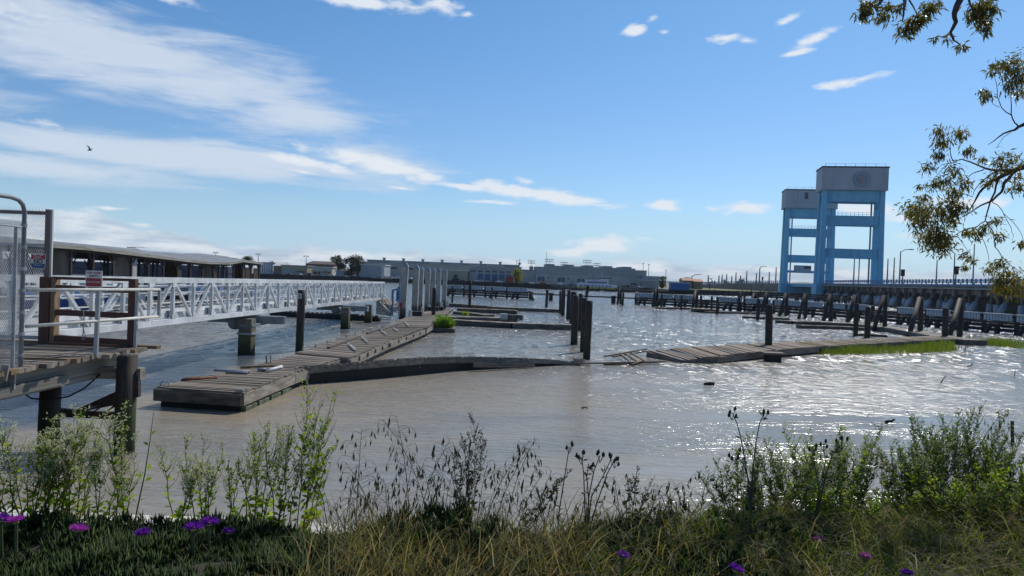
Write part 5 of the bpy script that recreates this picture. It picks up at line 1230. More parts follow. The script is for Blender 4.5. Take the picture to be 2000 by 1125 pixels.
for xt, yt, xb, yb_, wp, lab in CP: pile(lab, xt, yt, xb, yb_, wp)
# A-shaped bents: an upright pile with a raking pile
BN = [(1878, 584, 1874, 658, 1853, 661, 10, 'largest A shaped pile bent, rightmost behind the marsh grass'), (1799, 581, 1797, 655, 1775, 657, 9.5, 'A shaped pile bent second from the right behind the marsh grass'), (1729.5, 577, 1728, 646, 1706, 646, 8, 'A shaped pile bent third from the right behind the marsh grass'),
      (1672, 576, 1671, 632, 1655, 632, 7.5, 'A shaped pile bent partly behind a slim pile left of the marsh grass'), (1624, 574, 1622.5, 627, 1608, 627, 7, 'A shaped pile bent below the near leg of the nearer tower'), (1575, 573, 1572.5, 622, 1560, 622, 6.5, 'A shaped pile bent below the farther blue tower'),
      (1537, 572, 1535, 617, 1522, 617, 6.2, 'A shaped pile bent just right of the thick broken dock pile'), (1499, 570.5, 1496, 612, 1487, 612, 6, 'A shaped pile bent seen behind the top of the thick broken dock pile'), (1475, 572, 1473, 608, 1461, 608, 5.5, 'A shaped pile bent left of the slim pile behind the broken dock'),
      (1447, 568.5, 1446, 608, 1441, 608, 5.5, 'narrow upright bent with a small top cap by the long fender'), (1361, 565.5, 1360, 603.5, 1352, 604, 6, 'tall dark pile bent rising high over the far part of the fender'), (1283, 562.5, 1283, 599, 1275, 599, 6, 'first pile bent at the far end of the long fender'),
      (1212, 560.5, 1212, 594, 1206, 594, 5, 'pile bent standing alone in the gap between the fenders')]
for xt, yt, xb, yb_, xr_, yr_, wp, lab in BN:
    t, b, tp, r_ = pile(lab, xt, yt, xb, yb_, wp, group='A shaped pile bents along the fender', name='pile_bent')
    c = G(xr_, yr_); mb = MB(); tq = tp+Vector((-r_*.9, -.1, -.05)); mb.tube([c-(tq-c).normalized()*1.0, tq], [r_*1.0, r_*.95], 9); mb.build('raking_pile', 'creosote_tide', t, smooth=True)
    mb = MB(); mb.tube([tp+Vector((-r_*1.5, 0, -.32)), tp+Vector((r_*1.2, 0, -.32))], r_*.25, 6); mb.build('bolt', 'steel_grey', t)

# ================================================================== FLOAT DOCKS
def dock(name, label, quads, pw=.2, m='plank', side='fascia', zb=-.15, group=None, fh=.34, cat='dock', skip=(), rag=0.0, hump=None, mixm=None, inset=.12):
    """quads: list of (left near, right near, right far, left far) deck corners; planks laid across"""
    c = Vector(quads[0][0]); t = thing(name, label, cat, (c.x, c.y, 0), group); n_ = 0
    for qi, q in enumerate(quads):
        a, b, c_, d = [Vector(v) for v in q]
        L = ((d-a).length+(c_-b).length)/2; n = max(1, int(L/pw))
        for k in range(n):
            n_ += 1
            if n_ in skip: continue
            u = (k+.5)/n; p, r_ = a.lerp(d, u), b.lerp(c_, u); j = rng.uniform(-.012, .012)
            e = (r_-p).normalized()*rng.uniform(-.03-rag, .03+rag*.4)
            bar('plank', p+Vector((0, rng.uniform(-rag, rag)*.5, j-.03))+e, r_+Vector((0, rng.uniform(-rag, rag)*.3, j-.03+rng.uniform(-.006, .006)-rag*rng.random()*.4))+e, L/n*.93, .06, mixm[n_ % len(mixm)] if mixm else m, t, up=(0, 0, 1), var=rng.choice((1, 2, 3)))
        for (p, r_) in ((a, d), (b, c_)): bar('side_board', p+Vector((0, 0, -.06-fh/2)), r_+Vector((0, 0, -.06-fh/2)), .08, fh, side, t, var=1)
        if qi == 0: bar('end_board', a+Vector((0, 0, -.06-fh/2))-(d-a).normalized()*.05, b+Vector((0, 0, -.06-fh/2))-(d-a).normalized()*.05, .08, fh, 'fascia_dark' if side == 'fascia' else side, t, var=1)  # near end board's shade put into its darker colour
        if qi == len(quads)-1: bar('end_board', d+Vector((0, 0, -.06-fh/2)), c_+Vector((0, 0, -.06-fh/2)), .08, fh, side, t, var=1)
        x_ = (b-a).normalized()*inset; y_ = (d-a).normalized()*.1; dz = -.07
        mb = MB(); top_ = [a+x_+y_, b-x_+y_, c_-x_-y_, d+x_-y_]
        mb.add([(v.x, v.y, -.5) for v in top_]+[(v.x, v.y, v.z+dz) for v in top_], BOXF); mb.build('pontoon', 'fascia_black', t)
    return t
Z1 = .56
def g(px, py, z=Z1): return G(px, py, z)
a, b = g(303, 755), g(474, 766); c_, d = g(575, 727), g(466, 722)
t = dock('float_dock', 'near weathered float dock section with loose pipes lying on it', [(a, b, c_, d), (d, c_, g(664, 700), g(576, 693))], .17, mixm=['plank', 'plank', 'plank_dark'], fh=.32)
near_dock = t
# broken underside floats showing at the near section
v = (c_-b).normalized(); nrm = Vector((v.y, -v.x, 0))
for k in range(4):
    p = b+v*(.15+k*1.0); mb = MB(); q = p+v*.8
    mb.add([(w_.x+nrm.x*o_, w_.y+nrm.y*o_, z) for z, o_ in ((-.3, .02), (.12, .06)) for w_ in (p, q)]+[(w_.x-nrm.x*.3, w_.y-nrm.y*.3, z) for z in (-.3, .14) for w_ in (p, q)], [(0, 1, 3, 2), (2, 3, 7, 6), (0, 2, 6, 4), (1, 5, 7, 3)]); mb.build('foam_float', 'mossy', t)
for px, py in ((362, 763), (399, 763), (425, 763), (443, 765)):
    p = G(px, py, .42); mb = MB(); mb.tube([p+Vector((0, -.02, 0)), p+Vector((-.03, -.14, -.05))], .035 if px == 362 else .022, 7); mb.build('protruding_pipe', 'galv', t)
mb = MB(); p = b+Vector((-.12, .1, .02)); mb.box((p.x-.1, p.y-.05, p.z), (p.x+.1, p.y+.08, p.z+.05)); mb.build('corner_plate', 'galv', t)
mb = MB(); p = a+Vector((.1, .1, .02)); mb.tube([p, p+Vector((.03, .02, .12)), p+Vector((.2, .05, .1)), p+Vector((.22, .06, 0))], .02, 6); mb.build('cleat', 'galv', t)
p = g(521, 709); bar('rail_stub', p, p+Vector((-.02, 0, .26)), .06, .06, 'fascia', t, up=(0, 1, 0)); bar('rail_stub', p+Vector((.14, 0, 0)), p+Vector((.14, 0, .28)), .05, .05, 'galv', t, up=(0, 1, 0))
Z2 = .60
e0, e1 = g(577, 689, Z2), g(681, 699, Z2); f1, f0 = g(830, 641, Z2), g(742, 640, Z2)
m1, m0 = g(760, 666, Z2), g(661, 662, Z2)
t = dock('float_dock', 'middle float dock section with a line of white dock fittings', [(e0, e1, m1, m0), (m0, m1, f1, f0)], .2, mixm=['plank', 'plank_dark', 'plank', 'plank'], fh=.32)
for k in range(11):
    p = e1.lerp(m1, k/5.2) if k < 6 else m1.lerp(f1, (k-6)/5); n_ = Vector((1, -.05, 0)); bar('fender_block', p+n_*.07+Vector((0, 0, -.09)), p+n_*.07+Vector((0, 0, -.27)), .06, .03, 'plank_dark', t, up=(0, 1, 0), var=1)
for (pa, pb_) in (((680, 671), (692, 682)), ((707, 658), (719, 669)), ((744, 645), (755, 653)), ((768, 640), (777, 647)), ((790, 629), (799, 637)), ((684, 674), (696, 684))):
    p, q = g(*pa, Z2+.08), g(*pb_, Z2+.08); mb = MB(); mb.tube([p, q], .035, 6); mb.build('pipe_fitting', 'white_rust', t)
for (pa, pb_) in (((641, 679), (703, 657)), ((717, 651), (772, 634)), ((742, 645), (790, 629))):
    p, q = g(*pa, Z2+.05), g(*pb_, Z2+.05); bar('deck_cleat_board', p, q, .12, .08, 'fascia_dark', t, var=1)
for i in range(9):
    p = e0.lerp(f0, (i+.5)/9); mb = MB(); mb.tube([p+Vector((.02, 0, 0)), p+Vector((.02, 0, .14)), p+Vector((.12, .1, .14))], .03, 6); mb.build('cleat', 'galv', t)
h0, h1, h2, h3 = g(742, 639, Z2), g(832, 640, Z2), g(884, 604, Z2), g(846, 604, Z2)
mm0, mm1 = g(788, 622, Z2), g(862, 622, Z2)
t = dock('float_dock', 'far float dock section running past the square grey piles', [(h0, h1, mm1, mm0), (mm0, mm1, h2, h3)], .3, mixm=['plank', 'plank_dark', 'plank'], fh=.34)
for px, py in ((801, 618), (825, 611), (838, 606), (862, 600), (874, 597)):
    p = g(px, py, Z2); mb = MB(); mb.tube([p, p+Vector((0, 0, .5))], .14, 8); mb.build('bollard', 'signwhite', t)
for px, py in ((812, 613), (846, 604), (856, 603)):
    p = g(px, py, Z2+.15); mb = MB(); mb.box((p.x-.5, p.y-.3, p.z-.15), (p.x+.5, p.y+.3, p.z+.2)); mb.build('pile_guide', 'black', t)
for (pa, pb_, m_) in (((770, 600), (775, 562), 'bluebox'), ((783, 603), (784, 540), 'greypipe')):
    p = g(*pa, .5); tq = D(*pb_, p.y)
tl = thing('ladder_stand', 'blue and white metal ladder stand between gangway ramp and first grey pile', 'stand', (g(773, 615, .5).x, g(773, 615, .5).y, .5))
p0 = g(766, 617, .5); p1 = g(779, 618, .5); zt = D(770, 566, p0.y).z; zt2 = D(778, 540, p1.y).z
bar('upright', p0, (p0.x, p0.y, zt), .12, .12, 'bluebox', tl, up=(0, 1, 0)); bar('upright', p1, (p1.x, p1.y, zt2), .1, .1, 'greypipe', tl, up=(0, 1, 0))
bar('panel', (p1.x-.1, p1.y+.1, zt-.9), (p1.x-.1, p1.y+.1, zt+.1), .35, .05, 'bluebox', tl, up=(0, 1, 0)); bar('red_panel', (p1.x+.1, p1.y+.1, .5+.75), (p1.x+.1, p1.y+.1, .5+1.1), .3, .05, 'red', tl, up=(0, 1, 0))
for z in (.3, .55, .8, 1.25, zt-.55): bar('rung', (p0.x, p0.y, .5+z), (p1.x, p1.y, .5+z+.05), .07, .07, 'white_rust', tl)
bar('top_bar', (p0.x, p0.y, zt), (p1.x, p1.y, zt+.1), .08, .1, 'bluebox', tl)

# curved tilted finger float towards the middle cluster
FT = [(577, 717), (640, 711.5), (700, 707), (770, 701.5), (830, 698), (900, 696.5), (970, 697.5), (1030, 699.5), (1075, 702), (1110, 706), (1133, 710)]
FBm = [(577, 752), (640, 747), (700, 742.5), (770, 736.5), (830, 730.5), (900, 723.5), (970, 719.5), (1030, 716.5), (1075, 714), (1110, 713), (1133, 713)]
tops = []
for (xa, ya), (xb_, yb_) in zip(FT, FBm):
    bb = G(xb_, yb_, 0); tops.append(D(xa, ya, bb.y-.05))
t = thing('sunken_finger_float', 'long tilted black finger float curving from the dock to the middle pile cluster', 'dock', (tops[0].x, tops[0].y, 0))
for i in range(len(tops)-1):
    p, q = tops[i], tops[i+1]; back = Vector((.12, 1.15, 0))
    hz = .24 if i < 6 else .24-.03*(i-5)
    bar('side_board', p+Vector((0, -.04, -hz/2-.02)), q+Vector((0, -.04, -hz/2-.02)), .07, hz, 'float_side', t, var=1)
    L = (q-p).length; n = max(1, int(L/.22))
    for k in range(n):
        u = (k+.5)/n; s = p.lerp(q, u); bar('plank', s+Vector((0, -.02, -.02)), s+back+Vector((0, 0, -.20)), L/n*.93, .05, rng.choice(['plank_dark', 'plank']), t, var=rng.choice((1, 2, 3)))
    if i < 9: bar('shade_strip', Vector((p.x, p.y+.08, (p.z-.2)/2-.12)), Vector((q.x, q.y+.08, (q.z-.2)/2-.12)), .1, p.z+.04, 'fascia_black', t)  # added black strip standing for the shade below the side board
    bar('rear_board', p+back+Vector((0, 0, -.4)), q+back+Vector((0, 0, -.4)), .07, .3, 'fascia_dark', t, var=1)
    if i < 7 and p.z > .3:
        mb = MB(); d0 = .10; mb.add([(v.x, v.y+o_, z) for z in (-.5, None) for v, o_ in ((p, d0), (q, d0), (q, 1.0), (p, 1.0)) for z in ((-.5,) if z is not None else (v.z-.26-.15*o_,))], BOXF); mb.build('pontoon', 'fascia_black', t)
p, q = D(925, 713.5, tops[5].y-.16), D(1043, 713.5, tops[7].y-.2); bar('broken_board', p, q, .12, .17, 'plank_dark', t, var=2)
p, q = D(578, 722, tops[0].y-.1), D(578, 740, tops[0].y-.1); bar('corner_post', p, q, .13, .1, 'fascia', t, up=(0, 1, 0))
mb = MB(); mb.tube([D(812, 703, tops[4].y-.15), D(818, 716, tops[4].y-.2), D(822, 718, tops[4].y-.2)], .015, 5); mb.build('loose_cable', 'galv', t)
p, q = G(1128, 710, .10), G(1300, 706.5, .12); tt = thing('loose_plank', 'thin floating plank bridging the gap between the sunken float and the broken dock', 'plank', p); bar('board', p, q, .16, .07, 'plank_dark', tt, var=2)
tt = thing('rope_tangle', 'pale tangle of rope at the end of the sunken finger float', 'rope', G(1130, 708, .1)); mb = MB(); c0 = G(1131, 708, .12)
for k in range(9):
    an = [c0+Vector((rng.uniform(-.35, .35), rng.uniform(-.3, .3), rng.uniform(-.05, .22))) for _ in range(5)]; mb.tube(an, .014, 4)
mb.build('strands', 'ply_grey', tt)

# broken dock on the right
Zb = .42
a, b = g(1322, 703, .16), g(1265, 684, .30)
t = dock('broken_dock', 'broken brown planked dock with its left end collapsed into the water', [(g(1265, 684, .34), g(1330, 703, .14), g(1400, 695, .38), g(1345, 678, .44)), (g(1345, 678, .44), g(1400, 695, .38), g(1500, 684, .46), g(1440, 672.5, .46)),
     (g(1440, 672.5, .46), g(1500, 684, .46), g(1600, 676, .46), g(1545, 667.5, .44)), (g(1545, 667.5, .44), g(1600, 676, .46), g(1880, 661, .42), g(1820, 656, .42))], .22, mixm=['plank_warm', 'plank', 'plank_warm', 'plank'], side='plank_dark', fh=.3, rag=.07, skip=(2, 5, 6, 13, 22, 37, 38, 52))
for (pa, pb_, wd) in (((1180, 696, .22), (1262, 681.5, .40), .18), ((1196, 697, .1), (1262, 686, .2), .12), ((1212, 691, .26), (1236, 710, .05), .14), ((1222, 690, .27), (1250, 709, .05), .14), ((1234, 690, .25), (1262, 706, .08), .12), ((1216, 709, -.05), (1244, 712, .1), .1), ((1234, 712, .06), (1256, 705, .2), .1),
                      ((1300, 706, .04), (1180, 712, .03), .1)):
    bar('collapsed_board', G(*pa), G(*pb_), wd, .06, rng.choice(['plank_dark', 'plank_warm']), t, var=2)
p = G(1505, 688, .45); mb = MB(); mb.box((p.x-.55, p.y-.75, .38), (p.x+.55, p.y+.1, .48)); mb.build('pile_collar', 'plank_dark', t)
mb = MB(); mb.box((p.x-.35, p.y-.7, -.3), (p.x+.35, p.y, .37)); mb.build('collar_block', 'fascia_black', t)

# finger floats in the middle, right of the square grey piles
def slab(label, pts, z=.34, th=.3, m='plank_dark', side='fascia_dark', wd=1.1, pw=.3, name='finger_float', group='old low finger floats', skip=()):
    """a low float along a centre line of photograph pixels on height z"""
    q = [G(x, y, z) for x, y in pts]; quads = []
    for u, v in zip(q[:-1], q[1:]):
        ax = (v-u).normalized(); n = Vector((-ax.y, ax.x, 0))*(wd/2); quads.append((u+n, u-n, v-n, v+n))
    return dock(name, label, quads, pw, m, side, fh=th, group=group, skip=skip, inset=.1)
slab('nearest long finger float with white metal scraps, right of the bright green bush', [(880, 624), (1000, 630), (1117, 634)], .42, .42, m='plank')
slab('pale short finger float with a small round bush on it', [(868, 618), (930, 619), (1010, 621)], .36, .2, m='plank', wd=1.4)
slab('broken tilted float lying dark beside the small round bush', [(890, 608), (925, 611), (955, 615)], .26, .3)
slab('middle finger float with a dark end, behind the small round bush', [(895, 601.5), (950, 603.5), (1010, 606)], .4, .3, m='plank_warm')
slab('far long finger float reaching a short single pile', [(952, 598), (1010, 601), (1092, 604)], .36, .3, m='plank', side='fascia_dark')
slab('farthest dark float behind the last grey pile', [(876, 592), (915, 594.5), (954, 597.5)], .4, .35)
t = thing('white_box', 'small white box at the end of the pale short finger float', 'box', G(983, 621, .4)); c = G(984, 623, .4); mb = MB(); mb.box((c.x-.28, c.y-.3, .38), (c.x+.28, c.y+.3, .85)); mb.build('box_body', 'signwhite', t); mb = MB(); mb.box((c.x+.3, c.y-.3, .36), (c.x+1.6, c.y+.3, .78)); mb.build('dark_side', 'fascia_dark', t)
for x, y, lab in ((946, 634, 'white metal scrap hanging on the long finger float, left one'), (1003, 633, 'white bent metal scrap on the long finger float, middle one'), (1053, 635, 'small white metal scrap on the long finger float, right one')):
    c = G(x, y, .12); t = thing('metal_scrap', lab, 'metal scrap', c, 'white scraps on the long finger float'); mb = MB(); mb.beam((c.x-.2, c.y-.75, .3), (c.x+.2, c.y-.75, .22), .05, .16); mb.beam((c.x+.2, c.y-.74, .25), (c.x+.42, c.y-.74, .62), .05, .1) if x == 1003 else mb.beam((c.x-.15, c.y-.74, .12), (c.x+.15, c.y-.74, .1), .05, .08); mb.build('plate', 'signwhite', t)

# low docks at the right below the fender
slab('low walkway with pale top running along the pile bents to the marsh grass', [(1585, 627), (1680, 632), (1760, 642), (1845, 657), (1905, 664)], .42, .34, m='plank', wd=2.0, group='low docks along the long fender')
slab('dark low float in front of the walkway, below the farther tower', [(1562, 635), (1640, 637), (1692, 640)], .30, .4, wd=1.0, group='low docks along the long fender')
slab('dark float left of another one, under the bents by the slim pile', [(1520, 625), (1548, 627), (1585, 628)], .32, .4, wd=1.1, group='low docks along the long fender')
slab('thin low dark float behind the thick broken dock pile', [(1452, 617), (1490, 619), (1540, 621)], .25, .3, wd=1.0, group='low docks along the long fender')
slab('low dark float held by two short piles near the long fender', [(1382, 608), (1430, 609), (1490, 610)], .25, .3, wd=1.2, group='low docks along the long fender')
slab('brown planked float beside the tall dark pile bent', [(1352, 602), (1378, 603), (1402, 604)], .5, .2, m='plank_warm', wd=3.0, group='low docks along the long fender')
slab('reddish low float near the far end of the long fender', [(1286, 600), (1320, 600.5), (1352, 601)], .25, .2, m='plank_warm', wd=1.2, group='low docks along the long fender')
def flotsam(name, label, cat, px, py, parts, m='creosote', grp=None):
    c = G(px, py); t = thing(name, label, cat, c, grp); mb = MB()
    for (p, q, r0, r1) in parts: mb.tube([c+Vector(p), c.lerp(c, 0)+(Vector(p)+Vector(q))/2+Vector((.01, 0, .03)), c+Vector(q)], [r0, (r0+r1)/2, r1], 7)
    mb.build('wood', m, t, smooth=True)
flotsam('driftwood', 'small dark driftwood lump floating in open water below the broken dock', 'driftwood', 1385, 752, [((-.2, 0, .02), (.2, .02, .05), .06, .07), ((-.02, 0, .04), (.2, 0, .06), .07, .04)])
flotsam('driftwood', 'dark driftwood lump shaped like a floating bird, left of the right shrubs', 'driftwood', 1737, 827, [((-.12, 0, .03), (.08, 0, .06), .05, .04), ((.05, 0, .05), (.16, 0, .12), .035, .03)])
flotsam('driftwood_stick', 'slanting bare stick poking out of the shallows at the right', 'stick', 1835, 748, [((0, 0, -.1), (.30, .05, .36), .025, .02)])
flotsam('driftwood_stick', 'small curved stick in the shallows right of the marsh grass', 'stick', 1896, 717, [((-.2, 0, .0), (.02, 0, .08), .025, .03), ((.02, 0, .08), (.1, 0, .24), .03, .01)])
flotsam('driftwood_stick', 'short upright stick at the right edge of the shallows', 'stick', 1981, 735, [((0, 0, -.1), (.03, 0, .35), .02, .015)])
flotsam('driftwood', 'dark waterlogged board among the bents behind the marsh grass', 'driftwood', 1700, 657, [((-1.1, .4, .05), (1.3, -.3, .1), .12, .1), ((-1.3, .2, .05), (.6, .2, .18), .1, .08)])
flotsam('driftwood', 'flat worn timber block between the two marsh grass patches', 'driftwood', 1890, 671, [((-.75, 0, .12), (.75, 0, .12), .2, .2)], 'plank')
flotsam('driftwood', 'tiny brown driftwood piece in the mud channel middle', 'driftwood', 1142, 798, [((-.1, 0, .02), (.1, 0, .02), .03, .02)], 'plank_warm')
b = G(1981, 866); t = thing('old_post', 'short leaning weathered post in the water at the right edge', 'post', b); tp = D(1977, 822, b.y); mb = MB(); mb.tube([b-Vector((0, 0, .8)), tp], [.05, .042], 8); mb.build('shaft', 'creosote', t)

# things lying on the near float
def pipe(name, label, pts, r_, m, grp='pipes and scraps on the near float dock'):
    q = [G(x, y, Z1+r_+.01) for x, y in pts]; t = thing(name, label, 'pipe', q[0], grp); mb = MB(); mb.tube(q, r_, 8); mb.build('pipe_body', m, t, smooth=True)
pipe('rusty_pipe', 'thin rust red metal strip lying at the front of the near float dock', [(354, 742), (390, 739.5), (424, 736.5)], .035, 'rustpipe')
pipe('rusty_pipe', 'short rust red bar crossing the front metal strip on the float dock', [(358, 740), (392, 736)], .025, 'rustpipe')
pipe('grey_pipe', 'longer blue grey pipe on the near float dock', [(418, 723), (455, 725), (488, 726.5)], .045, 'greypipe')
pipe('grey_pipe', 'shorter dark grey pipe in front of the longer blue grey one', [(442, 727), (484, 728.5)], .04, 'steel_grey')
pipe('white_pipe', 'white plastic pipe near the middle of the float dock', [(522, 724), (550, 716)], .055, 'white')
pipe('grey_pipe', 'short dark pipe stub beside the white plastic pipe', [(503, 722), (520, 722)], .055, 'greypipe')
pipe('wood_pole', 'curved brown wooden pole behind the white pipe on the float dock', [(470, 718), (500, 715), (530, 714.5), (545, 715)], .04, 'plank_warm')
# gull
c = D(175, 293, 120); t = thing('gull', 'dark gull gliding with raised wings high over the left side', 'bird', c)
mb = MB(); mb.tube([c+Vector((-.34, 0, -.02)), c+Vector((-.1, 0, .0)), c+Vector((.16, 0, -.02)), c+Vector((.36, 0, -.06))], [.05, .11, .10, .02], 8); mb.build('body', 'darkcar', t, smooth=True)
for s, tipv in ((-1, (-.42, -.5, .75)), (1, (-.05, .7, .35))):
    mb = MB(); tv = Vector(tipv); el_ = tv*.55+Vector((.18, 0, .08)); mb.add([c+Vector((-.05, 0, .06)), c+Vector((.2, 0, .05)), c+el_+Vector((.16, 0, 0)), c+el_+Vector((-.1, 0, -.02)), c+tv, c+Vector((.07, 0, .1)), c+el_+Vector((.04, 0, .05))], [(0, 3, 6, 5), (5, 6, 2, 1), (3, 4, 6), (6, 4, 2), (0, 1, 2, 3), (3, 2, 4)]); mb.build('wing', 'darkcar', t)

# ================================================================== VEGETATION
def ribbon_verts(P, Dr, L, W, bend, nseg=3):
    """grass blades: (N, 2*nseg+1, 3)"""
    P = np.asarray(P, float); N = len(P); Dr = Dr/np.linalg.norm(Dr, axis=1, keepdims=True)
    L = np.broadcast_to(L, (N,))[:, None]; W = np.broadcast_to(W, (N,))[:, None]; bend = np.broadcast_to(bend, (N,))[:, None]
    a = nr.uniform(0, 6.28, N); S = np.stack([np.cos(a), np.sin(a), np.zeros(N)], 1); hz = Dr.copy(); hz[:, 2] = 0
    hz = hz/np.maximum(1e-4, np.linalg.norm(hz, axis=1, keepdims=True)); out_ = []
    for i in range(nseg):
        t = i/nseg; c = P+Dr*L*t+hz*L*bend*t*t-np.array([0, 0, 1])*L*bend*.6*t*t; k = W*(1-t*.55)*.5
        out_ += [c-S*k, c+S*k]
    t = 1.0; out_.append(P+Dr*L+hz*L*bend-np.array([0, 0, 1])*L*bend*.7)
    return np.stack(out_, 1)
def ribbon_faces(nseg=3):
    return [(2*i, 2*i+1, 2*i+3, 2*i+2) for i in range(nseg-1)]+[(2*nseg-2, 2*nseg-1, 2*nseg)]
def gzv(x, y): return np.array([ground_z(a, b) for a, b in zip(x, y)])
def updirs(n, spread):
    d = nr.normal(size=(n, 3))*spread; d[:, 2] = 1.0; return d

# marsh grass
def marsh(label, near, far, n, h):
    t = None; P = []
    for _ in range(n):
        u = nr.random(); v = nr.random()**1.0; i = u*(len(near)-1); k = min(int(i), len(near)-2); f = i-k
        a = near[k].lerp(near[k+1], f); b = far[k].lerp(far[k+1], f); p = a.lerp(b, v+nr.normal()*.03); P.append((p.x, p.y, -.25))
    P = np.array(P); hh = h*nr.uniform(.7, 1.15, n)
    hh *= .85+.25*np.sin(P[:, 0]*1.7)*np.sin(P[:, 1]*1.3)+.15*np.sin(P[:, 0]*5.3)
    o = npmesh('marsh_grass', ribbon_verts(P, updirs(n, .10), hh, .028, nr.uniform(.0, .25, n)), 7, ribbon_faces(), 'marsh', None, 'stuff'); tag(o, label, 'marsh grass')
marsh('strip of bright green marsh grass standing in the water before the broken dock', [G(1550, 689), G(1620, 693), G(1700, 693), G(1800, 690), G(1868, 687)], [G(1560, 681), G(1640, 682), G(1720, 679), G(1800, 676), G(1862, 673)], 9000, .78)
marsh('patch of green marsh grass at the right edge beyond a timber block', [G(1896, 670), G(1940, 676), G(1990, 682), G(2080, 690)], [G(1890, 665), G(1940, 667), G(1990, 670), G(2080, 675)], 4500, .78)
P = np.array([(G(x, y).x, G(x, y).y, -.2) for x, y in zip(nr.uniform(1865, 1898, 40), nr.uniform(680, 694, 40))]); o = npmesh('reed_stalks', ribbon_verts(P, updirs(40, .05), nr.uniform(.4, .9, 40), .03, .0), 7, ribbon_faces(), 'thistle', None, 'stuff'); tag(o, 'sparse dark stalks at the right tip of the marsh grass strip', 'reeds')

# bushes growing on the floats
def bush(label, c, rx, rz, n, m='bush', name='bush', leaf=.12, cl=9, cat='bush'):
    t = thing(name, label, cat, c); P = []; mb = MB()
    for k in range(cl):
        a = rng.uniform(0, 6.28); q = rng.random()**.5; cc = np.array([c.x+math.cos(a)*rx*.6*q, c.y+math.sin(a)*rx*.5*q, c.z+rz*rng.uniform(.25, .75)*(1.1-.4*q)]); s = rx*rng.uniform(.28, .45)
        P.append(cc+rand_dirs(n//cl)*s*np.array([1, 1, rz/rx*.9])*(nr.random((n//cl, 1))**.5)); mb.tube([c, Vector(cc)*.6+c*.4+Vector((0, 0, .02)), Vector(cc)], [.02, .015, .006], 4)
    mb.build('stem', 'stem', t); P = np.concatenate(P); P[:, 2] = np.maximum(P[:, 2], c.z+.02)
    npmesh('foliage', leaf_verts(P, rand_dirs(len(P), .5), leaf*nr.uniform(.6, 1.3, len(P)), leaf*.45), 6, LEAFF, m, t, 'stuff')
c = G(866, 641, .25); bush('bright green bush growing on the corner of the float dock', c, 1.05, 1.05, 2600, leaf=.17, cl=12)
c = G(908, 617, .36); bush('small round dark green bush on the pale finger float', c, .52, .42, 900, 'pepper', leaf=.10)
# float the bush grows on
slab('short float under the bright green bush, joined to the float dock corner', [(832, 640), (860, 640), (888, 641)], .28, .3, m='plank_dark', wd=1.3, group='old low finger floats')

# curb / pale beam along the bank edge
t = thing('pale_beam', 'weathered white painted timber lying along the bank edge behind the flowers', 'beam', (-2.7, 5.2, 2.1))
def curbpt(px, py, y): return D(px, py, y)
bar('beam', curbpt(-60, 1026, 5.15), curbpt(442, 1044, 5.2), .22, .16, 'curb', t, var=1)
t = thing('pale_beam', 'sunken grey white timber end lying on the bank right of the tall weeds', 'beam', (-1.2, 5.2, 2.1)); bar('beam', curbpt(585, 1047, 5.25), curbpt(740, 1056, 5.3), .2, .12, 'curb', t, var=1)
def rock(label, px, py, y, r_):
    c = D(px, py, y); t = thing('rock', label, 'rock', c, 'rocks on the bank'); mb = MB(); n = 10; m_ = 7
    for i in range(m_):
        th = math.pi*i/(m_-1)
        for k in range(n):
            a = 2*math.pi*k/n; q = r_*(1+rng.uniform(-.16, .16)); mb.v.append((c.x+math.sin(th)*math.cos(a)*q*1.3, c.y+math.sin(th)*math.sin(a)*q, c.z+math.cos(th)*q*.75))
        if i: b = (i-1)*n; mb.f += [(b+k, b+n+k, b+n+(k+1) % n, b+(k+1) % n) for k in range(n)]
    mb.build('stone', 'rock', t)
rock('dark pointed rock showing between weeds at the bank edge', 1183, 1048, 5.3, .10)
rock('pale low rock in the grass left of the dark pointed rock', 1120, 1062, 5.2, .09)
rock('rounded rock low on the bank below the big green shrub', 1500, 1020, 6.2, .14)

# ---- ice plant: fat upright three sided leaves
def ice_leaves(P, Dr, L, Wd):
    N = len(P); Dr = Dr/np.linalg.norm(Dr, axis=1, keepdims=True); rv = nr.normal(size=(N, 3)); S = np.cross(Dr, rv); S /= np.linalg.norm(S, axis=1, keepdims=True); U = np.cross(S, Dr)
    L = L[:, None]; Wd = Wd[:, None]; out_ = []
    bendv = np.array([0, 0, 1.0])
    for tt, k in ((0, .7), (.55, 1.0)):
        for q in range(3):
            a = 2*math.pi*q/3; out_.append(P+Dr*L*tt+bendv*L*.12*tt+(S*math.cos(a)+U*math.sin(a))*Wd*.5*k)
    out_.append(P+Dr*L+bendv*L*.25)
    return np.stack(out_, 1)
ICEF = [(0, 1, 4, 3), (1, 2, 5, 4), (2, 0, 3, 5), (3, 4, 6), (4, 5, 6), (5, 3, 6)]
# rosettes: leaves of one shoot spread from one point
nc = 15000
cx = nr.uniform(-5.2, 4.5, nc); cy = nr.uniform(1.9, 5.4, nc)
keep = (cy < np.array([edge_y(a) for a in cx])+.15) & (nr.random(nc) < np.clip(1.05-(cx+.6)*.30, .10, 1.0))
cx, cy = cx[keep], cy[keep]
mound = .03+.03*np.sin(cx*3.1+cy*2.0)+.035*np.sin(cx*7.3-cy*5)+.27*np.exp(-((cx+.35)/.42)**2)*np.exp(-((cy-4.8)/.5)**2)+.06*np.exp(-((cx-1.6)/.4)**2)
cz = gzv(cx, cy)+nr.uniform(-.2, 1, len(cx))*np.maximum(.02, mound); size = nr.uniform(.6, 1.25, len(cx))*(.85+.35*np.sin(cx*5.1+1)*np.cos(cy*4.3)); tilt = nr.normal(size=(len(cx), 2))*.22
k = 11; P = np.repeat(np.stack([cx, cy, cz], 1), k, 0); N = len(P); a = nr.uniform(0, 6.28, N); q = nr.random(N)**.6*.75
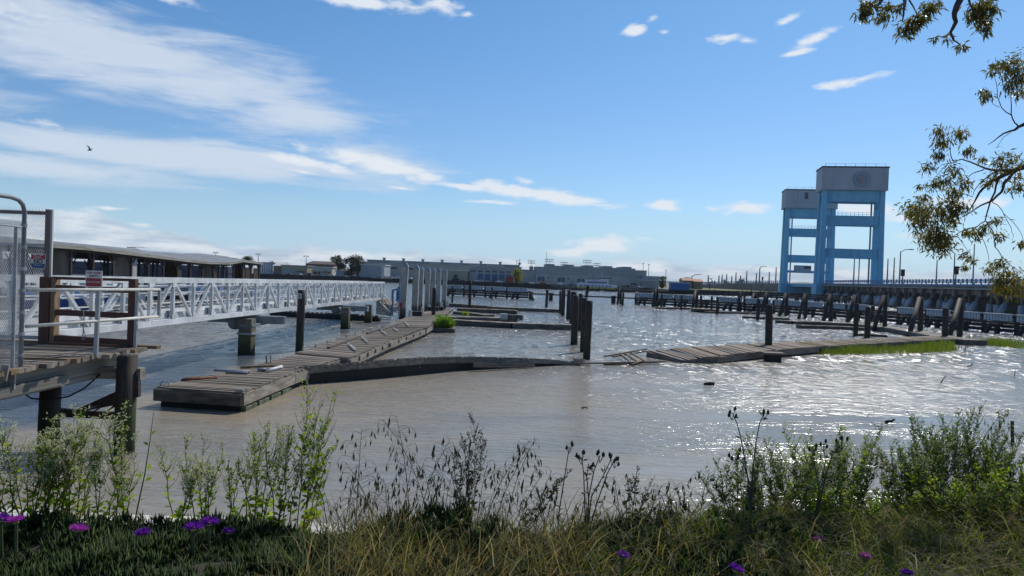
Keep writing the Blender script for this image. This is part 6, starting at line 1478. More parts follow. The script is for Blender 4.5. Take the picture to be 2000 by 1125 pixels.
d = np.stack([np.cos(a)*q, np.sin(a)*q, np.ones(N)], 1); d[:, :2] += np.repeat(tilt, k, 0); P[:, :2] += d[:, :2]*.012; P[:, 2] -= nr.uniform(0, .03, N)
sz = np.repeat(size, k)
o = npmesh('ice_plant', ice_leaves(P, d, nr.uniform(.055, .095, N)*sz, nr.uniform(.012, .018, N)*sz), 7, ICEF, 'ice', None, 'stuff', True)
tag(o, 'dense mat of fleshy dark green ice plant leaves covering the near bank', 'ground cover')

# ice plant flowers
def flower(label, px, py, y, r_, m='iceflower', tilt=(.15, -.35, 1), group='ice plant flowers'):
    c = D(px, py, y); t = thing('ice_plant_flower', label, 'flower', c, group)
    ax = Vector(tilt).normalized(); u = ax.orthogonal().normalized(); v = ax.cross(u)
    gz0 = ground_z(c.x, c.y); mb = MB(); mb.tube([Vector((c.x, c.y+.01, min(c.z-.03, gz0))), c-ax*.02, c], [.008, .009, .014], 6); mb.build('stalk', 'stem', t)
    P, Dr, L = [], [], []
    for ring, (k_, e, ll) in enumerate(((46, .35, 1.0), (40, .7, .95), (30, 1.3, .8))):
        for k in range(k_):
            a = 2*math.pi*(k+rng.random()*.5)/k_; dd = (u*math.cos(a)+v*math.sin(a))+ax*e; P.append(c+dd.normalized()*.012); Dr.append(dd); L.append(r_*ll*rng.uniform(.85, 1.05))
    npmesh('petals', leaf_verts(np.array([tuple(q) for q in P]), np.array([tuple(q) for q in Dr]), np.array(L), .0075, .0), 6, LEAFF, m, t, 'stuff')
    mb = MB(); mb.tube([c-ax*.005, c+ax*.012], [.017, .012], 10); mb.build('eye', 'icegold', t)
for px, py, y, r_, m, lab in ((4, 1016, 4.45, .05, 'iceflower', 'purple ice plant flower at the very left edge'), (31, 1020, 4.35, .052, 'icepink', 'pinkest ice plant flower, second from the left edge'), (153, 1037, 4.5, .052, 'icepink', 'pink purple ice plant flower below the white bloomed weeds'),
                              (279, 1044, 4.5, .045, 'iceflower', 'drooping purple ice plant flower midway between weeds'), (378, 1034, 4.3, .056, 'iceflower', 'front purple flower of a touching pair of ice plant flowers'), (409, 1024, 4.45, .054, 'iceflower', 'rear right purple flower of a touching pair of ice plant flowers'),
                              (446, 1040, 4.6, .03, 'iceflower', 'small half open purple flower right of a touching pair'), (1217, 1087, 4.4, .032, 'iceflower', 'purple flower in dry grass below the dark rock'), (1437, 1114, 4.0, .038, 'iceflower', 'purple flower at the bottom below the tall thistle'),
                              (1444, 1049, 5.0, .022, 'icepink', 'small magenta flower beside the tall thistle stem'), (1601, 1056, 4.9, .032, 'icepink', 'magenta flower in the shade of the big shrub'), (1509, 1051, 5.0, .02, 'icepink', 'dull small pink flower inside the shrub'), (1690, 1088, 4.5, .022, 'icepink', 'small pink flower among green grass at right'),
                              (1771, 1122, 4.1, .028, 'iceflower', 'purple flower cut by the bottom edge at right')):
    flower(lab, px, py, y, r_, m, (rng.uniform(-.35, .35), rng.uniform(-.25, .12), 1))

# ---- grasses
def grass_stuff(name, label, cat, n, xr, yr, dens, L, W, m, spread, bend, lean=(0, 0), lift=0.0):
    x = nr.uniform(*xr, n); y = nr.uniform(*yr, n)
    keep = (nr.random(n) < dens(x, y)) & (y < np.array([edge_y(a) for a in x])+.6); x, y = x[keep], y[keep]; k = len(x)
    d = updirs(k, spread); d[:, 0] += lean[0]; d[:, 1] += lean[1]
    o = npmesh(name, ribbon_verts(np.stack([x, y, gzv(x, y)-.03+lift], 1), d, nr.uniform(*L, k), nr.uniform(*W, k), nr.uniform(*bend, k)), 7, ribbon_faces(), m, None, 'stuff'); tag(o, label, cat)
def clumpy(x, y, s, off_): return .5+.5*np.sin(x*s+off_)*np.cos(y*s*1.3+off_*2)
grass_stuff('dry_grass', 'tan dry grass blades along the middle and right of the near bank', 'dry grass', 26000, (-1.6, 5.2), (2.6, 6.6), lambda x, y: np.clip((x+1.25)*1.1, 0, 1)*(.25+.6*clumpy(x, y, 2.7, .4))*np.clip(1.4-abs(x-.4)*.42, .2, 1), (.16, .42), (.005, .011), 'straw', .30, (.2, .9), (.10, -.05))
grass_stuff('dry_grass', 'upright golden dry grass clump in the middle of the near bank', 'dry grass', 3400, (-1.1, .55), (3.5, 5.1), lambda x, y: .2+.8*clumpy(x, y, 5.0, .9), (.28, .55), (.004, .010), 'straw', .16, (.1, .7), (.06, 0))
grass_stuff('green_grass', 'green grass and low herbs at the right of the near bank', 'grass', 40000, (-.5, 6.0), (2.6, 6.8), lambda x, y: np.clip((x-.6)*.7+.12, 0, 1)*(.35+.65*clumpy(x, y, 2.2, 1.4)), (.12, .32), (.005, .010), 'grass', .35, (.1, .7), (-.15, 0))
grass_stuff('tall_grass', 'tall mixed green grass tufts along the middle and right bank edge', 'grass', 9000, (-1.2, 5.0), (4.0, 6.4), lambda x, y: np.clip(clumpy(x, y, 4.2, 2.2)*1.6-.5, 0, 1)*np.clip((x+1.1)*2, 0, 1), (.26, .5), (.004, .009), 'grass', .2, (.15, .9), (.05, 0))
grass_stuff('green_grass', 'sparse green blades among the ice plant at the left', 'grass', 900, (-4.5, -.5), (2.6, 5.0), lambda x, y: np.full(len(x), .5), (.14, .26), (.003, .005), 'straw', .25, (.2, .8))
grass_stuff('seed_grass', 'leaning grass with grey seed heads at the far right of the bank', 'grass', 5000, (1.8, 6.0), (3.0, 6.6), lambda x, y: np.clip((x-1.6)*.4, 0, .8), (.3, .55), (.005, .009), 'straw', .22, (.3, .9), (-.45, .05))

# ---- weeds
def weed(label, px, ybase_px, ytop_px, y, nst=6, spread=.16, flowers=1.0, leaves=1.0, leafm='pepper', low=True, group='tall white flowered weeds', name='flowering_weed', leafsize=.05, lean=0.0, cat='weed', petal='petal', topw=.5, stemm='stem'):
    tb = D(px, ytop_px, y); base = Vector((D(px, ybase_px, y).x, y, 0)); base.z = ground_z(base.x, y)-.03; H = tb.z-base.z
    t = thing(name, label, cat, base, group); smb = MB(); LP, LD, LL, FP_ = [], [], [], []; LWP, LWD = [], []
    for s in range(nst):
        a = rng.uniform(0, 6.28); q = rng.random()**.6*spread; h = H*(1.0 if s == 0 else rng.uniform(.62, .98)); ln = Vector((lean*h+math.cos(a)*q, math.sin(a)*q*.8, 0))
        b0 = base+Vector((math.cos(a)*q*.35, math.sin(a)*q*.3, 0)); pts = []
        for i in range(6):
            u = i/5; pts.append(b0+Vector((0, 0, h*u))+ln*1.35*(u**rng.uniform(1.1, 1.6))+Vector((rng.uniform(-.015, .015), rng.uniform(-.015, .015), 0)))
        smb.tube(pts, [.0045, .0042, .0038, .003, .0022, .0012], 4, cap=False)
        def at(u): f = u*5; i = min(4, int(f)); return pts[i].lerp(pts[i+1], f-i)
        nl = int(h*40*leaves)
        for k in range(nl):
            u = rng.uniform(.06, .93); p = at(u); a2 = k*2.4+rng.uniform(-.4, .4); e = rng.uniform(.35, 1.0); dv = (math.cos(a2), math.sin(a2), e)
            l_ = leafsize*(1.5-u*1.0)*rng.uniform(.7, 1.3)
            if low and u < .26 and rng.random() < .6: LWP.append(tuple(p)); LWD.append((math.cos(a2), math.sin(a2), .3))
            else: LP.append(tuple(p)); LD.append(dv); LL.append(l_)
        nb = int(h*22)+2
        for k in range(nb):
            u = rng.uniform(.45, 1.0); p = at(u); a2 = rng.uniform(0, 6.28); bl = h*(topw*.9)*(1.12-u)*rng.uniform(.4, 1.1)+.03
            q1 = p+Vector((math.cos(a2)*bl*.5, math.sin(a2)*bl*.5, bl*.85)); smb.tube([p, p.lerp(q1, .5)+Vector((math.cos(a2)*bl*.06, math.sin(a2)*bl*.06, -.01)), q1], [.002, .0016, .001], 3, cap=False)
            for j in range(int(3*leaves)): v = rng.random(); LP.append(tuple(p.lerp(q1, v))); LD.append((rng.uniform(-1, 1), rng.uniform(-1, 1), .7)); LL.append(leafsize*.5*rng.uniform(.6, 1.2))
            if flowers:
                for c_ in range(rng.randint(2, 4)):
                    cc = q1+Vector((rng.uniform(-.022, .022), rng.uniform(-.022, .022), rng.uniform(-.02, .018)))
                    for f in range(int(4.4*flowers)): FP_.append((cc.x+rng.gauss(0, .007), cc.y+rng.gauss(0, .007), cc.z+rng.gauss(0, .005)))
    smb.build('stems', stemm, t)
    if LP: npmesh('foliage', leaf_verts(np.array(LP), np.array(LD), np.array(LL), np.array(LL)*.40, .12), 6, LEAFF, leafm, t, 'stuff')
    if LWP: npmesh('lower_foliage', leaf_verts(np.array(LWP), np.array(LWD), nr.uniform(.03, .06, len(LWP)), .017, .2), 6, LEAFF, 'pepper_low', t, 'stuff')
    if FP_: npmesh('florets', oct_verts(np.array(FP_), nr.uniform(.0030, .0056, len(FP_)), .7), 6, OCTF, petal, t, 'stuff')
    return t
W_ = [(60, 1035, 815, 5.0, 9, .22, 'bushy white flowered weed at the left edge below the pier pile'), (105, 1035, 795, 5.1, 10, .20, 'tallest bushy white flowered weed in front of the pier piles'), (148, 1035, 812, 5.2, 8, .20, 'white flowered weed right beside the tallest one before the pier'),
      (20, 1030, 880, 4.9, 7, .22, 'shorter white flowered weed at the extreme left edge'), (196, 1035, 880, 5.1, 5, .14, 'slender leaning weed between the pier piles'), (238, 1035, 800, 5.2, 4, .09, 'narrow weed with white blooms rising before the thick pier pile'),
      (345, 1035, 875, 5.2, 5, .12, 'open white flowered weed left of another open one'), (395, 1032, 855, 5.2, 6, .13, 'open white flowered weed behind the touching purple flowers'), (462, 1035, 850, 5.2, 5, .12, 'thin white flowered weed left of the tall green one'),
      (500, 1035, 838, 5.1, 7, .12, 'leafy weed just left of the tall green one'), (545, 1040, 830, 5.0, 6, .10, 'leafy weed close in front of the tall green one'), (588, 1042, 760, 5.1, 6, .10, 'tallest bright green weed left of the wild oats')]
for px, yb_, yt, y, ns, sp, lab in W_: weed(lab, px, yb_, yt, y, ns, sp, lean=rng.uniform(-.02, .1), leafsize=.05 if px != 588 else .065, flowers=1.0 if px < 460 else .45)
# single stemmed broad leaved weed, its leaves one by one
y = 5.1; base = D(258, 1040, y); base.z = ground_z(base.x, y); t = thing('broad_leaved_weed', 'single slender stem with a few broad bright leaves right of the pier pile', 'weed', base)
pts = [D(px, py, y) for px, py in ((258, 1045), (270, 985), (283, 925), (293, 860), (300, 805))]; mb = MB(); mb.tube(pts, [.006, .005, .004, .003, .0015], 5); mb.build('stem', 'stem', t)
for (px, py, dx, dz, L) in ((268, 985, -.5, .7, .085), (275, 978, .6, .55, .06), (277, 935, -.7, .5, .07), (283, 940, .7, .6, .06), (288, 920, .3, 1, .07), (291, 890, .6, .6, .055), (290, 870, -.6, .7, .05), (296, 850, .4, .8, .05), (268, 1000, .1, -.7, .05)):
    p = D(px, py, y); npmesh('leaf', leaf_verts(np.array([tuple(p)]), np.array([(dx, rng.uniform(-.5, .3), dz)]), np.array([L]), np.array([L*.42])), 6, LEAFF, 'pepper' if py < 999 else 'pepper_low', t)
# right side shrubs
S_ = [(1440, 1070, 890, 5.6, 8, .22, .35, 'pepper_grey', 'left part of the green shrubbery, dark and sparse, right of the thistles'), (1500, 1060, 905, 5.7, 9, .25, .5, 'pepper', 'leafy white flecked weed behind the tall thistle'), (1560, 1060, 860, 5.8, 11, .25, .8, 'pepper', 'dense leafy weed with pale blooms in the middle of the shrubbery'),
      (1610, 1050, 838, 5.9, 11, .22, .9, 'pepper', 'pale blooming weed with the highest crown of the middle shrubbery'), (1665, 1040, 845, 6.0, 9, .2, .9, 'pepper', 'pale blooming weed at the right of the middle shrubbery'), (1640, 1050, 940, 5.5, 9, .25, .7, 'pepper', 'short leafy weed low in front of the middle shrubbery'),
      (1755, 1010, 868, 6.2, 9, .22, .7, 'pepper', 'left most weed of the big shrub mass at right'), (1800, 1000, 850, 6.2, 10, .25, .8, 'pepper', 'pale blooming weed in front of the dark twiggy crown at right'), (1815, 1000, 805, 6.5, 9, .2, .2, 'pepper_grey', 'dark twiggy weed rising high, left one of two at right'),
      (1872, 1000, 800, 6.5, 12, .26, .25, 'pepper_grey', 'dark bushy weed with the highest crown at the right'), (1920, 1000, 830, 6.5, 10, .26, .3, 'pepper_grey', 'dark grey green weed below the leaning old post'), (1965, 1010, 868, 6.2, 11, .25, .2, 'pepper', 'bright leaved weed at the right edge'),
      (1985, 1030, 900, 5.9, 10, .25, .2, 'pepper', 'dense leafy weed in the right corner above the grass'), (1850, 1030, 910, 5.9, 9, .28, .5, 'pepper', 'leafy weed low in the right shrub mass'), (1910, 1040, 930, 5.7, 9, .28, .3, 'pepper_grey', 'low dark weed in the right shrub mass near the leaning grass'),
      (1730, 1040, 950, 5.8, 7, .22, .4, 'pepper', 'low weed with orange lower leaves between both shrub masses')]
for px, yb_, yt, y, ns, sp, fl, lm, lab in S_: weed(lab, px, yb_, yt, y, ns+3, sp, fl*.8, 2.0, lm if px % 3 else 'pepper_grey', True, 'shrubby weeds on the right of the bank', 'shrubby_weed', .055, rng.uniform(-.05, .05), 'shrub')
M_ = [(915, 1020, 822, 5.0, 5, .07, 'dark branching weed with a dense narrow top among the wild oats'), (880, 1010, 905, 5.1, 3, .06, 'short dark branching weed left of the narrow topped one')]
for px, yb_, yt, y, ns, sp, lab in M_: weed(lab, px, yb_, yt, y, ns, sp, .0, 1.5, 'thistle', False, 'dark weeds among the wild oats', 'dark_weed', .045, 0.0, stemm='drystem', topw=.35)
weed('dark wavy leaved weed leaning to the right of the wild oats', 1000, 1020, 918, 5.0, 2, .03, .0, 2.2, 'thistle', False, 'dark weeds among the wild oats', 'dark_weed', .05, .45, stemm='drystem', topw=.15)
weed('dark spiky weed right of the thistle clump', 1235, 1045, 915, 5.2, 4, .10, .0, 1.4, 'thistle', False, 'dark weeds among the wild oats', 'dark_weed', .05, .2, stemm='drystem', topw=.3)
weed('small dark weed right of the spiky one near the shrubbery', 1300, 1050, 975, 5.3, 4, .10, .0, 1.4, 'thistle', False, 'dark weeds among the wild oats', 'dark_weed', .05, .1, stemm='drystem', topw=.3)

# ---- wild oats
def oat(label, px, ybase_px, ytop_px, y, lean, n=16, dense=1.0):
    base = Vector((D(px, ybase_px, y).x, y, 0)); base.z = ground_z(base.x, y)-.02; H = D(px, ytop_px, y).z-base.z
    t = thing('wild_oat', label, 'wild oat', base, 'wild oats in the middle of the bank'); mb = MB(); pts = []
    for i in range(8):
        u = i/7; pts.append(base+Vector((lean*H*u**2.2, rng.uniform(-.01, .01), H*u*(1-.10*abs(lean)*u))))
    mb.tube(pts, [.004, .004, .0036, .0032, .0028, .0024, .002, .0014], 4, cap=False); P, Dr, L = [], [], []
    for k in range(n):
        u = .48+.52*(k+rng.random())/n; f = u*7; i = min(6, int(f)); p = pts[i].lerp(pts[i+1], f-i); a = rng.uniform(0, 6.28); bl = .11*(1.25-u)*2*rng.uniform(.4, 1.1)+.015
        q = p+Vector((math.cos(a)*bl, math.sin(a)*bl*.7, bl*.35)); q2 = q+Vector((math.cos(a)*bl*.25, 0, -bl*.25-.008)); mb.tube([p, p.lerp(q, .6)+Vector((0, 0, bl*.12)), q, q2], .0011, 3, cap=False)
        for s in range(rng.randint(1, 2)): P.append(tuple(q2.lerp(q, s*.4))); Dr.append((rng.gauss(0, .2), rng.gauss(0, .2), -1)); L.append(rng.uniform(.036, .058))
    for k in range(4):
        u = rng.uniform(.05, .5); f = u*7; i = int(f); p = pts[i].lerp(pts[i+1], f-i); a = rng.uniform(0, 6.28); mb.tube([p, p+Vector((math.cos(a)*.06, math.sin(a)*.05, .09)), p+Vector((math.cos(a)*.15, math.sin(a)*.1, .04))], [.002, .0025, .0006], 3, cap=False)
    mb.build('stalk', 'drystem', t); P = np.array(P); Dr = np.array(Dr); L = np.array(L)
    V1 = leaf_verts(P, Dr, L, L*.26, .0); V2 = leaf_verts(P, Dr+nr.normal(size=Dr.shape)*.12, L*1.1, L*.2, .0)
    npmesh('spikelets', np.concatenate([V1, V2]), 6, LEAFF, 'oat', t, 'stuff')
OA = [(695, 1030, 836, 5.0, .02, 'wild oat with an upright stalk at the left end of the oats'), (640, 1040, 905, 4.9, -.25, 'wild oat leaning left beside the tall green weed'), (735, 1040, 900, 5.0, -.35, 'wild oat arching left over the water'), (672, 1040, 925, 4.95, .15, 'short wild oat low at the left end of the oats'),
      (782, 1035, 880, 5.05, .12, 'wild oat with a straight stalk before the tallest arching one'), (800, 1030, 810, 5.0, -.12, 'tallest wild oat, arching slightly left'), (842, 1030, 812, 5.1, -.35, 'wild oat arching far left over the tallest one'), (815, 1030, 850, 4.95, .25, 'wild oat arching right near the tallest one'),
      (862, 1025, 850, 5.1, .15, 'wild oat left of the dark narrow topped weed'), (760, 1040, 935, 4.9, -.1, 'short wild oat below the tall oats'), (900, 1025, 870, 4.95, -.2, 'wild oat in front of the dark narrow topped weed'), (945, 1020, 850, 5.0, .35, 'wild oat arching right beside the dark narrow topped weed'),
      (965, 1020, 868, 4.95, .3, 'wild oat with hanging spikelets at the right end of the oats'), (985, 1020, 850, 5.1, .22, 'slim wild oat behind the right end of the oats'), (930, 1020, 900, 4.9, .1, 'short wild oat low in the middle of the oats'), (1010, 1025, 915, 5.0, .3, 'short wild oat leaning right past the other oats'),
      (708, 1040, 955, 4.85, .3, 'tiny wild oat low by the pale timber end'), (850, 1030, 920, 4.85, -.15, 'short wild oat in the grass tops left of centre'), (1045, 1040, 915, 5.05, .18, 'slim wild oat just left of the slender thistle'), (1068, 1045, 950, 4.95, -.2, 'short wild oat leaning left below the slender thistle'), (1210, 1050, 930, 5.15, -.15, 'wild oat between the thistle clump and the spiky weed'), (1265, 1050, 945, 5.2, .25, 'wild oat arching right beside the spiky dark weed'), (1330, 1055, 940, 5.3, -.2, 'wild oat leaning left at the start of the shrubbery'), (1365, 1055, 920, 5.4, .15, 'slim wild oat at the left end of the shrubbery'), (1290, 1060, 985, 4.9, -.1, 'short wild oat in front of the small dark weed'), (1120, 1060, 975, 4.8, .2, 'short wild oat in front of the thistle clump'),
      (1880, 900, 795, 6.0, .35, 'bent grass stalk rising above the right shrub crown')]
for px, yb_, yt, y, ln, lab in OA: oat(lab, px, yb_, yt, y, ln, 18 if yt < 880 else 14)

# ---- thistles
def thistle(label, base_px, y, stems, leafn=16, group='dark thistles on the bank'):
    b = Vector((D(base_px[0], base_px[1], y).x, y, 0)); b.z = ground_z(b.x, y)-.02; t = thing('thistle', label, 'thistle', b, group); mb = MB(); heads = MB(); LP, LD, LL = [], [], []
    for st in stems:
        pts = [b]+[D(px, py, y) for px, py in st]
        mb.tube(pts, [.0055-.0028*i/(len(pts)-1) for i in range(len(pts))], 5); tip = pts[-1]
        for k in range(rng.randint(3, 5)):
            c = tip+Vector((rng.uniform(-.035, .035), rng.uniform(-.03, .03), rng.uniform(-.03, .035))); mb.tube([tip-Vector((0, 0, .05)), c], .002, 4, cap=False)
            heads.tube([c-Vector((0, 0, .008)), c, c+Vector((0, 0, .012)), c+Vector((.001, 0, .024))], [.005, .010, .008, .002], 7)
        for k in range(leafn//len(stems)+2):
            i = rng.randint(0, len(pts)-2); p = pts[i].lerp(pts[i+1], rng.random()); LP.append(tuple(p)); LD.append((rng.uniform(-1, 1), rng.uniform(-1, 1), rng.uniform(.2, .9))); LL.append(rng.uniform(.03, .07))
    mb.build('stems', 'drystem', t); heads.build('seed_heads', 'thistle', t)['kind'] = 'stuff'; npmesh('foliage', leaf_verts(np.array(LP), np.array(LD), np.array(LL), np.array(LL)*.26, .15), 6, LEAFF, 'thistle', t, 'stuff')
thistle('tall thistle with two bare stems topped by dark seed heads', (1465, 1100), 5.0, [[(1466, 1010), (1460, 930), (1448, 860), (1440, 828), (1430, 806)], [(1440, 828), (1458, 803)], [(1468, 1000), (1470, 920), (1477, 860), (1484, 825), (1493, 806)]][0:1]+[[(1468, 1000), (1470, 920), (1477, 860), (1484, 825), (1493, 806)], [(1466, 950), (1452, 905), (1436, 888)]], 14)
thistle('thistle clump of many thin stems with dark heads, right of the wild oats', (1145, 1060), 5.1, [[(1142, 980), (1140, 925), (1136, 893)], [(1150, 970), (1160, 920), (1172, 890)], [(1155, 970), (1178, 930), (1195, 893)], [(1150, 980), (1146, 930), (1150, 905)], [(1165, 985), (1186, 925), (1200, 900)]], 40)
thistle('slender thistle with one long stem left of the thistle clump', (1090, 1060), 5.1, [[(1092, 1000), (1103, 930), (1112, 872)]], 10)
thistle('thistle with nodding dark heads inside the middle shrubbery', (1590, 1060), 5.4, [[(1592, 1000), (1606, 940), (1612, 900), (1608, 868)], [(1600, 960), (1590, 900), (1588, 872)], [(1612, 930), (1625, 890), (1645, 866)]], 26)

# ================================================================== EUCALYPTUS
TD = 11.0
t = thing('eucalyptus_tree', 'eucalyptus tree reaching in from the right with drooping leafy branches', 'tree', (10.8, 8.6, ground_z(10.8, 8.6))); euc = t
mb = MB(); tb = Vector((10.8, 8.6, -.6)); mb.tube([tb, (10.7, 8.7, 2.6), (10.4, 9.0, 5.0), (10.5, 9.2, 8.0), (10.0, 9.0, 11.5), (9.4, 8.8, 14.5)], [.5, .42, .36, .30, .22, .10], 12); mb.build('trunk', 'bark', t, smooth=True)
LPt, LDr = [], []
def limb(pts, r0, r1, y0=TD, y1=None, wob=.25):
    n = len(pts); y1 = y1 if y1 is not None else y0; out_ = []
    for i, q in enumerate(pts):
        u = i/max(1, n-1); out_.append(q if isinstance(q, Vector) else D(q[0], q[1], y0+(y1-y0)*u+wob*math.sin(i*1.7+q[0]*.05)*u))
    # smooth the line a little
    P2 = [out_[0]]
    for a, b in zip(out_[:-1], out_[1:]): P2 += [a.lerp(b, .5)+Vector((rng.uniform(-.012, .012), 0, rng.uniform(-.012, .012))), b]
    rs = [r0+(r1-r0)*i/(len(P2)-1) for i in range(len(P2))]
    mb = MB(); mb.tube(P2, rs, 6); mb.build('branch', 'bark', euc, smooth=True); return out_
k = TD/FPX
def px_r(p): return p*k*.5
limb([Vector((10.3, 9.1, 6.2)), Vector((9.2, 10.2, 5.9)), (2060, 300), (2000, 326), (1980, 334), (1959, 343), (1938, 353), (1920, 368), (1906, 389), (1895, 408)], px_r(15), px_r(2.2))
limb([(1980, 336), (1961, 357), (1956, 375), (1938, 392), (1916, 401), (1897, 414), (1880, 424)], px_r(6), px_r(1.6), TD, TD-.3)
limb([(1985, 332), (1952, 333), (1925, 329), (1911, 323), (1878, 311), (1863, 318), (1836, 323)], px_r(5.5), px_r(1.2), TD, TD+.4)
limb([(1955, 333), (1934, 341), (1920, 353), (1906, 368), (1900, 382)], px_r(3), px_r(1))
limb([(1922, 331), (1906, 336), (1891, 346), (1882, 352)], px_r(2.5), px_r(.9))
limb([(1863, 316), (1856, 298), (1858, 273), (1867, 257)], px_r(2.2), px_r(.7), TD+.3)
limb([(1857, 290), (1838, 282), (1831, 256)], px_r(1.6), px_r(.7), TD+.3)
limb([(1950, 350), (1943, 376), (1934, 394), (1931, 405), (1924, 432), (1908, 443), (1877, 452), (1849, 466)], px_r(4), px_r(1), TD, TD-.3)
limb([(1926, 432), (1931, 443), (1940, 453), (1943, 482), (1956, 500), (1977, 521), (1998, 535)], px_r(2.6), px_r(1))
limb([(1905, 445), (1915, 460), (1927, 485), (1932, 515)], px_r(1.8), px_r(.7))
limb([(1935, 392), (1948, 400), (1961, 418), (1979, 434), (1996, 459), (1999, 478)], px_r(1.8), px_r(.7))
limb([(1960, 418), (1975, 445), (1980, 460), (1977, 475)], px_r(1.3), px_r(.5))
limb([(1870, 456), (1876, 469), (1886, 484), (1897, 500)], px_r(1.4), px_r(.6))
limb([(1845, 430), (1835, 448), (1830, 470)], px_r(1.6), px_r(.6)); limb([(1895, 408), (1870, 405), (1840, 408), (1800, 402)], px_r(2.2), px_r(.6)); limb([(1890, 412), (1860, 425), (1820, 435), (1800, 432)], px_r(2), px_r(.6))
limb([(1846, 323), (1828, 345), (1815, 362), (1800, 360)], px_r(1.2), px_r(.5)); limb([(1900, 385), (1880, 378), (1850, 372), (1815, 372)], px_r(1.4), px_r(.5)); limb([(1956, 500), (1960, 525), (1965, 550), (1985, 560)], px_r(1.5), px_r(.6))
limb([Vector((10.4, 9.1, 7.6)), Vector((9.0, 10.3, 6.9)), (2040, 222), (2000, 243), (1989, 248), (1973, 256), (1950, 268), (1929, 283)], px_r(12), px_r(1.0))
limb([(1989, 248), (1982, 240), (1975, 222), (1974, 186)], px_r(3.5), px_r(1.4)); limb([(1974, 224), (1956, 210), (1948, 188), (1946, 162), (1937, 139)], px_r(2.2), px_r(.8)); limb([(1952, 209), (1939, 203), (1933, 188)], px_r(1.3), px_r(.6)); limb([(1977, 256), (1960, 268), (1945, 289)], px_r(1.4), px_r(.6))
limb([(1974, 186), (1985, 160), (1992, 130)], px_r(1.6), px_r(.6))
# high limb over the view
k2 = 9.0
hl = limb([Vector((10.3, 9.1, 9.4)), Vector((8.0, 8.8, 9.2)), Vector((5.6, 8.6, 9.1)), Vector((3.6, 8.6, 9.6)), Vector((2.0, 8.5, 10.2)), Vector((-1.0, 8.3, 10.6))], .17, .04)
limb([Vector((5.5, 8.6, 9.1)), (1885, -60), (1875, 0), (1864, 26), (1867, 43), (1856, 64), (1863, 79), (1875, 87)], .05, .006, k2); limb([(1857, 66), (1840, 72), (1826, 74)], .009, .004, k2)
limb([Vector((5.0, 8.6, 9.1)), (1775, -60), (1767, 0), (1765, 17), (1762, 43)], .04, .006, k2); limb([Vector((4.3, 8.6, 9.2)), (1735, -60), (1722, 0), (1711, 13), (1715, 26)], .04, .005, k2); limb([(1885, -20), (1895, 9), (1905, 25), (1922, 45)], .016, .005, k2); limb([(1770, -10), (1785, 15), (1795, 35)], .012, .004, k2); limb([(1722, -2), (1700, 8), (1688, 20)], .012, .004, k2)
def clump(px, py, r_, y, n):
    c = D(px, py, y); rr = r_*y/FPX
    clump3(c, rr, n)
def clump3(c, rr, n):
    d = nr.normal(size=(n, 3))*.52*rr*np.array([1.05, 1.0, .9]); LPt.append(d+np.array(c)); q = nr.normal(size=(n, 3))*.62; q[:, 2] -= .75; q += d/rr*.15+nr.normal(size=3)*.25; LDr.append(q)
CL = [(1835, 255, 13), (1877, 260, 14), (1892, 292, 11), (1840, 277, 14), (1835, 300, 12), (1812, 325, 11), (1864, 330, 13), (1827, 357, 14), (1848, 350, 12), (1884, 358, 14), (1864, 374, 13), (1968, 318, 24), (1985, 365, 15), (1797, 362, 5), (1795, 408, 25), (1835, 410, 24), (1870, 405, 20), (1800, 430, 22),
      (1830, 455, 25), (1835, 480, 21), (1850, 470, 14), (1815, 465, 20), (1860, 430, 14), (1905, 455, 12), (1890, 450, 8), (1945, 430, 11), (1950, 460, 11), (1925, 445, 10), (1888, 498, 9), (1885, 520, 7), (1900, 510, 6), (1930, 525, 10), (1955, 515, 14), (1995, 475, 8), (1975, 540, 20), (1960, 560, 17), (1985, 562, 20), (1950, 545, 12),
      (1985, 125, 22), (1990, 150, 20), (1960, 130, 15), (1945, 125, 8), (1970, 168, 13), (1926, 187, 10), (1920, 178, 8), (1995, 180, 12), (1935, 142, 8), (1940, 345, 10), (1930, 355, 9), (1918, 310, 7), (1988, 345, 9), (1805, 385, 10), (1780, 415, 8), (1860, 390, 9)]
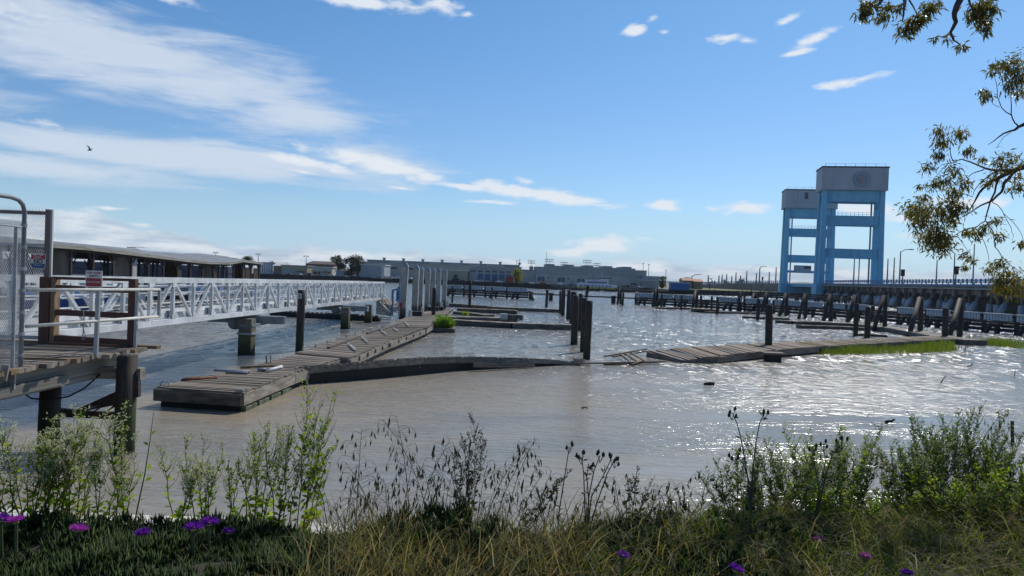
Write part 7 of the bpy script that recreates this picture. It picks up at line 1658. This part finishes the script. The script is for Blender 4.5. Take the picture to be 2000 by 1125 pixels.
for px, py, r_ in CL:
    clump(px, py, r_, TD+rng.uniform(-.25, .25), int(r_*r_*.62)+12)
for px, py, r_ in [(1685, 25, 13), (1696, 8, 13), (1727, 32, 13), (1735, 10, 8), (1755, 15, 8), (1770, 56, 15), (1785, 40, 13), (1800, 35, 12), (1815, 15, 14), (1830, 6, 9), (1905, 20, 16), (1920, 42, 15), (1915, 15, 14), (1930, 5, 12), (1940, 18, 9), (1926, 60, 8), (1850, 76, 5), (1880, 90, 8), (1895, 35, 8), (1826, 74, 4)]:
    clump(px, py, r_, k2+rng.uniform(-.2, .2), int(r_*r_*.75)+10)
P = np.concatenate(LPt); Dr = np.concatenate(LDr); L = nr.uniform(.05, .105, len(P)); npmesh('foliage', leaf_verts(P, Dr, L, L*.23, .12), 6, LEAFF, 'euc', t, 'stuff')
# unseen crown: clumps overhead shaped to shade the near bank, more at the right
LPt, LDr = [], []
for _ in range(80):
    clump3(Vector((rng.uniform(-1.9, 4.0), rng.uniform(7.0, 9.7), rng.uniform(10.2, 11.2))), rng.uniform(.4, .75), 170)
for _ in range(60):
    clump3(Vector((rng.uniform(8.2, 13.5), rng.uniform(6.5, 11.5), rng.uniform(8.5, 16))), rng.uniform(.5, 1.1), 110)
P = np.concatenate(LPt); Dr = np.concatenate(LDr); L = nr.uniform(.08, .15, len(P)); npmesh('upper_foliage', leaf_verts(P, Dr, L, L*.22, .12), 6, LEAFF, 'euc', t, 'stuff')

# ================================================================== AIR
m = bpy.data.materials.new('haze_air'); m.use_nodes = True; nt = m.node_tree; nt.nodes.clear()
o_ = nt.nodes.new('ShaderNodeOutputMaterial'); v_ = nt.nodes.new('ShaderNodeVolumePrincipled'); v_.inputs['Density'].default_value = .00009; v_.inputs['Color'].default_value = (.88, .93, 1, 1)
nt.links.new(v_.outputs[0], o_.inputs['Volume']); M['haze'] = m
mb = MB(); mb.box((-4100, -70, -3), (4100, 6700, 50)); o = mb.build('haze', 'haze'); o['kind'] = 'stuff'
